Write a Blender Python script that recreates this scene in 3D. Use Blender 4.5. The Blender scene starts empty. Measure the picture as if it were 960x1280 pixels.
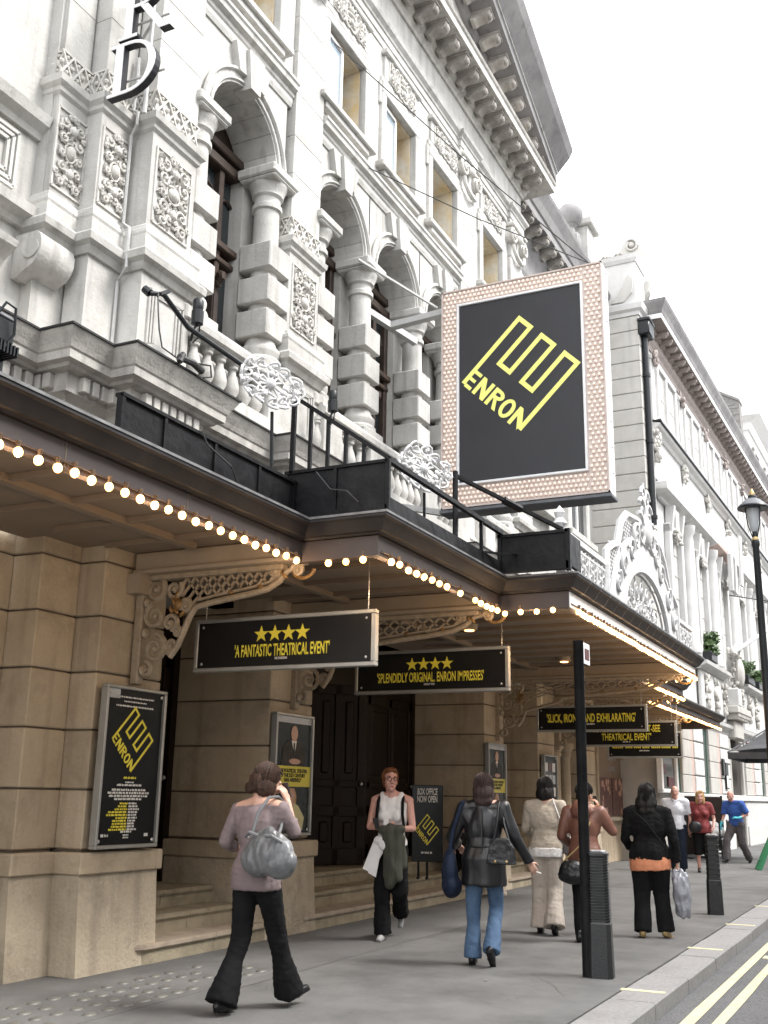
import bpy, bmesh, math, random
import numpy as np
from mathutils import Vector, Matrix, noise as mnoise
random.seed(7)
rad = math.radians
SC = bpy.context.scene
COL = SC.collection

# ------------------------------------------------------------------ camera
cam_d = bpy.data.cameras.new("camera")
cam = bpy.data.objects.new("camera", cam_d)
COL.objects.link(cam)
cam_d.sensor_fit = 'HORIZONTAL'
cam_d.sensor_width = 36.0
cam_d.lens = 49.5
cam_d.clip_start = 0.1
cam_d.clip_end = 2000.0
RIGHT = Vector((0.4377895, -0.89890425, 0.01764947))
DOWN = Vector((0.24022632, 0.09803438, -0.96575389))
FWD = Vector((0.86639002, 0.42703678, 0.25885888))
mw = Matrix.Identity(4)
for i in range(3):
    mw[i][0] = RIGHT[i]; mw[i][1] = -DOWN[i]; mw[i][2] = -FWD[i]
mw[0][3], mw[1][3], mw[2][3] = 0.0, 0.0, 1.43
cam.matrix_world = mw
SC.camera = cam

# ------------------------------------------------------------------ light: pale overcast daylight
SUN_EL, SUN_AZ = rad(52), rad(-72)          # azimuth from +X; the sun stands over the street side behind cloud
world = bpy.data.worlds.new("World")
SC.world = world
world.use_nodes = True
wn, wl = world.node_tree.nodes, world.node_tree.links
wn.clear()
w_out = wn.new('ShaderNodeOutputWorld')
w_bg = wn.new('ShaderNodeBackground'); w_bg.inputs['Strength'].default_value = 0.1
w_sky = wn.new('ShaderNodeTexSky'); w_sky.sky_type = 'NISHITA'; w_sky.sun_disc = False
w_sky.sun_elevation = SUN_EL; w_sky.sun_rotation = rad(90) - SUN_AZ
w_tc = wn.new('ShaderNodeTexCoord')
w_no = wn.new('ShaderNodeTexNoise'); w_no.inputs['Scale'].default_value = 2.2; w_no.inputs['Detail'].default_value = 4
w_cr = wn.new('ShaderNodeValToRGB')
w_cr.color_ramp.elements[0].position = 0.25; w_cr.color_ramp.elements[0].color = (9.0, 9.2, 9.6, 1)
w_cr.color_ramp.elements[1].position = 0.75; w_cr.color_ramp.elements[1].color = (11.5, 11.5, 11.6, 1)
w_mix = wn.new('ShaderNodeMixRGB'); w_mix.inputs['Fac'].default_value = 0.9
wl.new(w_tc.outputs['Generated'], w_no.inputs['Vector'])
wl.new(w_no.outputs['Fac'], w_cr.inputs['Fac'])
wl.new(w_sky.outputs['Color'], w_mix.inputs['Color1'])
wl.new(w_cr.outputs['Color'], w_mix.inputs['Color2'])
wl.new(w_mix.outputs['Color'], w_bg.inputs['Color'])
wl.new(w_bg.outputs['Background'], w_out.inputs['Surface'])

sun_d = bpy.data.lights.new("sun", 'SUN')
sun_d.energy = 1.5; sun_d.angle = rad(18); sun_d.color = (1.0, 0.97, 0.93)
sun = bpy.data.objects.new("sun", sun_d); COL.objects.link(sun)
sd = Vector((math.cos(SUN_EL) * math.cos(SUN_AZ), math.cos(SUN_EL) * math.sin(SUN_AZ), math.sin(SUN_EL)))
sun.rotation_euler = sd.to_track_quat('Z', 'Y').to_euler()

SC.view_settings.view_transform = 'Standard'
SC.view_settings.look = 'None'
SC.view_settings.exposure = 1.85
SC.view_settings.gamma = 1.0
SC.render.engine = 'CYCLES'
try:
    SC.cycles.use_denoising = True
    SC.cycles.max_bounces = 8
    SC.cycles.transparent_max_bounces = 12
except Exception:
    pass

# ------------------------------------------------------------------ materials
MATS = {}
def mat(name, col, col2=None, scale=4.0, rough=0.7, metal=0.0, bump=0.0, bscale=40.0, emit=None, estr=0.0,
        streak=0.0, streak_col=(0.12, 0.11, 0.10), detail=5.0, spec=None, coat=0.0, obj=False, rvar=0.0, dirt=0.0, dirt_col=(0.1, 0.09, 0.08), dscale=1.3, blocks=0.0, spots=0.0):
    """A noise-varied Principled material: two colours, vertical weather streaks, blotches of dirt, fine bump."""
    m = bpy.data.materials.new(name); m.use_nodes = True
    n, l = m.node_tree.nodes, m.node_tree.links
    b = n['Principled BSDF']
    b.inputs['Roughness'].default_value = rough
    b.inputs['Metallic'].default_value = metal
    if spec is not None: b.inputs['Specular IOR Level'].default_value = spec
    if coat: b.inputs['Coat Weight'].default_value = coat; b.inputs['Coat Roughness'].default_value = 0.05
    tc = n.new('ShaderNodeTexCoord')
    geo = n.new('ShaderNodeNewGeometry')
    src = tc.outputs['Object'] if obj else geo.outputs['Position']
    last = None
    if col2 is not None:
        t = n.new('ShaderNodeTexNoise'); t.inputs['Scale'].default_value = scale; t.inputs['Detail'].default_value = detail
        t.inputs['Roughness'].default_value = 0.62
        l.new(src, t.inputs['Vector'])
        r = n.new('ShaderNodeValToRGB'); r.color_ramp.elements[0].position = 0.32; r.color_ramp.elements[1].position = 0.68
        r.color_ramp.elements[0].color = (*col, 1); r.color_ramp.elements[1].color = (*col2, 1)
        l.new(t.outputs['Fac'], r.inputs['Fac'])
        last = r.outputs['Color']
        if rvar:
            mr = n.new('ShaderNodeMapRange'); mr.inputs['To Min'].default_value = max(0.02, rough - rvar); mr.inputs['To Max'].default_value = min(1, rough + rvar)
            l.new(t.outputs['Fac'], mr.inputs['Value']); l.new(mr.outputs['Result'], b.inputs['Roughness'])
    else:
        b.inputs['Base Color'].default_value = (*col, 1)
    def over(fac_socket, colour, amount):
        nonlocal last
        mx = n.new('ShaderNodeMixRGB'); mx.inputs['Color2'].default_value = (*colour, 1)
        mu = n.new('ShaderNodeMath'); mu.operation = 'MULTIPLY'; mu.inputs[1].default_value = amount
        l.new(fac_socket, mu.inputs[0]); l.new(mu.outputs[0], mx.inputs['Fac'])
        if last is not None: l.new(last, mx.inputs['Color1'])
        else: mx.inputs['Color1'].default_value = (*col, 1)
        last = mx.outputs['Color']
    if streak:
        mp = n.new('ShaderNodeMapping'); mp.inputs['Scale'].default_value = (7, 7, 0.55)
        t2 = n.new('ShaderNodeTexNoise'); t2.inputs['Scale'].default_value = 1.0; t2.inputs['Detail'].default_value = 4
        l.new(src, mp.inputs['Vector']); l.new(mp.outputs['Vector'], t2.inputs['Vector'])
        r2 = n.new('ShaderNodeValToRGB'); r2.color_ramp.elements[0].position = 0.52; r2.color_ramp.elements[1].position = 0.78
        l.new(t2.outputs['Fac'], r2.inputs['Fac']); over(r2.outputs['Color'], streak_col, streak)
    if dirt:
        t3 = n.new('ShaderNodeTexNoise'); t3.inputs['Scale'].default_value = dscale; t3.inputs['Detail'].default_value = 8; t3.inputs['Roughness'].default_value = 0.7
        l.new(src, t3.inputs['Vector'])
        r3 = n.new('ShaderNodeValToRGB'); r3.color_ramp.elements[0].position = 0.5; r3.color_ramp.elements[1].position = 0.72
        l.new(t3.outputs['Fac'], r3.inputs['Fac']); over(r3.outputs['Color'], dirt_col, dirt)
    if blocks:
        oi = n.new('ShaderNodeObjectInfo'); mr2 = n.new('ShaderNodeMapRange'); mr2.inputs['To Min'].default_value = 1 - blocks; mr2.inputs['To Max'].default_value = 1 + blocks * .6
        l.new(oi.outputs['Random'], mr2.inputs['Value'])
        hv = n.new('ShaderNodeHueSaturation'); l.new(mr2.outputs['Result'], hv.inputs['Value']); l.new(last, hv.inputs['Color']); last = hv.outputs['Color']
    if spots:
        vo = n.new('ShaderNodeTexVoronoi'); vo.inputs['Scale'].default_value = 2.6; l.new(src, vo.inputs['Vector'])
        lt = n.new('ShaderNodeMath'); lt.operation = 'LESS_THAN'; lt.inputs[1].default_value = 0.045; l.new(vo.outputs['Distance'], lt.inputs[0]); over(lt.outputs[0], (0.05, 0.048, 0.046), spots)
        vo2 = n.new('ShaderNodeTexVoronoi'); vo2.inputs['Scale'].default_value = 4.3; l.new(src, vo2.inputs['Vector'])
        lt2 = n.new('ShaderNodeMath'); lt2.operation = 'LESS_THAN'; lt2.inputs[1].default_value = 0.04; l.new(vo2.outputs['Distance'], lt2.inputs[0]); over(lt2.outputs[0], (0.30, 0.295, 0.285), spots * .6)
    if last is not None: l.new(last, b.inputs['Base Color'])
    if bump:
        tb = n.new('ShaderNodeTexNoise'); tb.inputs['Scale'].default_value = bscale; tb.inputs['Detail'].default_value = 6
        l.new(src, tb.inputs['Vector'])
        bp = n.new('ShaderNodeBump'); bp.inputs['Strength'].default_value = bump; bp.inputs['Distance'].default_value = 0.02
        l.new(tb.outputs['Fac'], bp.inputs['Height']); l.new(bp.outputs['Normal'], b.inputs['Normal'])
    if emit is not None:
        b.inputs['Emission Color'].default_value = (*emit, 1); b.inputs['Emission Strength'].default_value = estr
    MATS[name] = m
    return m

def glass(name, tint=(0.6, 0.65, 0.66), rough=0.05, dark=True):
    m = bpy.data.materials.new(name); m.use_nodes = True
    b = m.node_tree.nodes['Principled BSDF']
    b.inputs['Base Color'].default_value = (*tint, 1); b.inputs['Roughness'].default_value = rough
    if not dark:
        b.inputs['Transmission Weight'].default_value = 1.0
        b.inputs['IOR'].default_value = 1.05
    b.inputs['Specular IOR Level'].default_value = 0.8
    MATS[name] = m
    return m

mat('pale_stone', (0.535, 0.525, 0.50), (0.405, 0.395, 0.372), 1.6, 0.85, bump=0.3, bscale=30, streak=0.65, streak_col=(0.21, 0.20, 0.185), dirt=0.42, dirt_col=(0.23, 0.215, 0.19), dscale=2.6, blocks=0.10)
mat('carved_stone', (0.58, 0.565, 0.535), (0.46, 0.445, 0.41), 6, 0.88, bump=0.3, bscale=60, dirt=0.12, dirt_col=(0.28, 0.265, 0.24), dscale=5)
mat('weathered_stone', (0.54, 0.52, 0.485), (0.38, 0.365, 0.34), 2.6, 0.9, bump=0.35, bscale=35, streak=0.55, streak_col=(0.13, 0.125, 0.12), dirt=0.4, dirt_col=(0.15, 0.14, 0.13), dscale=2.2)
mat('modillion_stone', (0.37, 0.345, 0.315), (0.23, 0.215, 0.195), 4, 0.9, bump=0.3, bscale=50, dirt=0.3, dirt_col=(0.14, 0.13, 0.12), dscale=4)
mat('sooty_stone', (0.25, 0.24, 0.237), (0.15, 0.145, 0.147), 1.4, 0.85, bump=0.2, bscale=18, streak=0.55, streak_col=(0.10, 0.095, 0.10))
mat('buff_stone', (0.50, 0.42, 0.31), (0.41, 0.335, 0.24), 1.9, 0.85, bump=0.6, bscale=26, streak=0.46, streak_col=(0.17, 0.13, 0.09), dirt=0.42, dirt_col=(0.16, 0.125, 0.085), dscale=2.2, blocks=0.16)  # darker, warmer than the upper stone: canopy shade and bulb warmth in the colour
mat('plinth_stone', (0.49, 0.425, 0.325), (0.38, 0.32, 0.24), 2.2, 0.88, bump=0.6, bscale=30, streak=0.45, streak_col=(0.14, 0.12, 0.10), dirt=0.6, dirt_col=(0.11, 0.10, 0.085), dscale=2.4)
mat('mortar', (0.15, 0.12, 0.09), (0.10, 0.08, 0.06), 9, 0.95)
mat('pale_mortar', (0.3, 0.29, 0.27), (0.2, 0.19, 0.18), 9, 0.95)
mat('step_stone', (0.39, 0.34, 0.245), (0.26, 0.225, 0.16), 3.2, 0.8, bump=0.3, bscale=35, dirt=0.5, dirt_col=(0.09, 0.075, 0.055), dscale=3.5)
mat('step_nosing', (0.44, 0.37, 0.29), (0.33, 0.27, 0.21), 6, 0.6, bump=0.1, bscale=50, dirt=0.25, dirt_col=(0.12, 0.1, 0.08), dscale=6)
mat('asphalt_path', (0.085, 0.084, 0.081), (0.150, 0.148, 0.144), 1.3, 0.85, bump=0.5, bscale=140, dirt=0.35, dirt_col=(0.055, 0.053, 0.05), dscale=0.8, spots=0.55)
mat('road_asphalt', (0.085, 0.085, 0.087), (0.19, 0.19, 0.19), 55, 0.9, bump=0.8, bscale=160, dirt=0.3, dirt_col=(0.045, 0.045, 0.047), dscale=0.8)
mat('kerb_granite', (0.185, 0.18, 0.178), (0.27, 0.265, 0.26), 30, 0.75, bump=0.3, bscale=90, dirt=0.4, dirt_col=(0.09, 0.088, 0.085), dscale=2)
mat('yellow_paint', (0.56, 0.51, 0.28), (0.63, 0.59, 0.39), 14, 0.8, bump=0.3, bscale=120, dirt=0.45, dirt_col=(0.30, 0.28, 0.2), dscale=9)
mat('lens_glass', (0.095, 0.094, 0.084), (0.135, 0.131, 0.116), 8, 0.5, dirt=0.4, dirt_col=(0.07,0.068,0.06), dscale=7)
mat('black_paint', (0.006, 0.006, 0.007), (0.011, 0.011, 0.012), 8, 0.45, bump=0.5, bscale=7, dirt=0.4, dirt_col=(0.035, 0.034, 0.032), dscale=3, spec=0.13, rvar=0.12)
mat('bollard_paint', (0.008, 0.009, 0.010), (0.016, 0.017, 0.018), 12, 0.4, bump=0.15, bscale=80, dirt=0.3, dirt_col=(0.05, 0.05, 0.048), dscale=7, spec=0.45)
mat('fascia_paint', (0.074, 0.062, 0.060), (0.060, 0.050, 0.049), 3, 0.6, bump=0.05, bscale=20, streak=0.2, streak_col=(0.045, 0.038, 0.038), spec=0.25)
mat('white_fascia', (0.80, 0.79, 0.77), (0.72, 0.71, 0.70), 3, 0.5)
mat('gutter_lead', (0.030, 0.028, 0.030), (0.020, 0.019, 0.020), 3, 0.55, bump=0.15, bscale=14, streak=0.2, streak_col=(0.055, 0.053, 0.05), spec=0.25)
mat('lead_edge', (0.24, 0.24, 0.245), (0.10, 0.10, 0.10), 5, 0.5, metal=0.3)
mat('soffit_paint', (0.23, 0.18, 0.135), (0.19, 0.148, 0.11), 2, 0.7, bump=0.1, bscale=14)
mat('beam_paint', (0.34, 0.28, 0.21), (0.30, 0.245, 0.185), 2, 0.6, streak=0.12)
mat('cream_iron', (0.36, 0.30, 0.225), (0.25, 0.205, 0.15), 16, 0.55, dirt=0.4, dirt_col=(0.13, 0.10, 0.07), dscale=12)
mat('gilt', (0.30, 0.18, 0.065), (0.15, 0.09, 0.04), 20, 0.45, metal=0.4)
mat('white_iron', (0.66, 0.66, 0.66), (0.50, 0.50, 0.505), 9, 0.55, dirt=0.3, dirt_col=(0.25,0.25,0.25), dscale=8)
mat('bulb', (1.0, 0.85, 0.6), emit=(1.0, 0.47, 0.13), estr=2.6)
mat('bulb_dim', (1.0, 0.8, 0.5), emit=(1.0, 0.45, 0.12), estr=1.5)
mat('bulb_socket', (0.12, 0.085, 0.05), (0.09, 0.06, 0.04), 20, 0.5)
mat('sign_bulb', (0.78, 0.68, 0.61), emit=(1.0, 0.72, 0.55), estr=0.10, rough=0.25)
mat('sign_cream', (0.58, 0.51, 0.47), (0.50, 0.42, 0.38), 6, 0.6)
mat('sign_grey', (0.036, 0.036, 0.041), (0.030, 0.030, 0.034), 1.2, 0.42, spec=0.25, dirt=0.25, dirt_col=(0.05,0.05,0.053), dscale=2)
mat('sign_black', (0.012, 0.012, 0.012), (0.014, 0.014, 0.014), 4, 0.35, spec=0.16, rvar=0.15, dirt=0.3, dirt_col=(0.028, 0.027, 0.026), dscale=3)
mat('poster_black', (0.008, 0.009, 0.009), (0.013, 0.013, 0.013), 4, 0.2, spec=0.15)
mat('poster_grey', (0.012, 0.016, 0.016), (0.024, 0.028, 0.028), 4, 0.2, spec=0.2)
mat('poster_band', (0.62, 0.54, 0.03), (0.56, 0.48, 0.02), 4, 0.3)
mat('poster_pale', (0.45, 0.48, 0.5), (0.38, 0.4, 0.43), 6, 0.25)
mat('print_yellow', (0.80, 0.70, 0.06), rough=0.5)
mat('print_lemon', (0.88, 0.86, 0.22), rough=0.5)
mat('print_white', (0.72, 0.72, 0.70), rough=0.5)
mat('print_black', (0.015, 0.015, 0.015), rough=0.5)
mat('print_skin', (0.52, 0.32, 0.24), (0.44, 0.26, 0.19), 30, 0.5)
mat('print_blonde', (0.45, 0.27, 0.13), (0.32, 0.18, 0.08), 30, 0.5)
mat('print_blouse', (0.60, 0.56, 0.30), (0.5, 0.46, 0.24), 30, 0.5)
mat('print_suit', (0.012, 0.011, 0.010), (0.05, 0.045, 0.038), 14, 0.5, spec=0.2)
mat('print_meal', (0.22, 0.10, 0.09), (0.04, 0.02, 0.02), 26, 0.5)
mat('letter_side', (0.035, 0.035, 0.038), (0.025, 0.025, 0.028), 6, 0.6, spec=0.2)
mat('aluminium', (0.40, 0.40, 0.38), (0.33, 0.33, 0.31), 5, 0.4, metal=0.55)
mat('steel', (0.5, 0.5, 0.5), rough=0.3, metal=0.8)
mat('white_board', (0.76, 0.76, 0.76), (0.70, 0.70, 0.71), 3, 0.5)
mat('dark_wood', (0.016, 0.010, 0.007), (0.010, 0.0065, 0.005), 5, 0.45, bump=0.2, bscale=25, spec=0.2)
mat('brown_wood', (0.060, 0.042, 0.032), (0.038, 0.026, 0.020), 5, 0.5, bump=0.2, bscale=25, spec=0.25)
glass('dark_glass', (0.02, 0.025, 0.028), 0.06)
glass('sky_tint_glass', (0.30, 0.36, 0.41), 0.06)  # bluish base colour stands in for the reflected sky
mat('white_frame', (0.74, 0.74, 0.73), (0.66, 0.66, 0.65), 6, 0.5)
mat('blind', (0.50, 0.49, 0.47), (0.42, 0.41, 0.4), 3, 0.8)
mat('stained_plaster', (0.58, 0.42, 0.20), (0.60, 0.56, 0.48), 2.6, 0.85, streak=0.4, streak_col=(0.34, 0.25, 0.13), dirt=0.35, dirt_col=(0.28, 0.22, 0.14), dscale=4)
mat('painted_render', (0.60, 0.595, 0.58), (0.49, 0.485, 0.475), 2, 0.8, bump=0.1, bscale=20, streak=0.14, streak_col=(0.36, 0.35, 0.34))
mat('render_stone', (0.50, 0.485, 0.455), (0.42, 0.405, 0.375), 2, 0.85, bump=0.2, bscale=30, streak=0.35, streak_col=(0.26, 0.25, 0.24))
mat('eaves_brown', (0.31, 0.265, 0.245), (0.24, 0.20, 0.185), 6, 0.8, dirt=0.3, dscale=4)
mat('slate_brick', (0.13, 0.125, 0.12), (0.19, 0.18, 0.17), 12, 0.9, bump=0.3, bscale=30)
mat('pink_stone', (0.45, 0.32, 0.28), (0.55, 0.44, 0.4), 5, 0.8)
mat('green_paint', (0.012, 0.055, 0.04), rough=0.5)
mat('maroon_paint', (0.08, 0.02, 0.022), rough=0.5)
mat('leaf_green', (0.07, 0.12, 0.035), (0.035, 0.07, 0.02), 20, 0.6)
mat('lamp_black', (0.010, 0.012, 0.014), (0.016, 0.018, 0.02), 8, 0.4, spec=0.3)
mat('lamp_lid', (0.12, 0.125, 0.135), (0.08, 0.085, 0.095), 8, 0.5)
mat('frosted', (0.42, 0.44, 0.46), rough=0.2)
mat('brass', (0.45, 0.33, 0.15), rough=0.4, metal=0.7)
mat('cable', (0.03, 0.03, 0.03), rough=0.6)
mat('grey_pipe', (0.50, 0.50, 0.49), (0.4, 0.4, 0.39), 8, 0.6)
mat('awning_cloth', (0.035, 0.037, 0.042), (0.055, 0.057, 0.062), 5, 0.8)
mat('interior_dark', (0.035, 0.028, 0.022), rough=0.9)
mat('interior_wall', (0.10, 0.075, 0.05), (0.08, 0.06, 0.04), 3, 0.8)

# ------------------------------------------------------------------ object helpers
OFF = {}
def tag(o, label=None, cat=None, group=None, kind=None):
    if label: o['label'] = label
    if cat: o['category'] = cat
    if group: o['group'] = group
    if kind: o['kind'] = kind
    return o

def thing(name, label, cat, loc=(0, 0, 0), rotz=0.0, group=None, local=False):
    """An Empty at a thing's base. local=True: its parts are given in its own frame, else in world coordinates."""
    o = bpy.data.objects.new(name, None); COL.objects.link(o)
    o.empty_display_size = 0.2
    o.location = loc; o.rotation_euler = (0, 0, rotz)
    OFF[o.name] = Vector((0, 0, 0)) if local else Vector(loc)
    return tag(o, label, cat, group)

def link(name, me, parent=None, loc=(0, 0, 0), rot=None, scale=None, kind=None):
    o = bpy.data.objects.new(name, me); COL.objects.link(o)
    if parent is not None: o.parent = parent
    o.location = loc
    if rot is not None: o.rotation_euler = rot
    if scale is not None: o.scale = scale
    if kind: o['kind'] = kind
    return o

class MB:
    """Collects shapes; build() links them as one mesh object."""
    def __init__(self): self.v = []; self.f = []; self.m = []; self.cur = 0
    def add(self, verts, faces):
        n = len(self.v); self.v.extend([tuple(p) for p in verts])
        self.f.extend([tuple(n + i for i in f) for f in faces]); self.m.extend([self.cur] * len(faces))
        return self
    def box(self, x0, x1, y0, y1, z0, z1):
        v = [(x0, y0, z0), (x1, y0, z0), (x1, y1, z0), (x0, y1, z0), (x0, y0, z1), (x1, y0, z1), (x1, y1, z1), (x0, y1, z1)]
        return self.add(v, [(0, 3, 2, 1), (4, 5, 6, 7), (0, 1, 5, 4), (1, 2, 6, 5), (2, 3, 7, 6), (3, 0, 4, 7)])
    def cbox(self, x0, x1, y0, y1, z0, z1, c=0.012):
        """A box with chamfered edges."""
        xs, ys, zs = (x0, x1), (y0, y1), (z0, z1)
        bm = bmesh.new()
        bmesh.ops.create_cube(bm, size=1)
        for v in bm.verts:
            v.co = Vector(((x0 + x1) / 2 + v.co.x * (x1 - x0), (y0 + y1) / 2 + v.co.y * (y1 - y0), (z0 + z1) / 2 + v.co.z * (z1 - z0)))
        c = min(c, 0.45 * (x1 - x0), 0.45 * (y1 - y0), 0.45 * (z1 - z0))
        bmesh.ops.bevel(bm, geom=bm.edges[:], offset=c, segments=1, affect='EDGES')
        bm.verts.index_update()
        self.add([v.co[:] for v in bm.verts], [[v.index for v in f.verts] for f in bm.faces])
        bm.free(); return self
    def prism(self, poly, a, b, ax='y'):
        """Extrude a 2-D outline. ax y: outline in (x,z); ax x: outline in (y,z); ax z: outline in (x,y)."""
        n = len(poly)
        def P(p, t):
            if ax == 'y': return (p[0], t, p[1])
            if ax == 'x': return (t, p[0], p[1])
            return (p[0], p[1], t)
        v = [P(p, a) for p in poly] + [P(p, b) for p in poly]
        f = [tuple(range(n)), tuple(range(2 * n - 1, n - 1, -1))]
        f += [(i, i + n, (i + 1) % n + n, (i + 1) % n) for i in range(n)]
        return self.add(v, f)
    def tube(self, pts, r, n=8, close=False, cap=True):
        pts = [Vector(p) for p in pts]; k = len(pts)
        rs = r if isinstance(r, (list, tuple)) else [r] * k
        v, f = [], []
        up = None
        for i, p in enumerate(pts):
            if close: d = pts[(i + 1) % k] - pts[i - 1]
            else: d = pts[min(i + 1, k - 1)] - pts[max(i - 1, 0)]
            if d.length < 1e-9: d = Vector((0, 0, 1))
            d.normalize()
            if up is None:
                up = Vector((0, 0, 1)) if abs(d.z) < 0.9 else Vector((1, 0, 0))
            a = up - d * up.dot(d)
            if a.length < 1e-6: a = d.orthogonal()
            a.normalize(); up = a; b = d.cross(a)
            for j in range(n):
                t = 2 * math.pi * j / n
                v.append(p + (a * math.cos(t) + b * math.sin(t)) * rs[i])
        rings = k if close else k - 1
        for i in range(rings):
            o, q = i * n, ((i + 1) % k) * n
            for j in range(n): f.append((o + j, o + (j + 1) % n, q + (j + 1) % n, q + j))
        if cap and not close:
            f.append(tuple(range(n - 1, -1, -1))); f.append(tuple((k - 1) * n + j for j in range(n)))
        return self.add(v, f)
    def bar(self, p, q, w, h=None):
        """A square bar from p to q."""
        h = h or w; p, q = Vector(p), Vector(q); d = (q - p).normalized()
        up = Vector((0, 0, 1)) if abs(d.z) < 0.9 else Vector((0, 1, 0))
        s = d.cross(up).normalized(); u = s.cross(d)
        v = [c + s * (a * w / 2) + u * (b * h / 2) for c in (p, q) for a, b in ((-1, -1), (1, -1), (1, 1), (-1, 1))]
        return self.add(v, [(0, 1, 2, 3), (7, 6, 5, 4), (0, 4, 5, 1), (1, 5, 6, 2), (2, 6, 7, 3), (3, 7, 4, 0)])
    def lathe(self, prof, c=(0, 0, 0), n=16, arc=(0, 2 * math.pi)):
        full = abs(arc[1] - arc[0] - 2 * math.pi) < 1e-6
        m = n if full else n + 1
        v, f = [], []
        for r, z in prof:
            for j in range(m):
                t = arc[0] + (arc[1] - arc[0]) * j / n
                v.append((c[0] + r * math.cos(t), c[1] + r * math.sin(t), c[2] + z))
        for i in range(len(prof) - 1):
            for j in range(n):
                a, b = i * m + j, i * m + (j + 1) % m
                f.append((a, b, b + m, a + m))
        f.append(tuple(range(m - 1, -1, -1))); f.append(tuple((len(prof) - 1) * m + j for j in range(m)))
        return self.add(v, f)
    def ball(self, c, r, seg=12, ring=8, rot=None):
        rr = r if isinstance(r, (list, tuple, Vector)) else (r, r, r)
        v, f = [], []
        R_ = rot if rot is not None else Matrix.Identity(3)
        for i in range(ring + 1):
            ph = math.pi * i / ring
            for j in range(seg):
                t = 2 * math.pi * j / seg
                p = R_ @ Vector((rr[0] * math.sin(ph) * math.cos(t), rr[1] * math.sin(ph) * math.sin(t), rr[2] * math.cos(ph)))
                v.append((c[0] + p.x, c[1] + p.y, c[2] + p.z))
        for i in range(ring):
            for j in range(seg):
                a, b = i * seg + j, i * seg + (j + 1) % seg
                f.append((a, a + seg, b + seg, b))
        return self.add(v, f)
    def sweep(self, path, prof, closed=False):
        """Run a moulding profile [(out, z)] along a plan path [(x, y)]; out points to the right of travel, mitred."""
        k = len(path); P = [Vector((p[0], p[1])) for p in path]
        v, f = [], []; m = len(prof)
        for i in range(k):
            d0 = (P[i] - P[i - 1]).normalized() if (i > 0 or closed) else None
            d1 = (P[(i + 1) % k] - P[i]).normalized() if (i < k - 1 or closed) else None
            if d0 is None: d0 = d1
            if d1 is None: d1 = d0
            n0 = Vector((d0.y, -d0.x)); n1 = Vector((d1.y, -d1.x))
            b = n0 + n1
            if b.length < 1e-6: b = n0
            b = b / max(1e-6, b.dot(n0))
            for o, z in prof:
                v.append((P[i].x + b.x * o, P[i].y + b.y * o, z))
        for i in range(k if closed else k - 1):
            a, c = i * m, ((i + 1) % k) * m
            for j in range(m):
                j2 = (j + 1) % m
                f.append((a + j, c + j, c + j2, a + j2))
        if not closed:
            f.append(tuple(range(m - 1, -1, -1))); f.append(tuple((k - 1) * m + j for j in range(m)))
        return self.add(v, f)
    def mesh(self, name, mats, off=(0, 0, 0), smooth=False):
        me = bpy.data.meshes.new(name)
        o = Vector(off)
        me.from_pydata([(p[0] - o.x, p[1] - o.y, p[2] - o.z) for p in self.v], [], self.f)
        for m in (mats if isinstance(mats, (list, tuple)) else [mats]):
            me.materials.append(MATS[m])
        if any(self.m): me.polygons.foreach_set('material_index', self.m)
        if smooth: me.polygons.foreach_set('use_smooth', [True] * len(me.polygons))
        bm = bmesh.new(); bm.from_mesh(me); bmesh.ops.recalc_face_normals(bm, faces=bm.faces); bm.to_mesh(me); bm.free()
        if smooth:
            try: me.set_sharp_from_angle(angle=rad(40))
            except Exception: pass
        me.update()
        return me
    def build(self, name, mats, parent=None, at=None, smooth=False, kind=None, label=None):
        """at: the object's own origin (same coordinates as the shapes); default the parent's origin."""
        base = OFF.get(parent.name, Vector((0, 0, 0))) if parent is not None else Vector((0, 0, 0))
        org = Vector(at) if at is not None else base
        me = self.mesh(name, mats, org, smooth)
        o = link(name, me, parent, org - base, kind=kind)
        OFF[o.name] = org
        if label: o['label'] = label
        return o

def inst(name, me, parent, pos, rot=None, scale=None):
    """Another object on an existing mesh, at a position given in the parent's coordinates (world for unrotated things)."""
    base = OFF.get(parent.name, Vector((0, 0, 0)))
    o = link(name, me, parent, Vector(pos) - base, rot, scale)
    OFF[o.name] = Vector(pos)
    return o

def copy_tree(o, parent=None):
    c = o.copy(); COL.objects.link(c)
    if parent is not None: c.parent = parent
    OFF[c.name] = OFF.get(o.name, Vector((0, 0, 0)))
    for ch in list(o.children): copy_tree(ch, c)
    return c

def text_mesh(s, size=1.0, squeeze=0.6, bold=0.0, extrude=0.002, align='CENTER', space=1.0):
    """Condensed lettering as a mesh lying in its own XY plane: x to the right, y up; scaled to cap height = size."""
    cu = bpy.data.curves.new('lettering', 'FONT')
    cu.body = s; cu.align_x = align; cu.align_y = 'BOTTOM_BASELINE'; cu.size = 1.0
    cu.offset = bold; cu.extrude = 0.0; cu.space_character = space; cu.resolution_u = 3
    ob = bpy.data.objects.new('lettering', cu); COL.objects.link(ob)
    dg = bpy.context.evaluated_depsgraph_get()
    me = bpy.data.meshes.new_from_object(ob.evaluated_get(dg))
    bpy.data.objects.remove(ob); bpy.data.curves.remove(cu)
    k = size / 0.70
    bm = bmesh.new(); bm.from_mesh(me)
    for v in bm.verts: v.co = Vector((v.co.x * k * squeeze, v.co.y * k, 0))
    g = bmesh.ops.extrude_face_region(bm, geom=bm.faces[:])
    for e in g['geom']:
        if isinstance(e, bmesh.types.BMVert): e.co.z += extrude
    bmesh.ops.recalc_face_normals(bm, faces=bm.faces)
    bm.to_mesh(me); bm.free(); me.name = 'lettering'
    return me

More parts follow.
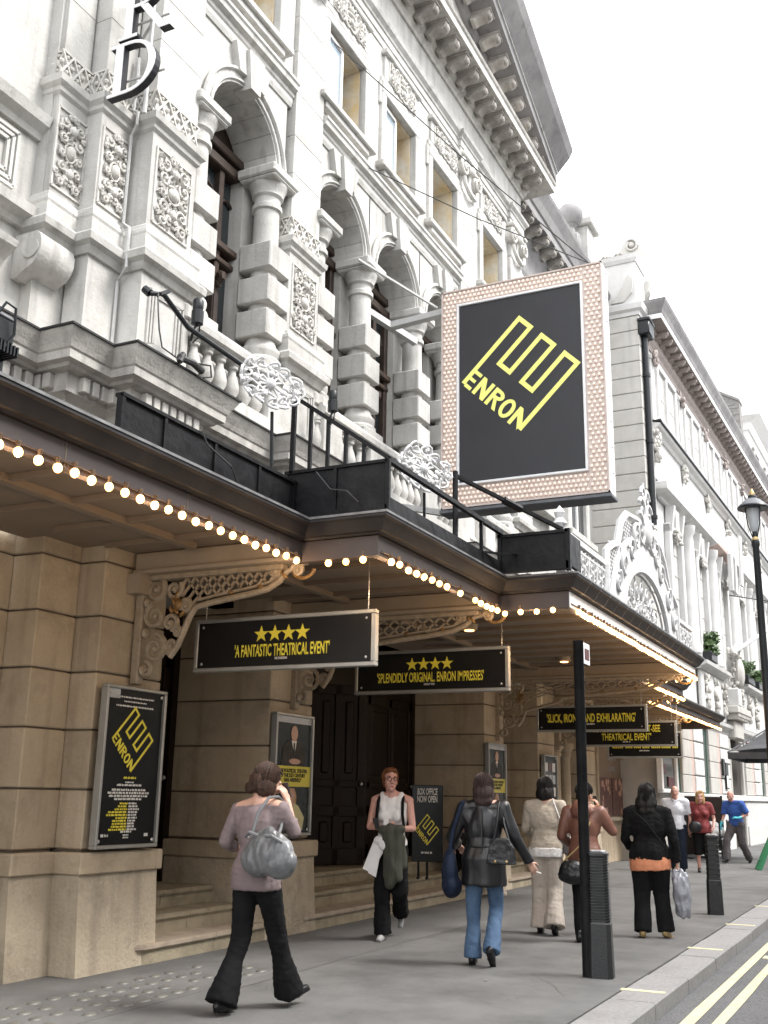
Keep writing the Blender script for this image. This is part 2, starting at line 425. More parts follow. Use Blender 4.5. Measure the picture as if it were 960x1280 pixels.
def place_text(s, parent, pos, right, up, size, m, name='lettering', width=None, **kw):
    """Lettering on a surface: right and up give its plane; pos is the baseline point. width: squeezed to fit it."""
    me = text_mesh(s, size, **kw)
    if width:
        xs = [v.co.x for v in me.vertices]
        k = width / max(1e-6, max(xs) - min(xs))
        for v in me.vertices: v.co.x *= k
    me.materials.append(MATS[m])
    r, u = Vector(right).normalized(), Vector(up).normalized(); n = r.cross(u)
    M = Matrix((r, u, n)).transposed()
    base = OFF.get(parent.name, Vector((0, 0, 0)))
    o = link(name, me, parent, Vector(pos) - base, M.to_euler())
    return o

def spiral(cx, cy, r0, r1, a0, turns, n=18):
    """Points of a flat spiral in 2-D."""
    return [(cx + (r0 + (r1 - r0) * i / n) * math.cos(a0 + turns * 2 * math.pi * i / n),
             cy + (r0 + (r1 - r0) * i / n) * math.sin(a0 + turns * 2 * math.pi * i / n)) for i in range(n + 1)]
# ================================================================== ground, pavement, road
def ground():
    g = MB(); g.box(-60, 400, -60, 120, -0.40, -0.30); g.build('ground', 'road_asphalt', kind='structure')
    r = MB(); r.add([(-40, -14, -0.12), (300, -14, -0.12), (300, 1.86, -0.12), (-40, 1.86, -0.12)], [(0, 1, 2, 3)])
    r.add([(-40, -14, -0.3), (300, -14, -0.3), (300, 1.86, -0.3), (-40, 1.86, -0.3)], [(3, 2, 1, 0)])
    r.build('road', 'road_asphalt', kind='structure')
    p = MB(); p.box(-40, 300, 2.214, 7.6, -0.28, 0.0); p.build('pavement', 'asphalt_path', kind='structure')
    k = tag(bpy.data.objects.new('kerb', None), kind='structure'); COL.objects.link(k); OFF['kerb'] = Vector((0, 0, 0))
    x = 0.4
    rnd = random.Random(3)
    me = None
    while x < 60:
        L = rnd.choice((1.28, 1.32, 1.36))
        s = MB(); s.cbox(x, x + L - 0.014, 1.86 + rnd.uniform(-.004, .004), 2.205, -0.26, 0.0 + rnd.uniform(-.003, .003), 0.014)
        s.build('kerb_stone', 'kerb_granite', k, at=(x, 1.86, -0.26)); x += L
    l = MB(); l.box(60, 300, 1.86, 2.205, -0.26, 0.0); l.build('kerb_run', 'kerb_granite', k)
    # double yellow lines on the road, worn tick marks on the kerb
    for y0, y1 in ((1.60, 1.69), (1.40, 1.49)):
        b = MB(); rn = random.Random(int(y0 * 100)); n = 120
        lo = [(-4 + i, y0 + rn.uniform(-.008, .008), -0.114) for i in range(n)]
        hi = [(-4 + i, y1 + rn.uniform(-.008, .008), -0.114) for i in range(n)]
        b.add(lo + hi, [(i, i + 1, n + i + 1, n + i) for i in range(n - 1)])
        b.build('road_line', 'yellow_paint', kind='structure')
    for x in (8.84, 11.60, 14.02, 16.64, 19.3, 22.0):
        b = MB(); b.box(x - .035, x + .035, 1.88, 2.22, -0.006, 0.0055); b.build('kerb_mark', 'yellow_paint', kind='structure')
    b = MB(); b.box(12.15, 12.35, 1.52, 1.58, -0.13, -0.112); b.build('paint_speck', 'yellow_paint', kind='structure')
    # old glass pavement lights set flush in the asphalt
    fr = MB(); fr.box(4.9, 8.2, 4.9, 5.72, -0.05, 0.0035); f = fr.build('pavement_light', 'asphalt_path', kind='structure')
    lens = MB(); lens.lathe([(0.060, 0.0), (0.055, 0.008), (0.040, 0.013), (0.0, 0.014)], n=10)
    lm = lens.mesh('lens', 'lens_glass', smooth=True)
    rn = random.Random(5)
    for i in range(17):
        for j in range(4):
            if rn.random() < .12: continue
            inst('lens', lm, f, (5.0 + i * 0.19 + (j % 2) * 0.095, 5.02 + j * 0.19, 0.002), scale=(1, .72, 1))
    # patched strips and cracks in the pavement surface
    rn = random.Random(11)
    for k_, (x0, x1, y0, y1) in enumerate(((7.2, 22.0, 4.75, 5.55),)):
        s = MB(); s.add([(x0, y0, .003 + k_ * .003), (x1, y0 + .1, .003 + k_ * .003), (x1, y1, .003 + k_ * .003), (x0 + .2, y1, .003 + k_ * .003)], [(0, 1, 2, 3)])
        s.build('pavement_patch', 'patch_asphalt', kind='structure')
    # hairline cracks and sealed joints in the asphalt
    cr = MB()
    for x0, y0, dx, dy, n in ((8.3, 2.5, .16, .09, 7), (10.1, 3.0, .22, .02, 7), (12.6, 3.6, .3, .04, 8), (7.6, 2.75, .1, .14, 5)):
        x, y = x0, y0
        for q in range(n):
            x2, y2 = x + dx * rn.uniform(.6, 1.3), y + dy + rn.uniform(-.05, .05)
            cr.add([(x, y - .0025, .0095), (x2, y2 - .0025, .0095), (x2, y2 + .0025, .0105), (x, y + .0025, .0105)], [(0, 1, 2, 3)]); x, y = x2, y2
    cr.build('crack', 'mortar', kind='stuff')
    lt = MB()
    for i in range(9):
        px, py = rn.uniform(5.5, 20), rn.uniform(2.3, 5.8)
        lt.box(px, px + rn.uniform(.008, .03), py, py + rn.uniform(.006, .02), 0.010, 0.016)
    lt.build('litter', 'kerb_granite', kind='stuff')
mat('patch_asphalt', (0.10, 0.098, 0.095), (0.135, 0.132, 0.128), 1.2, 0.85, bump=0.5, bscale=150, dirt=0.3, dirt_col=(0.07, 0.068, 0.065), dscale=1.5)
ground()

# ================================================================== the theatre
TH = thing('theatre', 'ornate pale stone theatre with arched loggia, relief panels and a steep pediment', 'theatre', (13.43, 6.4, 0))
PIL = [7.82, 10.55, 16.31, 19.04]            # giant pilasters
WIN = [7.82 + 1.365, 11.60, 13.43, 15.26, 19.04 - 1.365]
rnd = random.Random(21)

# ---- wall core
w = MB()
w.box(2.0, 27.5, 7.9, 16.0, 0.0, 15.0)                       # body of the house
w.box(2.0, 6.86, 7.06, 7.9, 3.4, 15.0)                       # left bay
w.box(19.9, 27.55, 7.06, 7.9, 3.9, 14.6)                     # right bay
w.box(6.56, 7.45, 6.93, 7.9, 5.4, 14.3)
w.box(19.42, 20.3, 6.93, 7.9, 5.4, 14.3)
w.box(7.4, 19.5, 6.66, 7.9, 3.42, 6.1)                       # behind the canopy
w.build('wall', 'pale_stone', TH)
# upper walls between the pilasters: bands with window openings
def wall_band(x0, x1, wins):
    m = MB()
    m.box(x0, x1, 6.48, 7.2, 10.42, 10.9)
    m.box(x0, x1, 6.48, 7.2, 12.08, 13.0)
    xs = [x0] + [v for c in wins for v in (c - .565, c + .565)] + [x1]
    for i in range(0, len(xs), 2): m.box(xs[i], xs[i + 1], 6.48, 7.2, 10.9, 12.08)
    m.build('upper_wall', 'pale_stone', TH)
wall_band(8.19, 10.18, [WIN[0]]); wall_band(10.92, 15.94, WIN[1:4]); wall_band(16.68, 18.67, [WIN[4]])

# ---- loggia arches
RA, ZS = 0.70, 8.97
def arch(c):
    n = 14
    hw = 0.93
    m = MB()
    P = [(c + (RA + .17) * math.cos(math.pi - math.pi * i / n), ZS + (RA + .17) * math.sin(math.pi * i / n)) for i in range(n + 1)]
    for i in range(n):
        (xa, za), (xb, zb) = P[i], P[i + 1]
        m.prism([(xa, za), (xb, zb), (xb, 10.42), (xa, 10.42)], 6.5, 7.05)
    m.box(c - hw, c - RA - .17, 6.5, 7.05, ZS, 10.42); m.box(c + RA + .17, c + hw, 6.5, 7.05, ZS, 10.42)
    a = m.build('arch', 'pale_stone', TH)
    k = 9
    for i in range(k):                                   # voussoirs, one by one
        t0, t1 = math.pi * i / k + .004, math.pi * (i + 1) / k - .004
        v = MB(); r0, r1 = RA, RA + .175
        ts = [t0, (t0 + t1) / 2, t1]
        poly = [(c - r0 * math.cos(t), ZS + r0 * math.sin(t)) for t in ts] + [(c - r1 * math.cos(t), ZS + r1 * math.sin(t)) for t in reversed(ts)]
        v.prism(poly, 6.47, 7.06); v.build('voussoir', 'pale_stone', a)
    # archivolt mouldings
    for r, rr, nm in ((RA + .17, .032, 'hood_moulding'), (RA + .045, .02, 'inner_bead')):
        v = MB(); v.tube([(c - r * math.cos(math.pi * i / 24), 6.46, ZS + r * math.sin(math.pi * i / 24)) for i in range(25)], rr, 6)
        v.build(nm, 'pale_stone', a, smooth=True)
    v = MB()                                             # keystone with flanking wedges
    v.prism([(c - .10, ZS + RA - .05), (c + .10, ZS + RA - .05), (c + .17, 10.12), (c - .17, 10.12)], 6.36, 6.6)
    v.prism([(c - .27, ZS + RA + .10), (c - .115, ZS + RA + .12), (c - .19, 10.12), (c - .38, 10.12)], 6.41, 6.6)
    v.prism([(c + .27, ZS + RA + .10), (c + .115, ZS + RA + .12), (c + .19, 10.12), (c + .38, 10.12)], 6.41, 6.6)
    v.build('keystone', 'pale_stone', a)
ARC = [9.185, 11.60, 13.43, 15.26, 17.675]
for c in ARC: arch(c)

# ---- loggia columns with square blocks on the shaft
def column(x):
    y = 6.62
    m = MB()
    m.lathe([(.175, 6.70), (.172, 7.5), (.158, 8.42), (.16, 8.46)], (x, y, 0), 20)
    m.lathe([(.158, 8.44), (.19, 8.46), (.19, 8.52), (.165, 8.54), (.165, 8.62), (.2, 8.65), (.2, 8.69), (.225, 8.74), (.25, 8.80), (.25, 8.83)], (x, y, 0), 20)
    m.lathe([(.27, 6.36), (.27, 6.42), (.235, 6.46), (.25, 6.52), (.25, 6.56), (.2, 6.62), (.18, 6.7)], (x, y, 0), 20)
    c = m.build('column', 'pale_stone', TH, smooth=True)
    v = MB(); v.cbox(x - .30, x + .30, y - .28, y + .28, 8.84, 8.97, .02); v.cbox(x - .27, x + .27, y - .26, y + .26, 8.80, 8.85, .02); v.build('abacus', 'pale_stone', c)
    v = MB(); v.cbox(x - .29, x + .29, y - .28, y + .28, 6.20, 6.37, .02); v.build('plinth', 'pale_stone', c)
    for z in (6.70, 7.14, 7.59):
        v = MB(); v.cbox(x - .225, x + .235, y - .225, y + .225, z, z + .345, .014); v.build('block', 'pale_stone', c)
    j = MB(); j.box(x - .20, x + .20, 6.86, 7.16, 6.1, 8.97); j.build('jamb', 'pale_stone', TH)
for x in (8.42, 9.95, 11.14, 12.515, 14.345, 15.72, 16.92, 18.44): column(x)

# ---- dark timber screens at the back of the loggia
def screen(c):
    m = MB(); x0, x1 = c - .74, c + .74
    m.box(x0, x1, 7.34, 7.4, 6.2, 9.6)
    s = m.build('loggia_window', 'brown_wood', TH)
    v = MB()
    for xa, xb in ((x0, x0 + .12), (x1 - .12, x1), (c - .31, c - .22), (c + .22, c + .31)): v.cbox(xa, xb, 7.22, 7.36, 6.2, 8.95, .015)
    for za, zb, d in ((6.2, 6.5, 7.24), (7.62, 7.7, 7.20), (7.78, 7.88, 7.16), (8.86, 9.0, 7.18), (9.1, 9.22, 7.2)): v.cbox(x0, x1, d, 7.36, za, zb, .015)
    v.build('frame', 'brown_wood', s)
    for xa, xb in ((x0 + .12, c - .31), (c - .22, c + .22), (c + .31, x1 - .12)):
        p = MB(); p.box(xa, xb, 7.31, 7.335, 6.52, 7.6); p.build('pane', 'dark_glass', s)
        p = MB(); p.box(xa, xb, 7.31, 7.335, 7.9, 8.85); p.build('pane', 'dark_glass', s)
        a = MB(); mid = (xa + xb) / 2; r = (xb - xa) / 2
        a.tube([(mid - r * math.cos(math.pi * i / 12), 7.29, 8.4 + r * math.sin(math.pi * i / 12)) for i in range(13)], .022, 5); a.build('arch_bar', 'brown_wood', s)
    b = MB()
    for px in (c - .265, c + .265):                      # carved brackets and fluted strips
        b.tube([(px, 7.19 - .05 * math.sin(i), 7.45 - .03 * i) for i in range(6)], [.05, .06, .05, .04, .03, .02], 8)
        b.tube([(px - .035 + .07 * (i % 2), 7.2, 7.42 - .04 * i) for i in range(4)], .03, 6)
        for q in range(4): b.tube([(px - .03 + q * .02, 7.215, 6.55), (px - .03 + q * .02, 7.215, 7.2)], .009, 5)
    b.build('carved_bracket', 'brown_wood', s, smooth=True)
    s.location.y -= .26
    f = MB(); f.box(c - 1.0, c + 1.0, 6.7, 7.5, 6.05, 6.18); f.build('loggia_floor', 'weathered_stone', TH)
for c in ARC: screen(c)

# ---- carved relief panels: scrolls, leaves and an oval boss
def relief(wd, ht, seed=1, dense=1):
    m = MB(); r = random.Random(seed)
    hw, hh = wd / 2, ht / 2
    def leaf(x, z, a, L, t=.016):
        """A pointed, ridged leaf lying on the panel."""
        c, s_ = math.cos(a), math.sin(a)
        P = lambda u, w, d: (x + u * c - w * s_, -d, z + u * s_ + w * c)
        m.add([P(0, 0, .012), P(L * .45, L * .24, .008), P(L * .5, 0, .012 + t * 1.8), P(L * .45, -L * .24, .008), P(L, 0, .01)], [(0, 3, 2), (0, 2, 1), (1, 2, 4), (2, 3, 4)])
    spec = ((.56, -.80, .24, 0.4, 1.3), (.50, -.44, .25, 3.6, -1.3), (.62, -.08, .20, 1.0, 1.2), (.56, .30, .24, 2.6, 1.25), (.50, .68, .24, 0.2, -1.3), (.2, .88, .15, 1.5, 1.2), (.18, -.68, .15, 4.0, 1.2), (.82, .50, .13, 1, 1.2), (.84, -.62, .13, 2, -1.2))
    for s in (-1, 1):
        for k, (cx, cz, r0, a0, tn) in enumerate(spec):
            R0 = r0 * hw * 1.2
            pts = spiral(s * cx * hw, cz * hh, R0, R0 * .14, a0 if s > 0 else math.pi - a0, tn * s, 15)
            m.tube([(x, -.010 - .026 * i / 15, z) for i, (x, z) in enumerate(pts)], [.021 - .010 * i / 15 for i in range(16)], 5)
            m.ball((pts[-1][0], -.034, pts[-1][1]), .017, 6, 5)
            for q in range(0, 12, 2):
                x, z = pts[q]; a = math.atan2(z - cz * hh, x - s * cx * hw) + s * .9
                if abs(x) < hw * .93 and abs(z) < hh * .95: leaf(x, z, a, R0 * .62)
        for k in range(16 * dense):
            x, z = s * r.uniform(.04, .86) * hw, r.uniform(-.93, .93) * hh
            leaf(x, z, r.uniform(0, 6.28), r.uniform(.05, .085), .02)
    m.ball((0, -.012, .02 * hh), (.27 * hw, .055, .17 * hh), 14, 10)
    m.tube([(.36 * hw * math.cos(t * math.pi / 9), -.012, .02 * hh + .23 * hh * math.sin(t * math.pi / 9)) for t in range(18)], .013, 5, close=True)
    for q in range(10):
        a = q * .628; leaf(.36 * hw * math.cos(a), .02 * hh + .23 * hh * math.sin(a), a, .07)
    for zc in (.56, -.52):
        m.ball((0, -.03, zc * hh), (.055, .04, .05), 8, 6)
        for q in range(7): leaf(0, zc * hh, q * .9 + .3, .11)
    bx = hw * .98; bz = hh * .985
    for a, b in (((-bx, -bz), (bx, -bz)), ((bx, -bz), (bx, bz)), ((bx, bz), (-bx, bz)), ((-bx, bz), (-bx, -bz))):
        m.bar((a[0], -.004, a[1]), (b[0], -.004, b[1]), .022)
    return m.mesh('relief_panel', 'carved_stone')
REL = relief(.60, .88, 3, 1); REL_N = relief(.40, .88, 4, 0); FRZ = relief(1.0, .36, 6, 1)

def guilloche(L, h):
    """A carved band of interlaced lozenges."""
    m = MB(); n = max(2, round(L / .17)); d = L / n
    for i in range(n):
        x = -L / 2 + i * d
        m.bar((x, -.012, -h / 2), (x + d, -.012, h / 2), .024, .02); m.bar((x, -.012, h / 2), (x + d, -.012, -h / 2), .024, .02)
        m.ball((x + d / 2, -.012, h * .32), .022, 6, 4); m.ball((x + d / 2, -.012, -h * .32), .022, 6, 4)
        m.ball((x, -.012, 0), .026, 6, 4)
    m.bar((-L / 2, -.012, h / 2), (L / 2, -.012, h / 2), .02); m.bar((-L / 2, -.012, -h / 2), (L / 2, -.012, -h / 2), .02)
    return m.mesh('carved_band', 'carved_stone')
BAND = guilloche(.74, .26); BAND_N = guilloche(.46, .26); BAND_S = guilloche(.26, .26)

def pilaster(xa, xb, yf, yb, panel, band, top=12.2, full=True, shaft=True, foot=5.42):
    """A giant pilaster from the canopy cornice up: pedestal, base, carved pedestal, band, shaft of blocks."""
    c = (xa + xb) / 2; hw = (xb - xa) / 2
    m = MB(); m.box(xa - .03, xb + .03, yf - .03, yb, foot, 6.40)
    p = m.build('pilaster', 'pale_stone', TH)
    if full:
        v = MB()
        for k, (ins, d) in enumerate(((.10, .02), (.15, .012), (.20, .006))):
            for a, b in (((xa + ins, 5.62 + ins * .4), (xb - ins, 5.62 + ins * .4)), ((xb - ins, 5.62 + ins * .4), (xb - ins, 6.30 - ins * .4)), ((xb - ins, 6.30 - ins * .4), (xa + ins, 6.30 - ins * .4)), ((xa + ins, 6.30 - ins * .4), (xa + ins, 5.62 + ins * .4))):
                v.bar((a[0], yf - .03 - d / 2, a[1]), (b[0], yf - .03 - d / 2, b[1]), .026)
        v.build('panel_moulding', 'pale_stone', p)
    path = [(xa, yb), (xa, yf), (xb, yf), (xb, yb)]
    v = MB()
    v.sweep(path, [(-.2, 6.40), (.06, 6.40), (.08, 6.44), (.09, 6.47), (.14, 6.50), (.15, 6.57), (.13, 6.60), (-.2, 6.62)]); v.build('sill_cornice', 'pale_stone', p)
    v = MB(); v.sweep(path, [(-.2, 6.61), (.085, 6.61), (.085, 6.76), (.075, 6.77), (.085, 6.80), (.08, 6.84), (.045, 6.87), (.04, 6.90), (.012, 6.93), (-.2, 6.93)]); v.build('base_moulding', 'pale_stone', p)
    v = MB(); v.box(xa, xb, yf, yb, 6.92, 8.02); v.build('carved_pedestal', 'pale_stone', p)
    inst('relief_panel', panel, p, (c, yf - .002, 7.44))
    v = MB(); v.sweep(path, [(-.2, 8.0), (.0, 8.0), (.03, 8.03), (.035, 8.07), (.075, 8.11), (.085, 8.18), (.06, 8.20), (-.2, 8.21)]); v.build('pedestal_cap', 'pale_stone', p)
    v = MB(); v.box(xa + .01, xb - .01, yf + .01, yb, 8.20, 8.52); v.build('band_course', 'pale_stone', p)
    inst('carved_band', band, p, (c, yf + .008, 8.36))
    if yb - yf > .2: inst('carved_band', BAND_S, p, (xa + .008, (yf + min(yb, yf + .28)) / 2, 8.36), rot=(0, 0, -math.pi / 2))
    if shaft:
        z = 8.52; k = 0
        while z < top - .05:
            h = min((.62, .55, .66)[k % 3], top - z)
            v = MB(); v.cbox(xa + .012, xb - .012, yf + .012, yb, z, z + h - .004, .004); v.build('shaft_block', 'pale_stone', p); z += h; k += 1
    return p
for x in PIL: pilaster(x - .37, x + .37, 6.4, 6.7, REL, BAND)
for s in (0, 1):
    for xa, xb, yf, yb in ((6.98, 7.45, 6.67, 6.9), (6.58, 6.98, 6.86, 7.1)):
        if s: xa, xb = 2 * 13.43 - xb, 2 * 13.43 - xa
        pilaster(xa, xb, yf, yb, REL_N, BAND_N, full=False, foot=6.34 if yf > 6.8 else 5.42)
# scrolled console under the outermost strip
for X0, X1 in ((6.42, 6.86), (20.0, 20.44)):
    v = MB()
    v.prism([(6.78, 6.41), (7.05, 6.41), (7.06, 5.98), (6.99, 5.97), (6.93, 6.02), (6.87, 6.05), (6.80, 6.08), (6.75, 6.14), (6.72, 6.22), (6.72, 6.31), (6.74, 6.37)], X0, X1, 'x')
    v.lathe([(0.0, 0), (.10, 0), (.10, .02), (0, .02)], (0, 0, 0), 14)
    v.v[-56:] = [(X0 - .015 + p[2], 6.84 + p[0], 6.24 + p[1]) for p in v.v[-56:]]
    v.build('console', 'pale_stone', TH, smooth=True)

# ---- the deep cornice over the canopy, with dentils
PATH = [(2.0, 7.05), (6.86, 7.05), (6.86, 6.67), (7.41, 6.67), (7.41, 6.40), (8.22, 6.40), (8.22, 6.62), (10.15, 6.62), (10.15, 6.40), (10.95, 6.40), (10.95, 6.62), (15.91, 6.62),
        (15.91, 6.40), (16.71, 6.40), (16.71, 6.62), (18.64, 6.62), (18.64, 6.40), (19.45, 6.40), (19.45, 6.67), (20.0, 6.67), (20.0, 7.05), (27.5, 7.05)]
PR = [(-.3, 4.78), (.06, 4.78), (.09, 4.84), (.13, 4.87), (.17, 4.89), (.17, 5.06), (.255, 5.08), (.27, 5.11), (.33, 5.125), (.335, 5.20), (.35, 5.215), (.37, 5.26), (.41, 5.33), (.425, 5.36), (.425, 5.385), (-.3, 5.46)]
v = MB(); v.sweep(PATH, PR); CO = v.build('cornice', 'weathered_stone', TH)
v = MB(); v.sweep(PATH, [(.30, 5.385), (.445, 5.375), (.445, 5.395), (.30, 5.425)]); v.build('lead_flashing', 'gutter_lead', CO)
v = MB(); v.sweep(PATH, [(-.3, 3.42), (-.04, 3.42), (-.04, 4.82), (-.3, 4.82)]); v.build('frieze_wall', 'pale_stone', TH)
dm = MB(); dm.cbox(-.045, .045, -.075, .02, 0, .145, .008); dme = dm.mesh('dentil', 'weathered_stone')
for i in range(len(PATH) - 1):
    a, b = Vector(PATH[i]), Vector(PATH[i + 1]); d = (b - a).normalized(); nrm = Vector((d.y, -d.x))
    L = (b - a).length
    if i in (0, len(PATH) - 2): a = b - d * 2.0 if i == 0 else a; L = 2.0 if i == 0 else 6.0
    turn_a = i > 0; k0 = -.075 if turn_a and i % 2 == 0 else .0
    n = max(1, round((L + .16) / .145))
    for k in range(n):
        q = a + d * (-.04 + (L + .08) * (k + .5) / n) + nrm * .165
        inst('dentil', dme, CO, (q.x, q.y, 4.915), rot=(0, 0, math.atan2(d.y, d.x)))

# ---- balustrades between the pedestals
bp = [(.075, 0), (.075, .04), (.05, .05), (.055, .07), (.085, .13), (.088, .19), (.07, .27), (.045, .34), (.042, .38), (.065, .40), (.065, .43), (.075, .44), (.075, .47)]
bme = MB().lathe(bp, n=12).mesh('baluster', 'pale_stone', smooth=True)
def balustrade(x0, x1, peds):
    y = 6.38
    m = MB(); m.box(x0, x1, y - .14, y + .16, 5.42, 5.57)
    b = m.build('balustrade', 'pale_stone', TH)
    v = MB(); v.sweep([(x0, y), (x1, y)], [(-.15, 6.03), (.09, 6.03), (.10, 6.07), (.135, 6.10), (.14, 6.17), (.10, 6.20), (.09, 6.24), (-.15, 6.26)]); v.build('rail', 'pale_stone', b)
    for p in peds:
        v = MB(); v.cbox(p - .24, p + .24, y - .12, y + .14, 5.56, 6.04, .01); v.build('pedestal', 'pale_stone', b)
    xs = [x0] + [q for p in sorted(peds) for q in (p - .24, p + .24)] + [x1]
    for i in range(0, len(xs), 2):
        L = xs[i + 1] - xs[i]; n = max(1, int(L / .215))
        for k in range(n): inst('baluster', bme, b, (xs[i] + L * (k + .5) / n, y, 5.565))
balustrade(8.22, 10.15, [9.9]); balustrade(10.95, 15.91, [11.2, 12.515, 14.345, 15.7]); balustrade(16.71, 18.64, [16.95])

# ---- string course and window dressings
def string(x0, x1):
    v = MB(); v.sweep([(x0, 6.5), (x1, 6.5)], [(-.1, 10.10), (.02, 10.10), (.04, 10.16), (.04, 10.22), (.06, 10.24), (.06, 10.29), (.12, 10.32), (.13, 10.38), (.15, 10.40), (.15, 10.44), (-.1, 10.47)])
    v.build('string_course', 'pale_stone', TH)
string(8.19, 10.18); string(10.92, 15.94); string(16.68, 18.67)
def upper_window(c, opened):
    m = MB(); y = 6.48
    for xa, xb, za, zb in ((c - .71, c - .558, 10.80, 12.075), (c + .558, c + .71, 10.80, 12.075), (c - .712, c + .712, 12.075, 12.24)):
        m.cbox(xa, xb, y - .06, y + .05, za, zb, .012)
    for xa, xb, za, zb in ((c - .765, c - .712, 11.85, 12.245), (c + .712, c + .765, 11.85, 12.245)): m.cbox(xa, xb, y - .045, y + .05, za, zb, .012)
    W = m.build('window', 'pale_stone', TH)
    v = MB(); v.cbox(c - .80, c + .80, y - .14, y + .05, 10.70, 10.80, .015); v.cbox(c - .66, c + .66, y - .09, y + .05, 10.60, 10.70, .012); v.build('sill', 'pale_stone', W)
    v = MB(); v.cbox(c - .72, c + .72, y - .05, y + .05, 12.25, 12.36, .012); v.cbox(c - .62, c + .62, y - .05, y + .05, 12.362, 12.79, .01); v.cbox(c - .68, c + .68, y - .11, y + .05, 12.79, 12.88, .015)
    v.build('head', 'pale_stone', W)
    inst('carved_frieze', FRZ, W, (c, y - .052, 12.57))
    v = MB()                                              # deep reveal lining stained by damp
    v.box(c + .54, c + .57, 6.54, 7.24, 10.89, 12.09); v.box(c - .57, c - .54, 6.54, 7.24, 10.89, 12.09); v.box(c - .54, c + .54, 6.54, 7.24, 12.04, 12.09)
    v.build('reveal', 'stained_plaster', W)
    v = MB(); v.box(c - .55, c + .55, 7.20, 7.26, 10.9, 12.08); v.build('backing', 'interior_dark', W)
    v = MB()
    for xa, xb, za, zb in ((c - .55, c - .49, 10.9, 12.07), (c + .49, c + .55, 10.9, 12.07), (c - .03, c + .03, 10.9, 12.07), (c - .55, c + .55, 10.9, 10.97), (c - .55, c + .55, 12.0, 12.07)): v.box(xa, xb, 7.08, 7.14, za, zb)
    v.build('frame', 'white_frame', W)
    v = MB(); v.box(c - .49, c + .49, 7.10, 7.115, 10.97, 12.0); v.build('pane', 'sky_tint_glass', W)
    # opened casement leaf
    hx, hy = c - .535, 6.53; a = rad(2 if opened else 60); L = .52 if opened else .3
    e = MB(); ux, uy = math.cos(a), math.sin(a)
    def q(t, z): return (hx + ux * t, hy + uy * t, z)
    for p1, p2 in ((q(0, 10.97), q(0, 11.99)), (q(L, 10.97), q(L, 11.99)), (q(0, 10.97), q(L, 10.97)), (q(0, 11.99), q(L, 11.99))): e.bar(p1, p2, .06, .05)
    ca = e.build('casement', 'white_frame', W)
    e = MB(); e.add([q(.03, 11.0), q(L - .03, 11.0), q(L - .03, 11.96), q(.03, 11.96)], [(0, 1, 2, 3)]); e.build('casement_pane', 'sky_tint_glass', W)
for i, c in enumerate(WIN): upper_window(c, i in (1, 2))

# ---- ionic capitals
cap = MB()
cap.cbox(-.44, .44, -.10, .28, .42, .50, .02); cap.cbox(-.40, .40, -.06, .28, .34, .42, .02)
for s in (-1, 1):
    pts = spiral(s * .33, .20, .17, .03, math.pi / 2, -1.6 * s, 22)
    cap.tube([(x, -.05 - .04 * i / 22, z) for i, (x, z) in enumerate(pts)], [.034 - .012 * i / 22 for i in range(23)], 6)
    cap.prism([(s * .33 + .15 * math.cos(t * math.pi / 8), .20 + .15 * math.sin(t * math.pi / 8)) for t in range(16)], -.035, .25)
    cap.ball((s * .33, -.1, .2), .035, 8, 6)
    cap.tube([(s * .33 + .0, -.04, .02), (s * .3, -.05, -.12), (s * .2, -.05, -.2)], [.04, .035, .02], 6)
cap.ball((0, -.07, .28), (.11, .07, .10), 10, 8)
cap.tube([(-.3, -.05, -.1), (-.15, -.07, -.22), (0, -.08, -.26), (.15, -.07, -.22), (.3, -.05, -.1)], [.03, .045, .05, .045, .03], 6)
CAPM = cap.mesh('capital', 'carved_stone', smooth=True)
for x in PIL: inst('capital', CAPM, TH, (x, 6.4, 12.42))
for x in PIL:
    v = MB(); v.box(x - .35, x + .35, 6.42, 6.7, 12.2, 12.95); v.build('neck_block', 'pale_stone', TH)


# ---- entablature and pediment of the centre block
EP = [(7.42, 7.2), (7.42, 6.40), (8.22, 6.40), (8.22, 6.46), (10.15, 6.46), (10.15, 6.40), (10.95, 6.40), (10.95, 6.46), (15.91, 6.46), (15.91, 6.40), (16.71, 6.40), (16.71, 6.46), (18.64, 6.46), (18.64, 6.40), (19.46, 6.40), (19.46, 7.2)]
v = MB(); v.sweep(EP, [(-.4, 12.92), (.0, 12.92), (.0, 13.04), (.02, 13.05), (.02, 13.17), (.04, 13.18), (.05, 13.22), (.10, 13.27), (.115, 13.32), (.09, 13.35), (-.4, 13.36)]); v.build('architrave', 'pale_stone', TH)
v = MB(); v.box(7.44, 19.44, 6.43, 7.9, 13.34, 14.2); v.box(7.44, 19.44, 7.2, 7.9, 12.0, 13.4); v.build('frieze', 'pale_stone', TH)
CP = [(7.42, 7.4), (7.42, 6.42), (19.46, 6.42), (19.46, 7.4)]
v = MB(); v.sweep(CP, [(-.4, 13.93), (.03, 13.93), (.05, 13.98), (.09, 14.02), (.09, 14.08), (.14, 14.12), (.14, 14.24), (.58, 14.25), (.58, 14.40), (.61, 14.42), (.63, 14.46), (-.4, 14.50)])
PC = v.build('pediment_cornice', 'weathered_stone', TH)
mod = MB(); mod.prism([(0.02, 0.0), (.02, .20), (-.36, .20), (-.36, .12), (-.33, .06), (-.28, .03), (-.2, .06), (-.1, .02), (-.05, -.03)], -.10, .10, 'x')
mod.ball((0, -.34, .10), (.08, .05, .07), 8, 6); mod.cbox(-.13, .13, -.39, .02, .17, .21, .01)
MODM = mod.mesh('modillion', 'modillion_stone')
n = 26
for i in range(n): inst('modillion', MODM, PC, (7.62 + (19.26 - 7.62) * i / (n - 1), 6.28, 14.04))
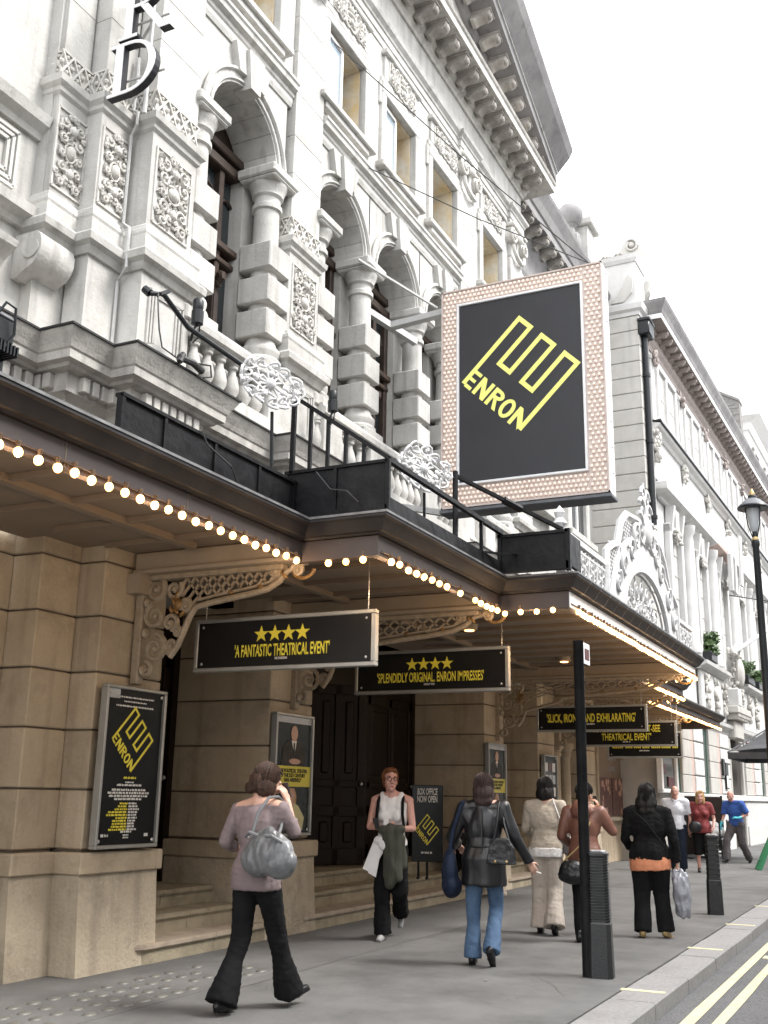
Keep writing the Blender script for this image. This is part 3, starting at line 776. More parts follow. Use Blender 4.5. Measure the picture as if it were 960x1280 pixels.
# raking cornice: a right-hand and a left-hand run meeting over the centre
SL = math.tan(rad(22.5)); AX, Z0 = 13.43, 14.42
def rake(sgn, nm):
    prof = [(6.6, -.10), (6.36, -.10), (6.33, -.04), (6.28, 0.0), (6.28, .10), (5.80, .10), (5.80, .30), (5.76, .33), (5.70, .40), (5.50, .62), (5.42, .78), (5.42, .86), (6.6, .90)]
    m = MB(); P = []
    for x in (AX, AX + sgn * 6.65):
        z = Z0 + SL * (6.65 - abs(x - AX))
        P.append([(x, y, z + dz) for y, dz in prof])
    k = len(prof); m.add(P[0] + P[1], [(j, (j + 1) % k, k + (j + 1) % k, k + j) for j in range(k)] + [tuple(range(k)), tuple(range(2 * k - 1, k - 1, -1))])
    r = m.build(nm, 'sooty_stone', TH)
    n = 13
    for i in range(n):
        x = AX + sgn * (.5 + 5.5 * i / (n - 1)); z = Z0 + SL * (6.65 - abs(x - AX))
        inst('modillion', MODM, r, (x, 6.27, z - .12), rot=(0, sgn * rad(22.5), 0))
    v = MB()
    a, b = (AX, 5.79, Z0 + SL * 6.65 + .31), (AX + sgn * 6.65, 5.79, Z0 + .31)
    v.bar(a, b, .05, .03); v.build('rake_fillet', 'pale_stone', r)
rake(1, 'raking_cornice'); rake(-1, 'raking_cornice')
v = MB(); v.prism([(AX - 6.3, 14.48), (AX + 6.3, 14.48), (AX, 14.48 + 6.3 * SL)], 6.45, 7.9); TY = v.build('tympanum', 'pale_stone', TH)
v = MB(); rn = random.Random(8)
for k in range(26):
    x = rn.uniform(-4.6, 4.8); hmax = (6.0 - abs(x)) * SL - .35
    if hmax < .3: continue
    z = rn.uniform(.2, hmax); r0 = rn.uniform(.12, .22)
    pts = spiral(AX + x, 14.55 + z, r0, r0 * .2, rn.uniform(0, 6), rn.choice((-1.2, 1.2)), 12)
    v.tube([(p[0], 6.42, p[1]) for p in pts], .035, 5)
v.build('tympanum_carving', 'carved_stone', TY, smooth=True)

# ---- side bays set back: cornice, parapet, windows
SP = [(19.9, 7.08), (27.45, 7.08)]
v = MB(); v.sweep(SP, [(-.3, 13.2), (.02, 13.2), (.05, 13.3), (.05, 13.9), (.09, 14.0), (.14, 14.12), (.14, 14.3), (.52, 14.32), (.52, 14.52), (.56, 14.55), (.62, 14.75), (.74, 14.98), (.76, 15.06), (-.3, 15.1)])
SC1 = v.build('side_cornice', 'sooty_stone', TH)
for i in range(13): inst('modillion', MODM, SC1, (20.2 + i * .58, 6.95, 14.1))
v = MB(); v.box(20.0, 27.45, 7.0, 7.5, 15.05, 15.75); v.cbox(20.0, 27.45, 6.9, 7.6, 15.75, 15.88, .02); PA = v.build('parapet', 'pale_stone', TH)
for bx, r in ((25.6, .36),):
    v = MB(); v.cbox(bx - .3, bx + .3, 6.75, 7.35, 15.1, 15.42, .02); v.cbox(bx - .27, bx + .27, 6.78, 7.32, 15.42, 16.3, .02); v.lathe([(.26, 16.3), (.26, 16.38), (.14, 16.46), (.12, 16.6), (.2, 16.68)], (bx, 7.05, 0), 16); v.ball((bx, 7.05, 17.0), r, 20, 14); v.build('ball_finial', 'sooty_stone', PA, smooth=True)
v = MB(); v.cbox(26.1, 26.85, 6.7, 7.4, 15.1, 16.9, .02); v.cbox(26.0, 26.9, 6.55, 7.5, 16.9, 17.12, .03); v.build('parapet_block', 'pale_stone', PA)
for X0 in (3.6, 23.4):                                   # windows of the side bays
    for z0, z1 in ((7.75, 10.2), (10.9, 12.4)):
        for c in ((X0 + .9,) if X0 < 10 else (21.9, 25.2)):
            v = MB()
            for xa, xb, za, zb in ((c - .95, c - .7, z0, z1 + .2), (c + .7, c + .95, z0, z1 + .2), (c - .95, c + .95, z1, z1 + .25)): v.cbox(xa, xb, 6.92, 7.1, za, zb, .03)
            sw = v.build('side_window', 'pale_stone', TH)
            v = MB(); v.box(c - .7, c + .7, 7.03, 7.05, z0, z1); v.build('pane', 'dark_glass', sw)
            v = MB(); v.cbox(c - 1.15, c + 1.15, 6.78, 7.1, z0 - .2, z0, .03); v.build('sill', 'pale_stone', sw)
            v = MB(); v.cbox(c - .05, c + .05, 6.98, 7.04, z0, z1, .01); v.cbox(c - .7, c + .7, 6.98, 7.04, (z0 + z1) / 2 - .04, (z0 + z1) / 2 + .04, .01); v.build('glazing_bar', 'white_frame', sw)
v = MB(); v.sweep([(2.0, 7.06), (6.56, 7.06)], [(-.1, 7.5), (.04, 7.5), (.06, 7.56), (.14, 7.62), (.17, 7.72), (-.1, 7.76)]); v.build('side_sill_course', 'pale_stone', TH)
v = MB(); v.sweep([(2.0, 7.06), (6.56, 7.06)], [(-.1, 6.5), (.05, 6.5), (.08, 6.56), (.17, 6.6), (.18, 6.7), (-.1, 6.74)]); v.build('side_base_course', 'pale_stone', TH)
v = MB(); v.sweep([(2.0, 7.0), (6.2, 7.0)], [(-.1, 5.95), (.05, 5.95), (.09, 6.02), (.22, 6.12), (.24, 6.18), (-.1, 6.22)]); v.build('side_hood', 'pale_stone', TH)
for k, ins in enumerate((0, .06, .12)):
    v = MB()
    for a, b in (((5.0 + ins, 6.85 + ins), (6.3 - ins, 6.85 + ins)), ((6.3 - ins, 6.85 + ins), (6.3 - ins, 7.42 - ins)), ((6.3 - ins, 7.42 - ins), (5.0 + ins, 7.42 - ins))): v.bar((a[0], 7.04, a[1]), (b[0], 7.04, b[1]), .035)
    v.build('panel_moulding', 'pale_stone', TH)
# thin service pipe down the angle of the pilasters
v = MB(); v.tube([(7.38, 6.62, 8.9), (7.37, 6.60, 8.6), (7.36, 6.61, 8.25), (7.35, 6.54, 8.2), (7.35, 6.54, 8.05), (7.37, 6.62, 7.95), (7.37, 6.62, 6.95), (7.33, 6.5, 6.85), (7.31, 6.48, 6.4), (7.36, 6.62, 6.3), (7.36, 6.62, 5.5)], .017, 6); v.build('service_pipe', 'grey_pipe', TH)

# ---- ground-floor piers of coursed blocks
CRS = [.95, 1.43, 1.915, 2.40, 2.88, 3.36, 3.95]
def pier(x0, x1, yf, yb, side=True, nm='pier'):
    core = MB(); core.box(x0 + .025, x1 - .025, yf + .025, yb, 0, 3.95); P = core.build(nm, 'mortar', TH)
    v = MB()
    v.prism([(yf - .10, 0), (yf - .055, .70), (yf - .055, .76), (yb, .76), (yb, 0)], x0 - .06, x1 + .06, 'x'); v.build('plinth', 'plinth_stone', P)
    v = MB(); v.cbox(x0 - .09, x1 + .09, yf - .09, yb, .765, .935, .012); v.build('band_stone', 'buff_stone', P)
    for i in range(6):
        v = MB(); d = rnd.uniform(-.003, .003); v.cbox(x0 + d, x1 + d, yf + d, yb, CRS[i] + .008, CRS[i + 1] - .008, .010); v.build('stone', 'buff_stone', P)
    return P
pier(3.6, 5.6, 6.75, 7.8); pier(5.6, 6.55, 6.75, 7.8); pier(6.55, 7.02, 6.43, 7.8); pier(7.02, 7.9, 6.15, 7.4)
pier(9.75, 10.65, 6.12, 7.4); pier(16.2, 17.1, 6.12, 7.36); pier(18.95, 19.95, 6.12, 7.2)
pier(21.9, 22.6, 6.05, 7.4, nm='pier'); pier(22.9, 23.6, 6.4, 7.4)
# entrance bays: dark timber doors, fanlight wall, steps
def steps(x0, x1, cut0=.26, cut1=.26):
    E_ = thing('entrance_steps', '', 'steps', ((x0 + x1) / 2, 6.3, 0))
    for k, (yf, z) in enumerate(((6.0, .165), (6.33, .335), (6.66, .50))):
        xa, xb = (x0 - .34, x1 + .30) if k == 0 else (x0, x1)
        n = max(2, round((xb - xa) / 1.35))
        for j in range(n):
            a, b = xa + (xb - xa) * j / n, xa + (xb - xa) * (j + 1) / n - .006
            def plan(in_, yb):
                """Outline in plan; the free ends of the lowest step are rounded."""
                P_ = []; r_ = .20
                if k == 0 and j == 0: P_ += [(a + in_, yb)] + [(a + in_ + (r_ - in_ * .0) * (1 - math.cos(t * math.pi / 12)), yf + in_ + r_ * (1 - math.sin(t * math.pi / 12))) for t in range(7)]
                else: P_ += [(a, yb), (a, yf + in_)]
                if k == 0 and j == n - 1: P_ += [(b - in_ - r_ * (1 - math.sin(t * math.pi / 12)), yf + in_ + r_ * (1 - math.cos(t * math.pi / 12))) for t in range(7)] + [(b - in_, yb)]
                else: P_ += [(b, yf + in_), (b, yb)]
                return P_
            yb = (6.40, 6.69, 7.9)[k]
            v = MB(); v.prism(plan(.035, yb), z - .17 if k else 0, z - .05, 'z'); v.build('riser_stone', 'step_stone', E_)
            v = MB(); v.prism(plan(.012, yb), z - .05, z - .038, 'z'); v.prism(plan(0, yb), z - .038, z - .010, 'z'); v.prism(plan(.012, yb), z - .010, z, 'z')
            v.build('tread_stone', 'step_nosing' if k == 0 else 'step_stone', E_)
    return E_
E1 = steps(7.96, 9.70); E1['label'] = 'short flight of three worn stone steps beside the first poster pier'; E1['group'] = 'stone entrance steps'
E2 = steps(10.72, 16.15); E2['label'] = 'widest flight of three worn stone steps, below the open dark doors'; E2['group'] = 'stone entrance steps'
E3 = steps(17.2, 18.9); E3['label'] = 'far short flight of stone steps between the third and fourth piers'; E3['group'] = 'stone entrance steps'
v = MB()
v.box(7.9, 9.75, 7.75, 7.89, .5, 3.9); v.box(10.65, 16.2, 7.75, 7.89, .5, 3.9); v.box(17.1, 18.95, 7.75, 7.89, .5, 3.9); v.box(19.95, 21.9, 7.2, 7.3, 0, 3.9); v.box(22.6, 22.9, 7.2, 7.3, 0, 3.9)
v.build('lobby_wall', 'interior_dark', TH)
def door(c, w_, y, z0, z1, parent=TH, rot=0.0, hinge=None):
    """A panelled leaf; built about its hinge so it can stand open."""
    hx = hinge if hinge is not None else c - w_ / 2
    a = hx - (c - w_ / 2)
    m = MB(); x0 = -a; m.box(x0, x0 + w_, 0, .05, z0, z1)
    for xa, xb in ((x0, x0 + .12), (x0 + w_ - .12, x0 + w_), (x0 + w_ / 2 - .05, x0 + w_ / 2 + .05)): m.cbox(xa, xb, -.025, .03, z0, z1, .01)
    for za, zb in ((z0, z0 + .22), (z0 + .62, z0 + .76), (z0 + 1.0, z0 + 1.1), (z1 - .14, z1)): m.cbox(x0, x0 + w_, -.025, .03, za, zb, .01)
    for cx_ in (x0 + .12 + (w_ / 2 - .17) / 2, x0 + w_ / 2 + .05 + (w_ / 2 - .17) / 2):
        m.cbox(cx_ - (w_ / 2 - .17) / 2 + .05, cx_ + (w_ / 2 - .17) / 2 - .05, -.02, .03, z0 + .28, z0 + .56, .03)
        m.cbox(cx_ - (w_ / 2 - .17) / 2 + .05, cx_ + (w_ / 2 - .17) / 2 - .05, -.02, .03, z0 + 1.18, z1 - .22, .03)
    me = m.mesh('door', 'dark_wood')
    o = inst('door', me, parent, (hx, y, 0), rot=(0, 0, rot))
    k = MB(); k.ball((x0 + w_ - .07, -.06, z0 + 1.05), .028, 8, 6); k.tube([(x0 + w_ - .07, -.06, z0 + 1.05), (x0 + w_ - .07, 0, z0 + 1.05)], .012, 6)
    h = k.mesh('handle', 'steel', smooth=True); hh = link('handle', h, o)
    return o
door(8.35, .86, 7.42, .52, 2.9); door(9.25, .86, 7.42, .52, 2.9)
door(11.15, .86, 7.42, .52, 2.9); door(12.1, .86, 7.42, .52, 2.9)
door(13.15, .80, 7.36, .52, 2.9, rot=rad(-48), hinge=12.75)
door(15.30, 1.62, 7.38, .52, 2.9)
door(17.6, .86, 7.42, .52, 2.9); door(18.5, .86, 7.42, .52, 2.9)
v = MB()
for x0, x1 in ((7.9, 9.75), (10.65, 16.2), (17.1, 18.95)):
    v.box(x0, x1, 7.36, 7.5, 2.9, 3.05); v.box(x0, x1, 7.40, 7.46, 3.05, 3.6)
    for x in (x0, x1 - .1): v.box(x, x + .1, 7.34, 7.5, .5, 3.6)
for x in (12.62, 14.42): v.box(x - .06, x + .06, 7.34, 7.5, .5, 2.9)
v.build('door_frame', 'dark_wood', TH)
# right-hand shop bay: framed display window with production photographs
v = MB(); v.box(23.6, 27.5, 6.62, 7.3, 0, 1.0); v.box(23.6, 27.5, 6.62, 7.3, 2.95, 3.9); v.box(23.6, 24.6, 6.62, 7.3, 1.0, 2.95); v.build('shop_wall', 'buff_stone', TH)
v = MB(); v.cbox(24.5, 27.6, 6.5, 6.62, .93, 1.02, .01); v.cbox(24.5, 24.62, 6.5, 6.62, 1.02, 2.95, .01); v.cbox(27.45, 27.6, 6.5, 6.62, 1.02, 2.95, .01)
DW = v.build('display_window', 'plinth_stone', TH)
v = MB(); v.box(24.62, 27.5, 6.58, 6.61, 1.02, 2.95); v.build('display_board', 'soffit_paint', DW)
for x0, x1 in ((24.75, 25.85), (26.0, 27.2)):
    v = MB(); v.box(x0, x1, 6.555, 6.578, 1.06, 1.92); v.build('photo_print', 'print_meal', DW)
    v = MB(); rn = random.Random(int(x0 * 10))
    for k in range(12):
        v.ball((rn.uniform(x0 + .12, x1 - .12), 6.553, rn.uniform(1.14, 1.85)), (rn.uniform(.05, .10), .006, rn.uniform(.05, .09)), 8, 5)
    v.build('photo_detail', 'print_skin', DW)
place_text('reception', DW, (26.05, 6.57, 2.34), (1, 0, 0), (0, 0, 1), .17, 'poster_pale', squeeze=.9)
place_text('rooms', DW, (26.05, 6.57, 2.08), (1, 0, 0), (0, 0, 1), .17, 'poster_pale', squeeze=.9)
for x in (19.98 + .55, 21.2):                            # slim columns by the far doors
    v = MB(); v.lathe([(.16, 0), (.16, .5), (.12, .55), (.11, 2.2), (.14, 2.26), (.12, 2.3), (.19, 2.42), (.19, 2.5)], (x, 6.3, 0), 14); v.build('door_column', 'buff_stone', TH, smooth=True)
# ================================================================== the canopy over the pavement
CAN = thing('canopy', 'long stepped brown theatre canopy edged with glowing round bulbs', 'canopy', (13.43, 6.15, 0))
FY = [4.36, 3.66, 2.93, 3.78, 4.48]; BX = [-1.0, 7.33, 10.15, 17.05, 20.6, 29.4]
FP = []
for i in range(5): FP += [(BX[i], FY[i]), (BX[i + 1], FY[i])]
FP.append((29.4, 6.4))
v = MB(); v.sweep(FP, [(-.07, 3.27), (0, 3.27), (0, 3.435), (-.07, 3.44)]); v.build('fascia', 'fascia_paint', CAN)
v = MB(); v.sweep(FP, [(-.07, 3.44), (.025, 3.44), (.035, 3.455), (.06, 3.462), (.115, 3.545), (.135, 3.56), (.135, 3.585), (.10, 3.59), (-.12, 3.565)]); GU = v.build('gutter', 'gutter_lead', CAN)
v = MB(); v.sweep(FP, [(.105, 3.588), (.142, 3.583), (.142, 3.602), (.105, 3.606)]); v.build('gutter_edge', 'lead_edge', GU)
v = MB(); v.box(10.165, 17.035, 2.922, 2.94, 3.275, 3.432); v.build('fascia_board', 'white_fascia', CAN)
v = MB()
for i in range(17): v.prism([(2.93 - .028, 3.446), (2.93 - .064, 3.466), (2.93 - .12, 3.55), (2.93 - .14, 3.562), (2.93 - .14, 3.588), (2.93 - .02, 3.588)], 10.5 + i * .40, 10.516 + i * .40, 'x')
v.build('gutter_joint', 'lead_edge', GU, kind='stuff')
# roof, soffit and cross beams
v = MB()
for i in range(5):
    v.add([(BX[i], FY[i] + .06, 3.565), (BX[i + 1], FY[i] + .06, 3.565), (BX[i + 1], 6.64, 3.64), (BX[i], 6.64, 3.64)], [(0, 1, 2, 3)])
v.build('roof_lead', 'gutter_lead', CAN)
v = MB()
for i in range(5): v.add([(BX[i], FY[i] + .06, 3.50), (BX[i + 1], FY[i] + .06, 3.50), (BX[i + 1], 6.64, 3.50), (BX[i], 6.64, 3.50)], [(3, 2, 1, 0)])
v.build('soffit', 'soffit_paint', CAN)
v = MB()
for i in range(5):
    x = BX[i] + .5
    while x < BX[i + 1] - .2: v.box(x - .02, x + .02, FY[i] + .08, 6.1, 3.455, 3.499); x += .62
    v.box(BX[i] + .1, BX[i + 1] - .1, 5.35, 5.43, 3.44, 3.498)
v.build('joist', 'soffit_paint', CAN, kind='stuff')
BR = [(7.47, 4.36), (10.2, 3.66), (16.75, 2.96), (20.1, 3.8)]
for x, yf in BR + [(25.2, 4.5)]:
    v = MB(); v.cbox(x - .10, x + .10, yf + .08, 6.12, 3.335, 3.495, .01); v.cbox(x - .13, x + .13, yf + .09, 6.12, 3.30, 3.338, .008); v.build('cross_beam', 'beam_paint', CAN)
    v = MB(); v.box(x - .16, x + .16, 6.0, 6.16, 3.12, 3.3); v.build('corbel', 'beam_paint', CAN)
# bulbs hang below the fascia
bm_ = MB(); bm_.lathe([(.013, .025), (.013, .050), (.016, .054), (.016, .068)], n=8); bm_.cur = 1; bm_.ball((0, 0, 0), (.0275, .0275, .030), 10, 8)
BULB = bm_.mesh('bulb', ['bulb_socket', 'bulb'], smooth=True); BULB2 = bm_.mesh('bulb', ['bulb_socket', 'bulb_dim'], smooth=True)
ZB = 3.275
pos = []
x = 1.1
while x < 7.28: pos.append((x, 4.345)); x += .152
for k in range(3): pos.append((7.345, 4.14 - k * .16))
for x in [7.50 + .165 * k for k in range(8)] + [8.98] + [9.36 + .155 * k for k in range(5)]: pos.append((x, 3.645))
for k in range(4): pos.append((10.165, 3.63 - k * .17))
x = 10.36
while x < 16.98: pos.append((x, 2.912)); x += .125
for k in range(4): pos.append((17.04, 3.05 + k * .18))
x = 17.5
while x < 20.55: pos.append((x, 3.765)); x += .155
for k in range(3): pos.append((20.59, 3.9 + k * .18))
x = 20.8
while x < 29.3: pos.append((x, 4.465)); x += .165
for i, (x, y) in enumerate(pos):
    inst('bulb', BULB2 if rnd.random() < .3 else BULB, CAN, (x + rnd.uniform(-.008, .008), y - .022, ZB - .026 + rnd.uniform(-.007, .007)), rot=(rnd.uniform(-.12, .12), rnd.uniform(-.12, .12), 0))
v = MB()
for i in range(5): v.tube([(max(BX[i], 1.0) + .05, FY[i] - .012, 3.312), (BX[i + 1] - .05, FY[i] - .012, 3.312)], .007, 5)
for x, ya, yb in ((7.345, 4.3, 3.7), (10.165, 3.6, 2.98)): v.tube([(x, ya, 3.305), (x, yb, 3.305)], .007, 5)
v.build('bulb_conduit', 'fascia_paint', CAN)
for x, y in ((15.6, 4.6), (12.2, 4.8)):                  # small recessed lamps in the soffit
    v = MB(); v.lathe([(.10, 3.43), (.11, 3.5)], (x, y, 0), 14); v.cur = 1; v.lathe([(.06, 3.42), (.06, 3.428)], (x, y, 0), 12); v.build('downlight', ['cream_iron', 'bulb'], CAN, smooth=True)
for k, (x, y) in enumerate(pos):
    if k % 4: continue
    ld = bpy.data.lights.new('bulb_light', 'POINT'); ld.energy = 1.35; ld.color = (1.0, 0.66, 0.37); ld.shadow_soft_size = .03
    lo = bpy.data.objects.new('bulb_light', ld); COL.objects.link(lo); lo.parent = CAN; lo.location = Vector((x, y + .03, ZB - .105)) - OFF[CAN.name]
v = MB(); w_ = MB()
for i in range(5):
    x = BX[i] + .7
    while x < BX[i + 1] - .1:
        if i != 2: v.box(x - .004, x + .004, FY[i] - .003, FY[i], 3.275, 3.432)
        for zz in (3.30, 3.41): w_.ball((x + .03, FY[i] - (.010 if i == 2 else .001), zz), (.006, .004, .006), 6, 4); w_.ball((x - .03, FY[i] - (.010 if i == 2 else .001), zz), (.006, .004, .006), 6, 4)
        x += 1.21
for x, ya, yb in ((7.33, 4.3, 3.7), (10.15, 3.6, 3.0)):
    w_.ball((x, (ya + yb) / 2, 3.4), (.004, .006, .006), 6, 4)
v.build('fascia_seam', 'mortar', CAN, kind='stuff'); w_.build('fascia_screw', 'lamp_lid', CAN, kind='stuff')
v = MB(); rn = random.Random(12)
for x0, x1, y, z in ((1.0, 7.2, 4.40, 3.63), (7.6, 9.9, 3.70, 3.63)):
    n_ = int((x1 - x0) / .3); v.tube([(x0 + (x1 - x0) * i / n_, y + rn.uniform(-.04, .04), z + rn.uniform(-.01, .02)) for i in range(n_ + 1)], .009, 5)
v.tube([(5.9, 4.39, 3.95), (5.95, 4.36, 3.85), (6.25, 4.36, 3.78), (6.4, 4.38, 3.66)], .006, 5); v.tube([(7.24, 4.2, 4.0), (7.22, 4.05, 3.83), (7.22, 3.9, 3.80), (7.24, 3.8, 3.7)], .006, 5)
v.build('cable', 'cable', CAN)
# cast-iron brackets: lattice arm, scrolled foot, gilt leaves
def bracket(x, yt, ztop=3.30):
    w0 = 6.10; L = w0 - yt
    B = MB(); B.cbox(x - .045, x + .045, w0 - .055, w0 + .03, 2.33, ztop, .01); B.cbox(x - .05, x + .05, yt + .18, w0, ztop - .05, ztop, .01)
    root = B.build('bracket', 'cream_iron', CAN)
    k = L / 1.7
    def Y(t): return w0 - t * k if t > .55 else w0 - t
    ctl = [(.36, 2.56), (.44, 2.66), (.50, 2.80), (.56, 2.92), (.62, 2.99), (.80, 3.02), (1.0, 3.045), (1.2, 3.07), (1.36, 3.10), (1.47, 3.16), (1.54, 3.235), (1.62, 3.26), (1.70, 3.285)]
    v = MB(); v.tube([(x, Y(t), z) for t, z in ctl], [.028] * 10 + [.024, .02, .014], 8)
    v.tube([(x, Y(t), z + .055) for t, z in ctl[4:10]], .014, 6)
    for t, z, r, a, n in ((.16, 3.17, .125, 1.2, 1.5), (.17, 2.93, .12, 1.4, -1.5), (.19, 2.64, .13, 1.6, 1.6), (.36, 2.66, .07, 0, -1.4), (1.64, 3.24, .055, 0, 1.5), (1.42, 3.24, .05, 2, 1.3), (.36, 3.16, .09, 2.5, 1.4), (.34, 2.86, .085, 4.2, -1.4), (.50, 3.0, .06, 1, 1.4), (.10, 2.46, .07, 1.6, 1.3), (.42, 2.78, .05, 0, 1.3)):
        pts = spiral(0, 0, r, .018, a, n, 22)
        v.tube([(x, Y(t) + p[0], z + p[1]) for p in pts], [.026 - .012 * i / 22 for i in range(23)], 6)
        v.ball((x, Y(t), z), .028, 8, 6)
    for t, z in ((.08, 2.45), (.08, 2.78), (.08, 3.05)): v.ball((x, w0 - t, z), (.06, .035, .05), 8, 6)
    v.build('scrollwork', 'cream_iron', root, smooth=True)
    v = MB()                                              # lattice filling
    def zlow(t):
        for (ta, za), (tb, zb) in zip(ctl, ctl[1:]):
            if ta <= t <= tb: return za + (zb - za) * (t - ta) / (tb - ta)
        return ztop
    t = .40
    while t < 1.52:
        for s in (1, -1):
            pts = []
            for q in range(8):
                tt = t + s * q * .035; z = ztop - .05 - q * .04
                if tt < .42 or tt > 1.5 or z < zlow(tt) + .05: break
                pts.append((x, Y(tt), z))
            if len(pts) > 1: v.bar(pts[0], pts[-1], .022, .018)
        t += .095
    v.build('lattice', 'cream_iron', root)
    v = MB(); rn = random.Random(4)
    for t, z, r, a in ((.40, 3.10, .07, 1.9), (.37, 3.05, .06, 1.2), (.44, 3.02, .06, 2.3), (.40, 2.96, .05, .8), (.47, 2.93, .05, 2.4), (.34, 2.98, .05, 1.3), (.43, 3.06, .05, .3), (.10, 2.44, .05, 1.6), (.12, 2.42, .05, 1.0), (1.52, 3.2, .05, .9), (1.49, 3.22, .04, 1.3), (.98, 3.09, .04, .2), (1.28, 3.12, .04, .3)):
        v.ball((x + rn.uniform(-.015, .015), Y(t), z), (.022, r * .8, .018), 8, 6, Matrix.Rotation(a, 3, 'X'))
    v.ball((x, Y(.41), 3.02), (.03, .06, .06), 8, 6); v.build('gilt_leaf', 'gilt', root, smooth=True, kind='stuff')
    v = MB(); v.tube([(x + .0, yt - .0 + .10 * math.cos(a), 3.24 + .075 * math.sin(a)) for a in [math.pi * (1 + i / 10) for i in range(11)]], .016, 6); v.build('tip_hook', 'gilt', root, smooth=True)
for x, yf in BR: bracket(x, yf + .06)
bracket(25.2, 4.56)

# ------------------------------------------------------------------ hanging quotation signs
def star(cx, cz, r):
    return [(cx + (r if i % 2 == 0 else r * .40) * math.sin(math.pi * i / 5), cz + (r if i % 2 == 0 else r * .40) * math.cos(math.pi * i / 5)) for i in range(10)]
def hang_sign(x, y0, y1, z0, z1, lines, stars, label, ztop=3.40):
    S = thing('hanging_sign', label, 'sign', (x, (y0 + y1) / 2, z0), group='quotation signs hanging under the canopy')
    v = MB(); v.cbox(x, x + .055, y0, y1, z0, z1, .006); v.build('panel', 'sign_black', S)
    v = MB(); f = .026
    for a, b, c, d in ((y0 - f, y1 + f, z0 - f, z0 + .012), (y0 - f, y1 + f, z1 - .012, z1 + f), (y0 - f, y0 + .012, z0 + .012, z1 - .012), (y1 - .012, y1 + f, z0 + .012, z1 - .012)): v.cbox(x - .012, x + .065, a, b, c, d, .006)
    v.build('frame', 'aluminium', S)
    v = MB()
    for y in (y0 + .06, y1 - .06):
        for z in (z0 + .05, z1 - .05): v.ball((x - .004, y, z), (.008, .014, .014), 8, 6)
    v.build('fixing_stud', 'steel', S, kind='stuff')
    for y in (y0 + .06, y1 - .06):
        v = MB(); v.tube([(x + .03, y, z1 + f), (x + .03, y, ztop)], .0045, 5); v.build('wire', 'steel', S)
    c = (y0 + y1) / 2
    for q in range(stars):
        sy = c - (q - (stars - 1) / 2) * .142
        v = MB(); v.prism([(-a, b) for a, b in star(-sy, z0 + .295, .078)], x - .004, x + .002, 'x'); v.build('star', 'print_yellow', S)
    for s_, zb, h, w_ in lines:
        if not s_:                                       # a line of print too small to read
            r = random.Random(int(x * 10)); q = MB(); yy = c + w_ / 2
            while yy > c - w_ / 2:
                L = r.uniform(1, 3.5) * h; e = yy
                while e > max(yy - L, c - w_ / 2): q.box(x - .003, x + .001, e - h * .36, e, zb, zb + h); e -= h * .5
                yy -= L + h * .7
            q.build('small_print', 'print_white' if h < .04 else 'print_yellow', S, kind='stuff'); continue
        place_text(s_, S, (x - .001, c, zb), (0, -1, 0), (0, 0, 1), h, 'print_white' if h < .04 else 'print_yellow', width=w_, bold=.022)
    return S
hang_sign(8.0, 4.03, 5.84, 2.51, 2.945, [("'A FANTASTIC THEATRICAL EVENT'", 2.61, .105, .98), ('THE GUARDIAN', 2.575, .022, .13)], 4, "black hanging sign reading 'A FANTASTIC THEATRICAL EVENT' under four stars")
hang_sign(10.9, 3.86, 5.68, 2.565, 3.00, [("'SPLENDIDLY ORIGINAL. ENRON IMPRESSES'", 2.665, .105, 1.30), ('SUNDAY TIMES', 2.625, .022, .13)], 4, "black hanging sign reading 'SPLENDIDLY ORIGINAL. ENRON IMPRESSES' under four stars")
hang_sign(16.9, 3.70, 5.45, 2.49, 2.86, [("'SLICK, IRONIC AND EXHILARATING'", 2.62, .13, 1.45), ('', 2.575, .022, .13)], 0, "black hanging sign reading 'SLICK, IRONIC AND EXHILARATING' behind the sign post")
hang_sign(19.9, 3.83, 5.62, 2.40, 2.81, [("'AN ERA-DEFINING MUST-SEE", 2.64, .12, 1.25), ("THEATRICAL EVENT'", 2.49, .12, .92), ('', 2.45, .022, .13)], 0, "black hanging sign reading 'AN ERA-DEFINING MUST-SEE THEATRICAL EVENT'")
hang_sign(22.0, 4.13, 5.6, 2.27, 2.74, [('', 2.44, .075, 1.30), ('', 2.38, .022, .2)], 5, "farthest and smallest black hanging sign with five stars above one small yellow line")

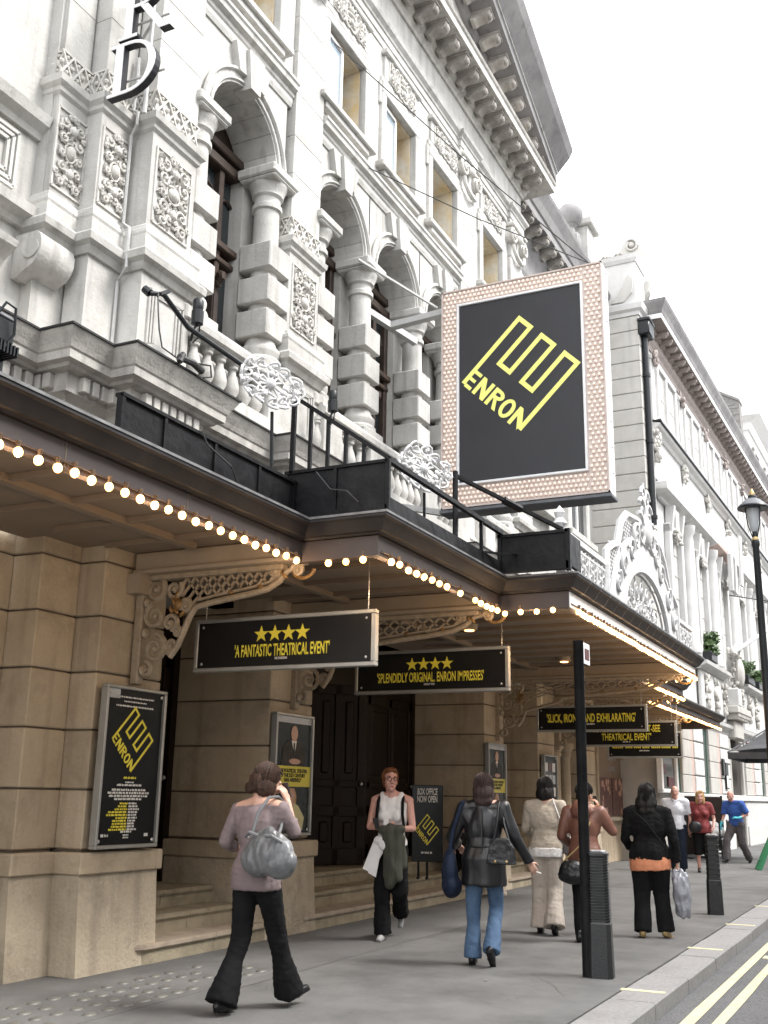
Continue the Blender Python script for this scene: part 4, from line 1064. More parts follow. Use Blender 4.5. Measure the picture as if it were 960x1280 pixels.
# ------------------------------------------------------------------ the logo: a square meander standing on its letters
def strip(pts, w):
    """A mitred flat ribbon along a 2-D polyline: left and right edge points."""
    P = [Vector(p) for p in pts]; L, R_ = [], []
    for i, p in enumerate(P):
        d0 = (p - P[i - 1]).normalized() if i else (P[1] - p).normalized()
        d1 = (P[i + 1] - p).normalized() if i < len(P) - 1 else d0
        n0, n1 = Vector((-d0.y, d0.x)), Vector((-d1.y, d1.x)); b = n0 + n1; b = b / b.dot(n0)
        L.append(p + b * w / 2); R_.append(p - b * w / 2)
    return L, R_
def logo(parent, org, right, up, sc, m, squash=1.0, th=.004):
    """org: the lower-left corner of the letters; right/up: the surface's axes. The mark stands tilted by 45 degrees."""
    r, u = Vector(right), Vector(up); n = r.cross(u)
    e1 = (r * squash * .7071 - u * .7071); e2 = (r * squash * .7071 + u * .7071)
    pts = [(.03, .02), (.03, 1.21), (.262, 1.21), (.262, .55), (.478, .55), (.478, 1.21), (.72, 1.21), (.72, .55), (.93, .55), (.93, 1.21), (1.175, 1.21), (1.175, .03)]
    L, R_ = strip(pts, .064)
    V, F = [], []
    for q in (0, th):
        for p in L + R_: V.append(Vector(org) + (e1 * p.x + e2 * p.y) * sc + n * (q + .001))
    k = len(pts)
    for i in range(k - 1):
        F += [(2 * k + i, 2 * k + i + 1, 3 * k + i + 1, 3 * k + i), (i, k + i, k + i + 1, i + 1), (i, i + 1, 2 * k + i + 1, 2 * k + i), (k + i, 3 * k + i, 3 * k + i + 1, k + i + 1)]
    b = MB(); b.add(V, F); o = b.build('logo', m, parent)
    h, w_ = .285, .060
    def R4(a, b, c, d): return [(a, c), (b, c), (b, d), (a, d)]
    def ring(cx, rx, cz, rz, a0, a1, k=10):
        o = [(cx + rx * math.cos(a0 + (a1 - a0) * i / k), cz + rz * math.sin(a0 + (a1 - a0) * i / k)) for i in range(k + 1)]
        q = [(cx + (rx - w_) * math.cos(a0 + (a1 - a0) * i / k), cz + (rz - w_ * .85) * math.sin(a0 + (a1 - a0) * i / k)) for i in range(k + 1)]
        return [[o[i], o[i + 1], q[i + 1], q[i]] for i in range(k)]
    def N_(x, wd): return [[(x, 0), (x + w_, 0), (x + w_, h), (x, h)], [(x + wd - w_, 0), (x + wd, 0), (x + wd, h), (x + wd - w_, h)], [(x + w_, h), (x + w_, h * .56), (x + wd - w_, 0), (x + wd - w_, h * .44)]]
    polys = [R4(.062, .185, 0, .052), R4(.062, .165, .118, .166), R4(.062, .185, h - .052, h)]
    polys += N_(.222, .225)
    polys += [R4(.482, .542, 0, h)] + ring(.575, .112, h * .735, h * .265, -math.pi / 2, math.pi / 2) + [R4(.542, .575, h - .052, h), R4(.542, .575, h * .47, h * .47 + .052), [(.555, h * .47), (.615, h * .47), (.70, 0), (.632, 0)]]
    polys += ring(.82, .108, h / 2, h / 2 + .004, 0, 2 * math.pi, 18)
    polys += [R4(.955, 1.015, 0, h), [(1.015, h), (1.015, h * .56), (1.142, 0), (1.142, h * .44)]]
    lt = MB()
    for p in polys:
        m_ = len(p); V = [Vector(org) + (e1 * x + e2 * y) * sc + n * q for q in (.001, th + .001) for x, y in p]
        lt.add(V, [tuple(range(m_)), tuple(range(2 * m_ - 1, m_ - 1, -1))] + [(i, i + m_, (i + 1) % m_ + m_, (i + 1) % m_) for i in range(m_)])
    lt.build('lettering', m, parent)

# ------------------------------------------------------------------ the projecting bulb-framed sign
PS = thing('projecting_sign', 'big dark ENRON sign framed with rows of tiny bulbs, projecting high over the canopy', 'sign', (13.0, 4.3, 5.25))
X0 = 13.0; ya, yb, za, zb = 3.16, 5.52, 5.25, 8.53
v = MB(); v.cbox(X0 + .01, X0 + .30, ya, yb, za, zb, .01); v.build('sign_box', 'white_board', PS)
v = MB()
for a, b, c, d in ((ya, yb, za, za + .02), (ya, yb, zb - .02, zb), (ya, ya + .02, za, zb), (yb - .02, yb, za, zb)): v.box(X0 - .03, X0 + .012, a, b, c, d)
v.build('rim', 'sign_cream', PS)
v = MB()
iy0, iy1, iz0, iz1 = 3.43, 5.28, 5.56, 8.29
for a, b, c, d in ((ya + .02, yb - .02, za + .02, iz0), (ya + .02, yb - .02, iz1, zb - .02), (ya + .02, iy0, iz0, iz1), (iy1, yb - .02, iz0, iz1)): v.box(X0 - .004, X0 + .010, a, b, c, d)
v.build('bulb_board', 'sign_cream', PS)
v = MB()
for a, b, c, d in ((iy0, iy0 + .035, iz0, iz1), (iy1 - .035, iy1, iz0, iz1), (iy0 + .035, iy1 - .035, iz0, iz0 + .035), (iy0 + .035, iy1 - .035, iz1 - .035, iz1)): v.cbox(X0 - .05, X0 + .012, a, b, c, d, .006)
v.build('inner_frame', 'white_board', PS)
v = MB(); v.box(X0 - .022, X0 + .005, iy0 + .035, iy1 - .035, iz0 + .035, iz1 - .035); v.build('face', 'sign_grey', PS)
logo(PS, (X0 - .024, 5.219, 7.069), (0, -1, 0), (0, 0, 1), 1.0, 'print_lemon')
v = MB(); n_ = 0
def bulbs_in(y0, y1, z0, z1):
    pitch = .062
    ny, nz = max(1, int((y1 - y0) / pitch)), max(1, int((z1 - z0) / pitch))
    for i in range(ny):
        for j in range(nz):
            y = y0 + (y1 - y0) * (i + .5) / ny + (.016 if j % 2 else -.016); z = z0 + (z1 - z0) * (j + .5) / nz
            v.ball((X0 - .022, y, z), .0215, 6, 4)
bulbs_in(ya + .03, iy0 - .02, za + .03, zb - .03); bulbs_in(iy1 + .015, yb - .03, za + .03, zb - .03)
bulbs_in(iy0, iy1, za + .03, iz0 - .015); bulbs_in(iy0, iy1, iz1 + .015, zb - .03)
v.build('bulb_rows', 'sign_bulb', PS, smooth=True, kind='stuff')
v = MB(); v.cbox(X0 - .02, X0 + .32, ya - .02, yb + .03, za - .06, za - .005, .01); v.build('base_rail', 'lamp_lid', PS)
v = MB(); v.bar((13.25, 5.5, 8.36), (13.25, 6.45, 8.30), .13, .09); v.bar((13.0, 5.6, 8.32), (12.1, 6.45, 8.85), .03, .03); v.bar((12.72, 7.0, 8.66), (14.0, 6.4, 8.33), .10, .10); v.build('bracket_arm', 'grey_pipe', PS)
v = MB(); v.bar((13.25, 5.5, 5.25), (13.25, 6.3, 5.45), .10, .08); v.build('lower_arm', 'grey_pipe', PS)
v = MB()
for k in range(9): v.ball((X0 + .15, ya - .012, za + .3 + k * .36), (.02, .01, .02), 6, 4)
v.build('fixing_stud', 'steel', PS, kind='stuff')
# guy wires up to the wall
for n__, a, b in (('guy_wire', (13.1, 3.3, 8.53), (10.95, 6.3, 11.6)), ('guy_wire', (13.1, 3.25, 8.53), (12.2, 6.4, 10.4))):
    v = MB(); v.tube([a, tuple((a[i] + b[i]) / 2 - (.06 if i == 2 else 0) for i in range(3)), b], .008, 5)
    o = v.build(n__, 'cable', PS)

# ------------------------------------------------------------------ vertical letters high on the corner
LS = thing('letter_sign', 'pale serif letters R and D hung one above the other on the pilaster', 'sign', (7.1, 6.3, 7.9))
def serif_letter(ch, y0, z0, h, x0, x1):
    """Stem, slab serifs and bowl as butted pieces of one thickness; y0 is the left edge, x0..x1 the depth."""
    P = MB()
    def Q(*pts): P.prism([(y0 - a, z0 + b) for a, b in pts], x0, x1, 'x')
    t = .035
    Q((.09, t), (.185, t), (.185, h - t), (.09, h - t)); Q((.02, 0), (.255, 0), (.255, t), (.02, t)); Q((.02, h - t), (.255, h - t), (.255, h), (.02, h))
    def bowl(zlo, zhi, rx, n=14):
        cz, rz = (zlo + zhi) / 2, (zhi - zlo) / 2
        for i in range(n):
            A = [math.pi * (i + k) / n for k in (0, 1)]
            Q(*[(.255 + rx * math.sin(a), cz + rz * math.cos(a)) for a in A], *[(.255 + (rx - .085 * math.sin(a)) * math.sin(a), cz + (rz - t) * math.cos(a)) for a in reversed(A)])
    if ch == 'D': bowl(0, h, .34)
    else:
        bowl(h * .47, h, .24); Q((.185, h * .47), (.255, h * .47), (.255, h * .47 + t), (.185, h * .47 + t))
        Q((.27, h * .47), (.365, h * .47), (.60, .04), (.66, .0), (.53, 0))
    return P
for ch, y0, z0, h in (('R', 6.50, 8.70, .74), ('D', 6.58, 8.06, .60)):
    o = serif_letter(ch, y0, z0, h, 6.905, 6.985).build('letter', 'letter_side', LS)
    serif_letter(ch, y0, z0, h, 6.896, 6.904).build('letter_face', 'white_board', o)
v = MB(); v.tube([(7.06, 6.2, 7.9), (7.06, 6.2, 10.2)], .022, 8)
for z in (8.3, 8.95, 9.6): v.tube([(7.06, 6.2, z), (7.3, 6.6, z)], .016, 6); v.tube([(7.02, 6.45, z), (7.02, 5.95, z)], .012, 6)
v.build('mounting_pole', 'grey_pipe', LS)

# ------------------------------------------------------------------ black walkway trays, railing and strut on the canopy
WK = thing('canopy_walkway', 'black metal trays and sloping railing standing on top of the canopy', 'walkway', (8.5, 4.0, 3.6))
v = MB(); v.cbox(5.05, 7.28, 4.42, 4.46, 3.64, 3.93, .006); v.box(5.05, 7.28, 4.46, 4.9, 3.64, 3.66)
for x in (5.05, 5.5, 6.1, 6.7, 7.24): v.box(x, x + .03, 4.405, 4.425, 3.64, 3.94)
v.box(5.05, 7.28, 4.40, 4.47, 3.925, 3.95); v.build('tray', 'black_paint', WK)
v = MB(); v.cbox(7.28, 7.32, 3.57, 4.5, 3.66, 4.03, .006); v.box(7.26, 7.34, 3.56, 4.52, 4.02, 4.045); v.box(7.262, 7.285, 4.02, 4.05, 3.66, 4.03); v.box(7.26, 7.4, 3.56, 4.5, 3.62, 3.665)
v.cbox(7.26, 7.30, 3.54, 3.58, 3.6, 4.05, .005); v.build('box_panel', 'black_paint', WK)
v = MB(); v.cbox(7.26, 7.30, 4.44, 4.48, 4.02, 4.74, .005); v.bar((7.28, 4.48, 4.73), (7.28, 3.55, 4.05), .045, .035)
for k in range(1, 5):
    y = 4.46 - k * .17; v.bar((7.28, y, 4.04), (7.28, y, 4.72 - k * .17 * .74), .028)
v.build('sloping_railing', 'black_paint', WK)
v = MB(); v.bar((7.28, 3.57, 4.05), (9.98, 3.57, 4.05), .045, .04); v.bar((7.28, 3.57, 3.68), (9.98, 3.57, 3.68), .03, .11)
for x in (9.4,): v.bar((x, 3.57, 3.66), (x, 3.57, 4.05), .03)
v.build('side_rail', 'black_paint', WK)
v = MB(); v.cbox(9.95, 9.99, 2.87, 3.58, 3.66, 4.0, .006); v.box(9.93, 10.0, 2.86, 3.6, 3.99, 4.02); v.cbox(9.95, 10.4, 2.86, 2.90, 3.66, 4.0, .006); v.box(9.93, 10.0, 2.86, 3.6, 3.62, 3.70)
v.cbox(9.93, 9.98, 2.84, 2.89, 3.6, 4.03, .005); v.cbox(9.93, 9.98, 3.56, 3.6, 3.6, 4.03, .005); v.build('end_tray', 'black_paint', WK)
v = MB(); v.tube([(8.95, 3.66, 3.66), (9.05, 3.70, 4.46)], .028, 8); v.bar((9.05, 3.7, 4.42), (10.05, 2.95, 4.05), .035)
v.tube([(9.5, 3.37, 4.255), (9.66, 3.25, 4.19)], .04, 8); v.bar((9.3, 3.62, 3.72), (9.95, 3.4, 3.80), .02); v.build('strut', 'black_paint', WK)
v = MB(); v.box(8.1, 8.4, 4.3, 4.55, 3.62, 3.78); v.bar((8.3, 4.1, 3.85), (8.3, 5.2, 3.92), .10, .08); v.build('fixing_beam', 'grey_pipe', WK)

# ------------------------------------------------------------------ white iron ornament and cresting
def rosette(c, r, label):
    O = thing('iron_ornament', label, 'ornament', c, group='white scrolled iron ornaments on the canopy')
    v = MB(); rr = random.Random(int(c[0] * 10))
    for k in range(13):
        a = 2 * math.pi * k / 13
        rad_ = r * rr.uniform(.78, 1.0); R0 = r * rr.uniform(.20, .30)
        ox, oz = rad_ * math.cos(a), rad_ * .62 * math.sin(a)
        sg = 1 if k % 2 else -1
        pts = spiral(ox, oz, R0, .05 * r, a + math.pi + .5 * sg, 1.5 * sg, 18)
        f = lambda p, d=0: (c[0] + p[0], c[1] - .35 * p[0] + d, c[2] + p[1])
        v.tube([f(p, .02 * math.sin(i)) for i, p in enumerate(pts)], [.014 - .005 * i / 18 for i in range(19)], 6)
        v.ball(f(pts[-1]), .018, 6, 5)
        v.tube([f((0, 0)), f((.4 * r * math.cos(a + .5 * sg), .3 * r * math.sin(a + .5 * sg))), f(pts[0])], [.014, .012, .010], 6)
        if k % 3 == 0: v.ball(f((.55 * r * math.cos(a), .34 * r * math.sin(a))), (.05, .02, .03), 8, 6)
    v.ball(c, (.06, .04, .05), 10, 8)
    v.build('scrollwork', 'white_iron', O, smooth=True)
    v = MB(); v.tube([(c[0] + .1, c[1] + .04, c[2] - .2), (c[0] + .25, c[1] + .10, 3.6)], .014, 6); v.build('stem', 'lamp_black', O)
rosette((6.83, 4.42, 4.66), .275, 'white scrolled iron ornament in front of the first balustrade')
rosette((8.62, 3.84, 4.38), .31, 'white scrolled iron ornament below the big projecting sign')
CR = thing('iron_cresting', 'white lacy iron cresting with a tall arched hood on the canopy front', 'cresting', (13.8, 3.05, 3.6))
def cpanel(x0, x1, z0=3.62, z1=4.12, y=3.05):
    v = MB(); v.bar((x0, y, z0 + .04), (x1, y, z0 + .04), .045); v.bar((x0, y, z1), (x1, y, z1), .06); v.bar((x0, y, z1 - .09), (x1, y, z1 - .09), .025); v.bar((x0, y, z0 + .15), (x1, y, z0 + .15), .02)
    n = max(1, round((x1 - x0) / .34)); d = (x1 - x0) / n
    for k in range(n):
        c = x0 + d * (k + .5); zc = (z0 + z1) / 2 + .02
        for s in (-1, 1):
            for t in (-1, 1):
                pts = spiral(c + s * d * .24, zc + t * .10, .085, .02, 1.57 * s, 1.4 * s * t, 14); v.tube([(p[0], y, p[1]) for p in pts], .013, 5)
        v.ball((c, y, zc), (.035, .02, .035), 8, 6); v.bar((x0 + d * k, y, z0), (x0 + d * k, y, z1), .022)
        v.tube([(c + .05 * math.cos(a), y, zc + .13 * math.sin(a)) for a in [i * .63 for i in range(10)]], .010, 5, close=True)
    v.build('crest_panel', 'white_iron', CR)
cpanel(10.3, 12.1); cpanel(16.1, 17.6)
v = MB(); v.lathe([(.05, 3.62), (.05, 4.14), (.08, 4.18), (.04, 4.24), (.06, 4.30), (0, 4.38)], (10.32, 3.05, 0), 10); v.build('end_post', 'white_iron', CR, smooth=True)
def arc(cx, cz, rx, rz, a0, a1, n): return [(cx + rx * math.cos(a0 + (a1 - a0) * i / n), cz + rz * math.sin(a0 + (a1 - a0) * i / n)) for i in range(n + 1)]
v = MB()                                                  # solid hood between the inner and the outer arch
n = 26; inn = arc(14.3, 3.62, 1.35, .80, math.pi, 0, n); out = arc(14.3, 3.62, 1.95, 1.20, math.pi, 0, n)
for i in range(n): v.prism([inn[i], inn[i + 1], out[i + 1], out[i]], 3.02, 3.06)
v.build('hood_plate', 'white_iron', CR)
v = MB()
v.tube([(p[0], 3.04, p[1]) for p in inn], .035, 6); v.tube([(p[0], 3.04, p[1]) for p in out], .045, 6)
o2 = [(12.15, 3.62), (12.2, 4.3), (12.45, 4.42), (12.75, 4.5), (13.0, 4.85), (13.3, 5.02), (13.8, 5.08), (14.3, 5.1), (14.8, 5.08), (15.3, 5.02), (15.6, 4.85), (15.85, 4.5), (16.15, 4.42), (16.4, 4.3), (16.45, 3.62)]
v.tube([(p[0], 3.05, p[1]) for p in o2], .05, 6)
v.build('hood_moulding', 'white_iron', CR, smooth=True)
v = MB(); rn = random.Random(2)
def inside(x, z):
    e = ((x - 14.3) / 1.97) ** 2 + ((z - 3.62) / 1.22) ** 2
    top = 4.2 if abs(x - 14.3) > 1.95 else (4.95 if abs(x - 14.3) < 1.2 else 4.4)
    return e > 1 and z < top
x = 12.3
while x < 16.4:                                           # fretwork between hood and outline
    z = 3.7
    while z < 5.0:
        if inside(x, z):
            v.bar((x - .05, 3.05, z - .05), (x + .05, 3.05, z + .05), .016); v.bar((x - .05, 3.05, z + .05), (x + .05, 3.05, z - .05), .016)
        z += .10
    x += .10
for s in (-1, 1):                                         # scrolls and crown finial
    for cx, cz, r, a, tn in ((.35, 4.95, .26, 1, 1.4), (.62, 4.78, .2, 2, -1.4), (.2, 5.25, .2, .5, 1.3), (.9, 4.55, .18, 0, 1.3), (1.35, 4.3, .2, 1, -1.4), (.12, 5.5, .13, 0, 1.2), (1.7, 4.0, .16, 2, 1.2)):
        pts = spiral(14.3 + s * cx, cz, r, r * .15, a if s > 0 else math.pi - a, tn * s, 18); v.tube([(p[0], 3.0, p[1]) for p in pts], [.028 - .012 * i / 18 for i in range(19)], 6)
v.ball((14.3, 3.0, 5.0), (.2, .08, .22), 10, 8); v.tube([(14.3, 3.02, 5.1), (14.3, 3.02, 5.72)], [.05, .015], 6)
v.build('fretwork', 'white_iron', CR, smooth=True, kind='stuff')
v = MB()                                                  # tracery inside the arch
for k in range(9):
    a = math.pi * (k + .5) / 9; v.bar((14.3 + .3 * math.cos(a), 3.1, 3.62 + .2 * math.sin(a)), (14.3 + 1.3 * math.cos(a), 3.1, 3.62 + .77 * math.sin(a)), .018)
    pts = spiral(14.3 + .9 * math.cos(a), 3.62 + .53 * math.sin(a), .15, .03, a, 1.4, 14); v.tube([(p[0], 3.1, p[1]) for p in pts], .014, 5)
    pts = spiral(14.3 + .55 * math.cos(a), 3.62 + .33 * math.sin(a), .10, .03, a + 2, -1.4, 14); v.tube([(p[0], 3.1, p[1]) for p in pts], .012, 5)
for r in (.45, .95): v.tube([(14.3 + 1.38 * r * math.cos(math.pi * i / 16), 3.1, 3.62 + .8 * r * math.sin(math.pi * i / 16)) for i in range(17)], .016, 5)
v.build('tracery', 'white_iron', CR, smooth=True, kind='stuff')
v = MB(); v.ball((14.9, 2.95, 3.68), (.06, .06, .05), 10, 8); v.bar((14.9, 2.95, 3.6), (14.9, 2.95, 3.7), .03); v.build('crest_lamp', 'black_paint', CR)

# ------------------------------------------------------------------ spot lamps and cables on the ledges
def spot(p, label, aim=(0, 0)):
    S = thing('spot_lamp', label, 'lamp', p, group='small black spotlights on the facade')
    v = MB(); v.lathe([(.045, -.13), (.062, -.12), (.062, .02), (.05, .03), (.055, .05), (.055, .13), (.04, .15)], p, 12); v.build('lamp_head', 'lamp_black', S, smooth=True)
    v = MB(); v.tube([(p[0], p[1], p[2] - .13), (p[0] - .05, p[1], p[2] - .2), (p[0] - .02, p[1] + .05, p[2] - .30)], .014, 6); v.tube([(p[0] + .05, p[1], p[2] - .1), (p[0] + .08, p[1] + .03, p[2] - .22), (p[0] + .03, p[1] + .06, p[2] - .3)], .008, 5); v.build('lamp_bracket', 'lamp_black', S, smooth=True)
spot((7.87, 6.0, 6.06), 'black spotlight above the first balustrade, beside the carved pilaster')
spot((10.69, 6.0, 6.10), 'black spotlight in front of the second pedestal, above the sloping railing')
LB = thing('lighting_bar', 'black scaffold bar with trailing cables in front of the first balustrade', 'bar', (7.6, 6.0, 5.6))
v = MB(); v.tube([(7.18, 6.05, 5.97), (7.3, 5.98, 6.0), (7.7, 5.98, 5.83), (8.9, 5.98, 5.80)], .026, 8); v.tube([(7.18, 6.05, 5.97), (7.16, 6.1, 6.02)], .04, 8); v.tube([(7.25, 5.98, 5.98), (7.38, 5.98, 6.07)], .02, 6); v.build('pipe', 'lamp_black', LB, smooth=True)
v = MB(); v.tube([(7.22, 5.98, 5.97), (7.2, 5.95, 5.8), (7.24, 5.95, 5.6), (7.3, 5.95, 5.45), (7.5, 5.93, 5.42)], .008, 5)
v.tube([(7.55, 5.94, 5.45), (7.75, 5.92, 5.46), (7.9, 5.92, 5.43)], .035, 8); v.tube([(7.8, 5.9, 5.47), (7.95, 5.86, 5.5), (8.0, 5.88, 5.40), (7.9, 5.9, 5.36)], .01, 5); v.tube([(7.6, 5.93, 5.5), (7.55, 5.93, 5.4)], .03, 8); v.build('cable', 'cable', LB, smooth=True)
FL = thing('floodlight', 'large black finned floodlight on the canopy edge at far left', 'floodlight', (4.6, 4.95, 3.65))
v = MB(); v.cbox(4.23, 4.56, 4.87, 5.13, 4.10, 4.33, .05)
for k in range(11): v.box(4.25 + k * .028, 4.262 + k * .028, 4.84, 5.15, 4.06, 4.13)
v.build('lamp_housing', 'lamp_black', FL)
v = MB(); v.cbox(4.22, 4.54, 4.88, 5.12, 4.28, 4.345, .03); v.build('lamp_cover', 'lamp_lid', FL)
v = MB(); v.bar((4.5, 5.0, 3.62), (4.52, 5.0, 4.1), .06); v.box(4.3, 4.75, 4.85, 5.15, 3.6, 3.64); v.tube([(4.34, 4.86, 4.26), (4.38, 4.82, 4.37), (4.46, 4.82, 4.36), (4.49, 4.84, 4.2), (4.43, 4.86, 4.08)], .009, 6); v.build('yoke', 'lamp_black', FL, smooth=True)

# ------------------------------------------------------------------ poster cases on the piers
def case(x0, x1, z0, z1, label, y=6.05, back='poster_black'):
    P = thing('poster_case', label, 'poster', ((x0 + x1) / 2, y, z0), group='glazed poster cases on the pier fronts')
    v = MB(); f = .03
    for a, b, c, d in ((x0, x1, z0, z0 + f), (x0, x1, z1 - f, z1), (x0, x0 + f, z0 + f, z1 - f), (x1 - f, x1, z0 + f, z1 - f)): v.cbox(a, b, y - .035, y + .04, c, d, .006)
    v.build('frame', 'aluminium', P)
    v = MB(); v.box(x0 + .01, x1 - .01, y - .005, y + .038, z0 + .01, z1 - .01); v.build('print_sheet', back, P)
    v = MB()
    for x in (x0 + .055, x1 - .055):
        for z in (z0 + .06, z1 - .06): v.ball((x, y - .012, z), (.018, .01, .018), 8, 6)
    v.build('fixing_stud', 'steel', P, kind='stuff')
    return P
Z = 6.043
p1 = case(7.03, 7.84, .96, 2.30, 'tall black ENRON poster case with yellow emblem and credits on the first pier')
logo(p1, (7.15, Z, 1.85), (1, 0, 0), (0, 0, 1), .325, 'print_yellow', squash=1.0, th=.002)
v = MB(); v.box(7.06, 7.22, Z - .002, Z + .01, 2.19, 2.27); v.build('pale_corner', 'poster_pale', p1)
def microline(P, cx, y, z, h, w_, m, seed=0):
    """A line of print too small to read: a row of short strokes like words."""
    r = random.Random(seed * 31 + int(z * 1000)); v = MB(); x = cx - w_ / 2
    while x < cx + w_ / 2 - .004:
        L = min(r.uniform(.6, 3.0) * h, cx + w_ / 2 - x)
        q = x
        while q < x + L: v.box(q, min(q + h * .42, x + L), y - .001, y + .001, z, z + h * r.choice((.8, 1, 1))); q += h * .55
        x += L + h * .6
    return v.build('small_print', m, P, kind='stuff')
for i, (z, h, m_, w_) in enumerate(((2.20, .014, 'print_white', .50), (2.165, .012, 'print_white', .3), (2.125, .014, 'print_white', .50), (1.525, .018, 'print_yellow', .16), (1.49, .014, 'print_white', .11), (1.465, .018, 'print_white', .32),
                         (1.425, .018, 'print_white', .44), (1.40, .018, 'print_white', .54), (1.375, .018, 'print_white', .5), (1.35, .018, 'print_white', .36), (1.085, .016, 'print_white', .14), (1.06, .012, 'print_white', .07), (1.04, .012, 'print_white', .07))):
    microline(p1, 7.43, Z - .001, z, h, w_, m_, i)
for k in range(10):
    wv = (.10, .12, .16, .24, .26, .14, .18, .18, .19, .22)[k]; microline(p1, 7.43 - wv / 2 - .005, Z - .001, 1.315 - k * .0235, .016, wv, 'print_yellow', k)
    wv = (.11, .12, .14, .12, .11, .12, .10, .09, .09, .12)[k]; microline(p1, 7.44 + wv / 2, Z - .001, 1.315 - k * .0235, .016, wv, 'print_white', k + 20)
microline(p1, 7.16, Z - .001, 1.055, .022, .09, 'print_white', 41); microline(p1, 7.70, Z - .001, 1.05, .026, .05, 'print_white', 42)
def print_shape(P, name, m, poly, y):
    v = MB(); v.prism(poly, y, y + .004); return v.build(name, m, P)
def blob(cx, cz, rx, rz, n=14): return [(cx + rx * math.cos(2 * math.pi * i / n), cz + rz * math.sin(2 * math.pi * i / n)) for i in range(n)]
def photo_poster(x0, x1, label):
    P = case(x0, x1, .99, 2.27, label, back='poster_grey'); c = (x0 + x1) / 2; k = (x1 - x0) / .80
    print_shape(P, 'pale_strip', 'poster_pale', [(x0 + .03, 2.17), (x1 - .03, 2.17), (x1 - .03, 2.24), (x0 + .03, 2.24)], Z - .001)
    # upper photograph: a man in a dark suit, head bent over his hands
    print_shape(P, 'printed_suit', 'print_suit', [(c - .25 * k, 1.72), (c + .26 * k, 1.72), (c + .22 * k, 1.93), (c + .09 * k, 1.99), (c - .1 * k, 1.99), (c - .22 * k, 1.92)], Z - .002)
    print_shape(P, 'printed_shirt', 'print_white', [(c - .05 * k, 1.985), (c + .06 * k, 1.985), (c + .02 * k, 1.84)], Z - .004)
    print_shape(P, 'printed_face', 'print_skin', blob(c + .005, 2.06, .07 * k, .085), Z - .006)
    print_shape(P, 'printed_hands', 'print_skin', blob(c + .03, 1.765, .12 * k, .03), Z - .006)
    print_shape(P, 'printed_tie', 'print_black', [(c - .01, 1.96), (c + .02, 1.96), (c + .025, 1.84), (c + .0, 1.82)], Z - .007)
    # quotation band
    print_shape(P, 'printed_band', 'poster_band', [(x0 + .03, 1.50), (x1 - .03, 1.50), (x1 - .03, 1.715), (x0 + .03, 1.715)], Z - .003)
    for i, s_ in enumerate(("'THE POLITICAL THEATRE", 'OF THE 21ST CENTURY', "HAS ARRIVED'")): place_text(s_, P, (c, Z - .0045, 1.648 - i * .048), (1, 0, 0), (0, 0, 1), .038, 'print_black', width=(.60, .52, .36)[i] * k, bold=.025)
    # lower photograph: a long-haired woman in a pale blouse
    print_shape(P, 'printed_hair', 'print_blonde', [(c - .10 * k, 1.26), (c + .08 * k, 1.24), (c + .10 * k, 1.40), (c + .05 * k, 1.485), (c - .04 * k, 1.485), (c - .10 * k, 1.40)], Z - .002)
    print_shape(P, 'printed_blouse', 'print_blouse', [(c - .2 * k, 1.06), (c + .24 * k, 1.05), (c + .27 * k, 1.18), (c + .14 * k, 1.30), (c + .05 * k, 1.33), (c - .01 * k, 1.27), (c - .07 * k, 1.33), (c - .18 * k, 1.28), (c - .25 * k, 1.15)], Z - .004)
    print_shape(P, 'printed_face', 'print_skin', blob(c, 1.405, .052 * k, .07), Z - .006)
    print_shape(P, 'printed_neck', 'print_skin', [(c - .03 * k, 1.35), (c + .03 * k, 1.35), (c + .045 * k, 1.31), (c - .005, 1.27), (c - .05 * k, 1.31)], Z - .007)
    return P
photo_poster(9.74, 10.54, 'colour poster case with yellow quotation band on the second pier')
photo_poster(16.12, 16.95, 'poster case half hidden behind the woman in the black leather jacket')
p4 = case(19.0, 19.8, .99, 2.2, 'farthest poster case with rows of small mounted cards on the fourth pier', back='poster_grey')
rn = random.Random(9)
for r in range(5):
    for c in range(3):
        x = 19.07 + c * .225; z = 2.06 - r * .22
        v = MB(); v.box(x + .01, x + .19, Z - .004, Z + .002, z - .16, z); v.build('mounted_card', rn.choice(('poster_pale', 'print_white', 'print_meal')), p4)
# ------------------------------------------------------------------ box-office board on the steps
AB = thing('pavement_sign', 'narrow black box office board with yellow emblem standing on the steps', 'sign', (14.15, 6.15, .335), rotz=rad(-72), local=True)
AB.location = (13.95, 6.12, .335)
v = MB(); v.cbox(-.215, .215, -.03, .03, .22, 1.24, .008); v.build('board', 'poster_black', AB)
v = MB()
for x in (-.12, .0):
    v.bar((x, -.0, 0), (x, 0, .24), .03); v.bar((x, -.09, .012), (x, .09, .012), .03)
v.build('stand', 'black_paint', AB)
place_text('BOX OFFICE', AB, (0, -.033, 1.11), (1, 0, 0), (0, 0, 1), .085, 'print_white', width=.28, bold=.03)
place_text('NOW OPEN', AB, (0, -.033, 1.01), (1, 0, 0), (0, 0, 1), .085, 'print_white', width=.28, bold=.03)
logo(AB, (-.17, -.033, .64), (1, 0, 0), (0, 0, 1), .245, 'print_yellow', squash=.8, th=.002)
microline(AB, 0, -.033, .33, .025, .16, 'print_white', 3)
mat('worn_metal', (0.45, 0.45, 0.44), (0.06, 0.06, 0.06), 30, 0.5)
mat('trestle_green', (0.03, 0.17, 0.08), rough=0.5)
mat('crate_purple', (0.16, 0.03, 0.2), rough=0.5)
# ================================================================== the neighbouring house
NB = thing('neighbour_house', 'white stuccoed house with brown bracketed eaves and hooded windows beyond the theatre', 'house', (26.95, 5.62, 0), rotz=rad(-1.5), local=True)
v = MB(); v.box(.05, 24, .06, 7, 0, 14.9); v.box(.05, 24, .0, .06, 10.0, 14.0); v.build('wall', 'painted_render', NB)
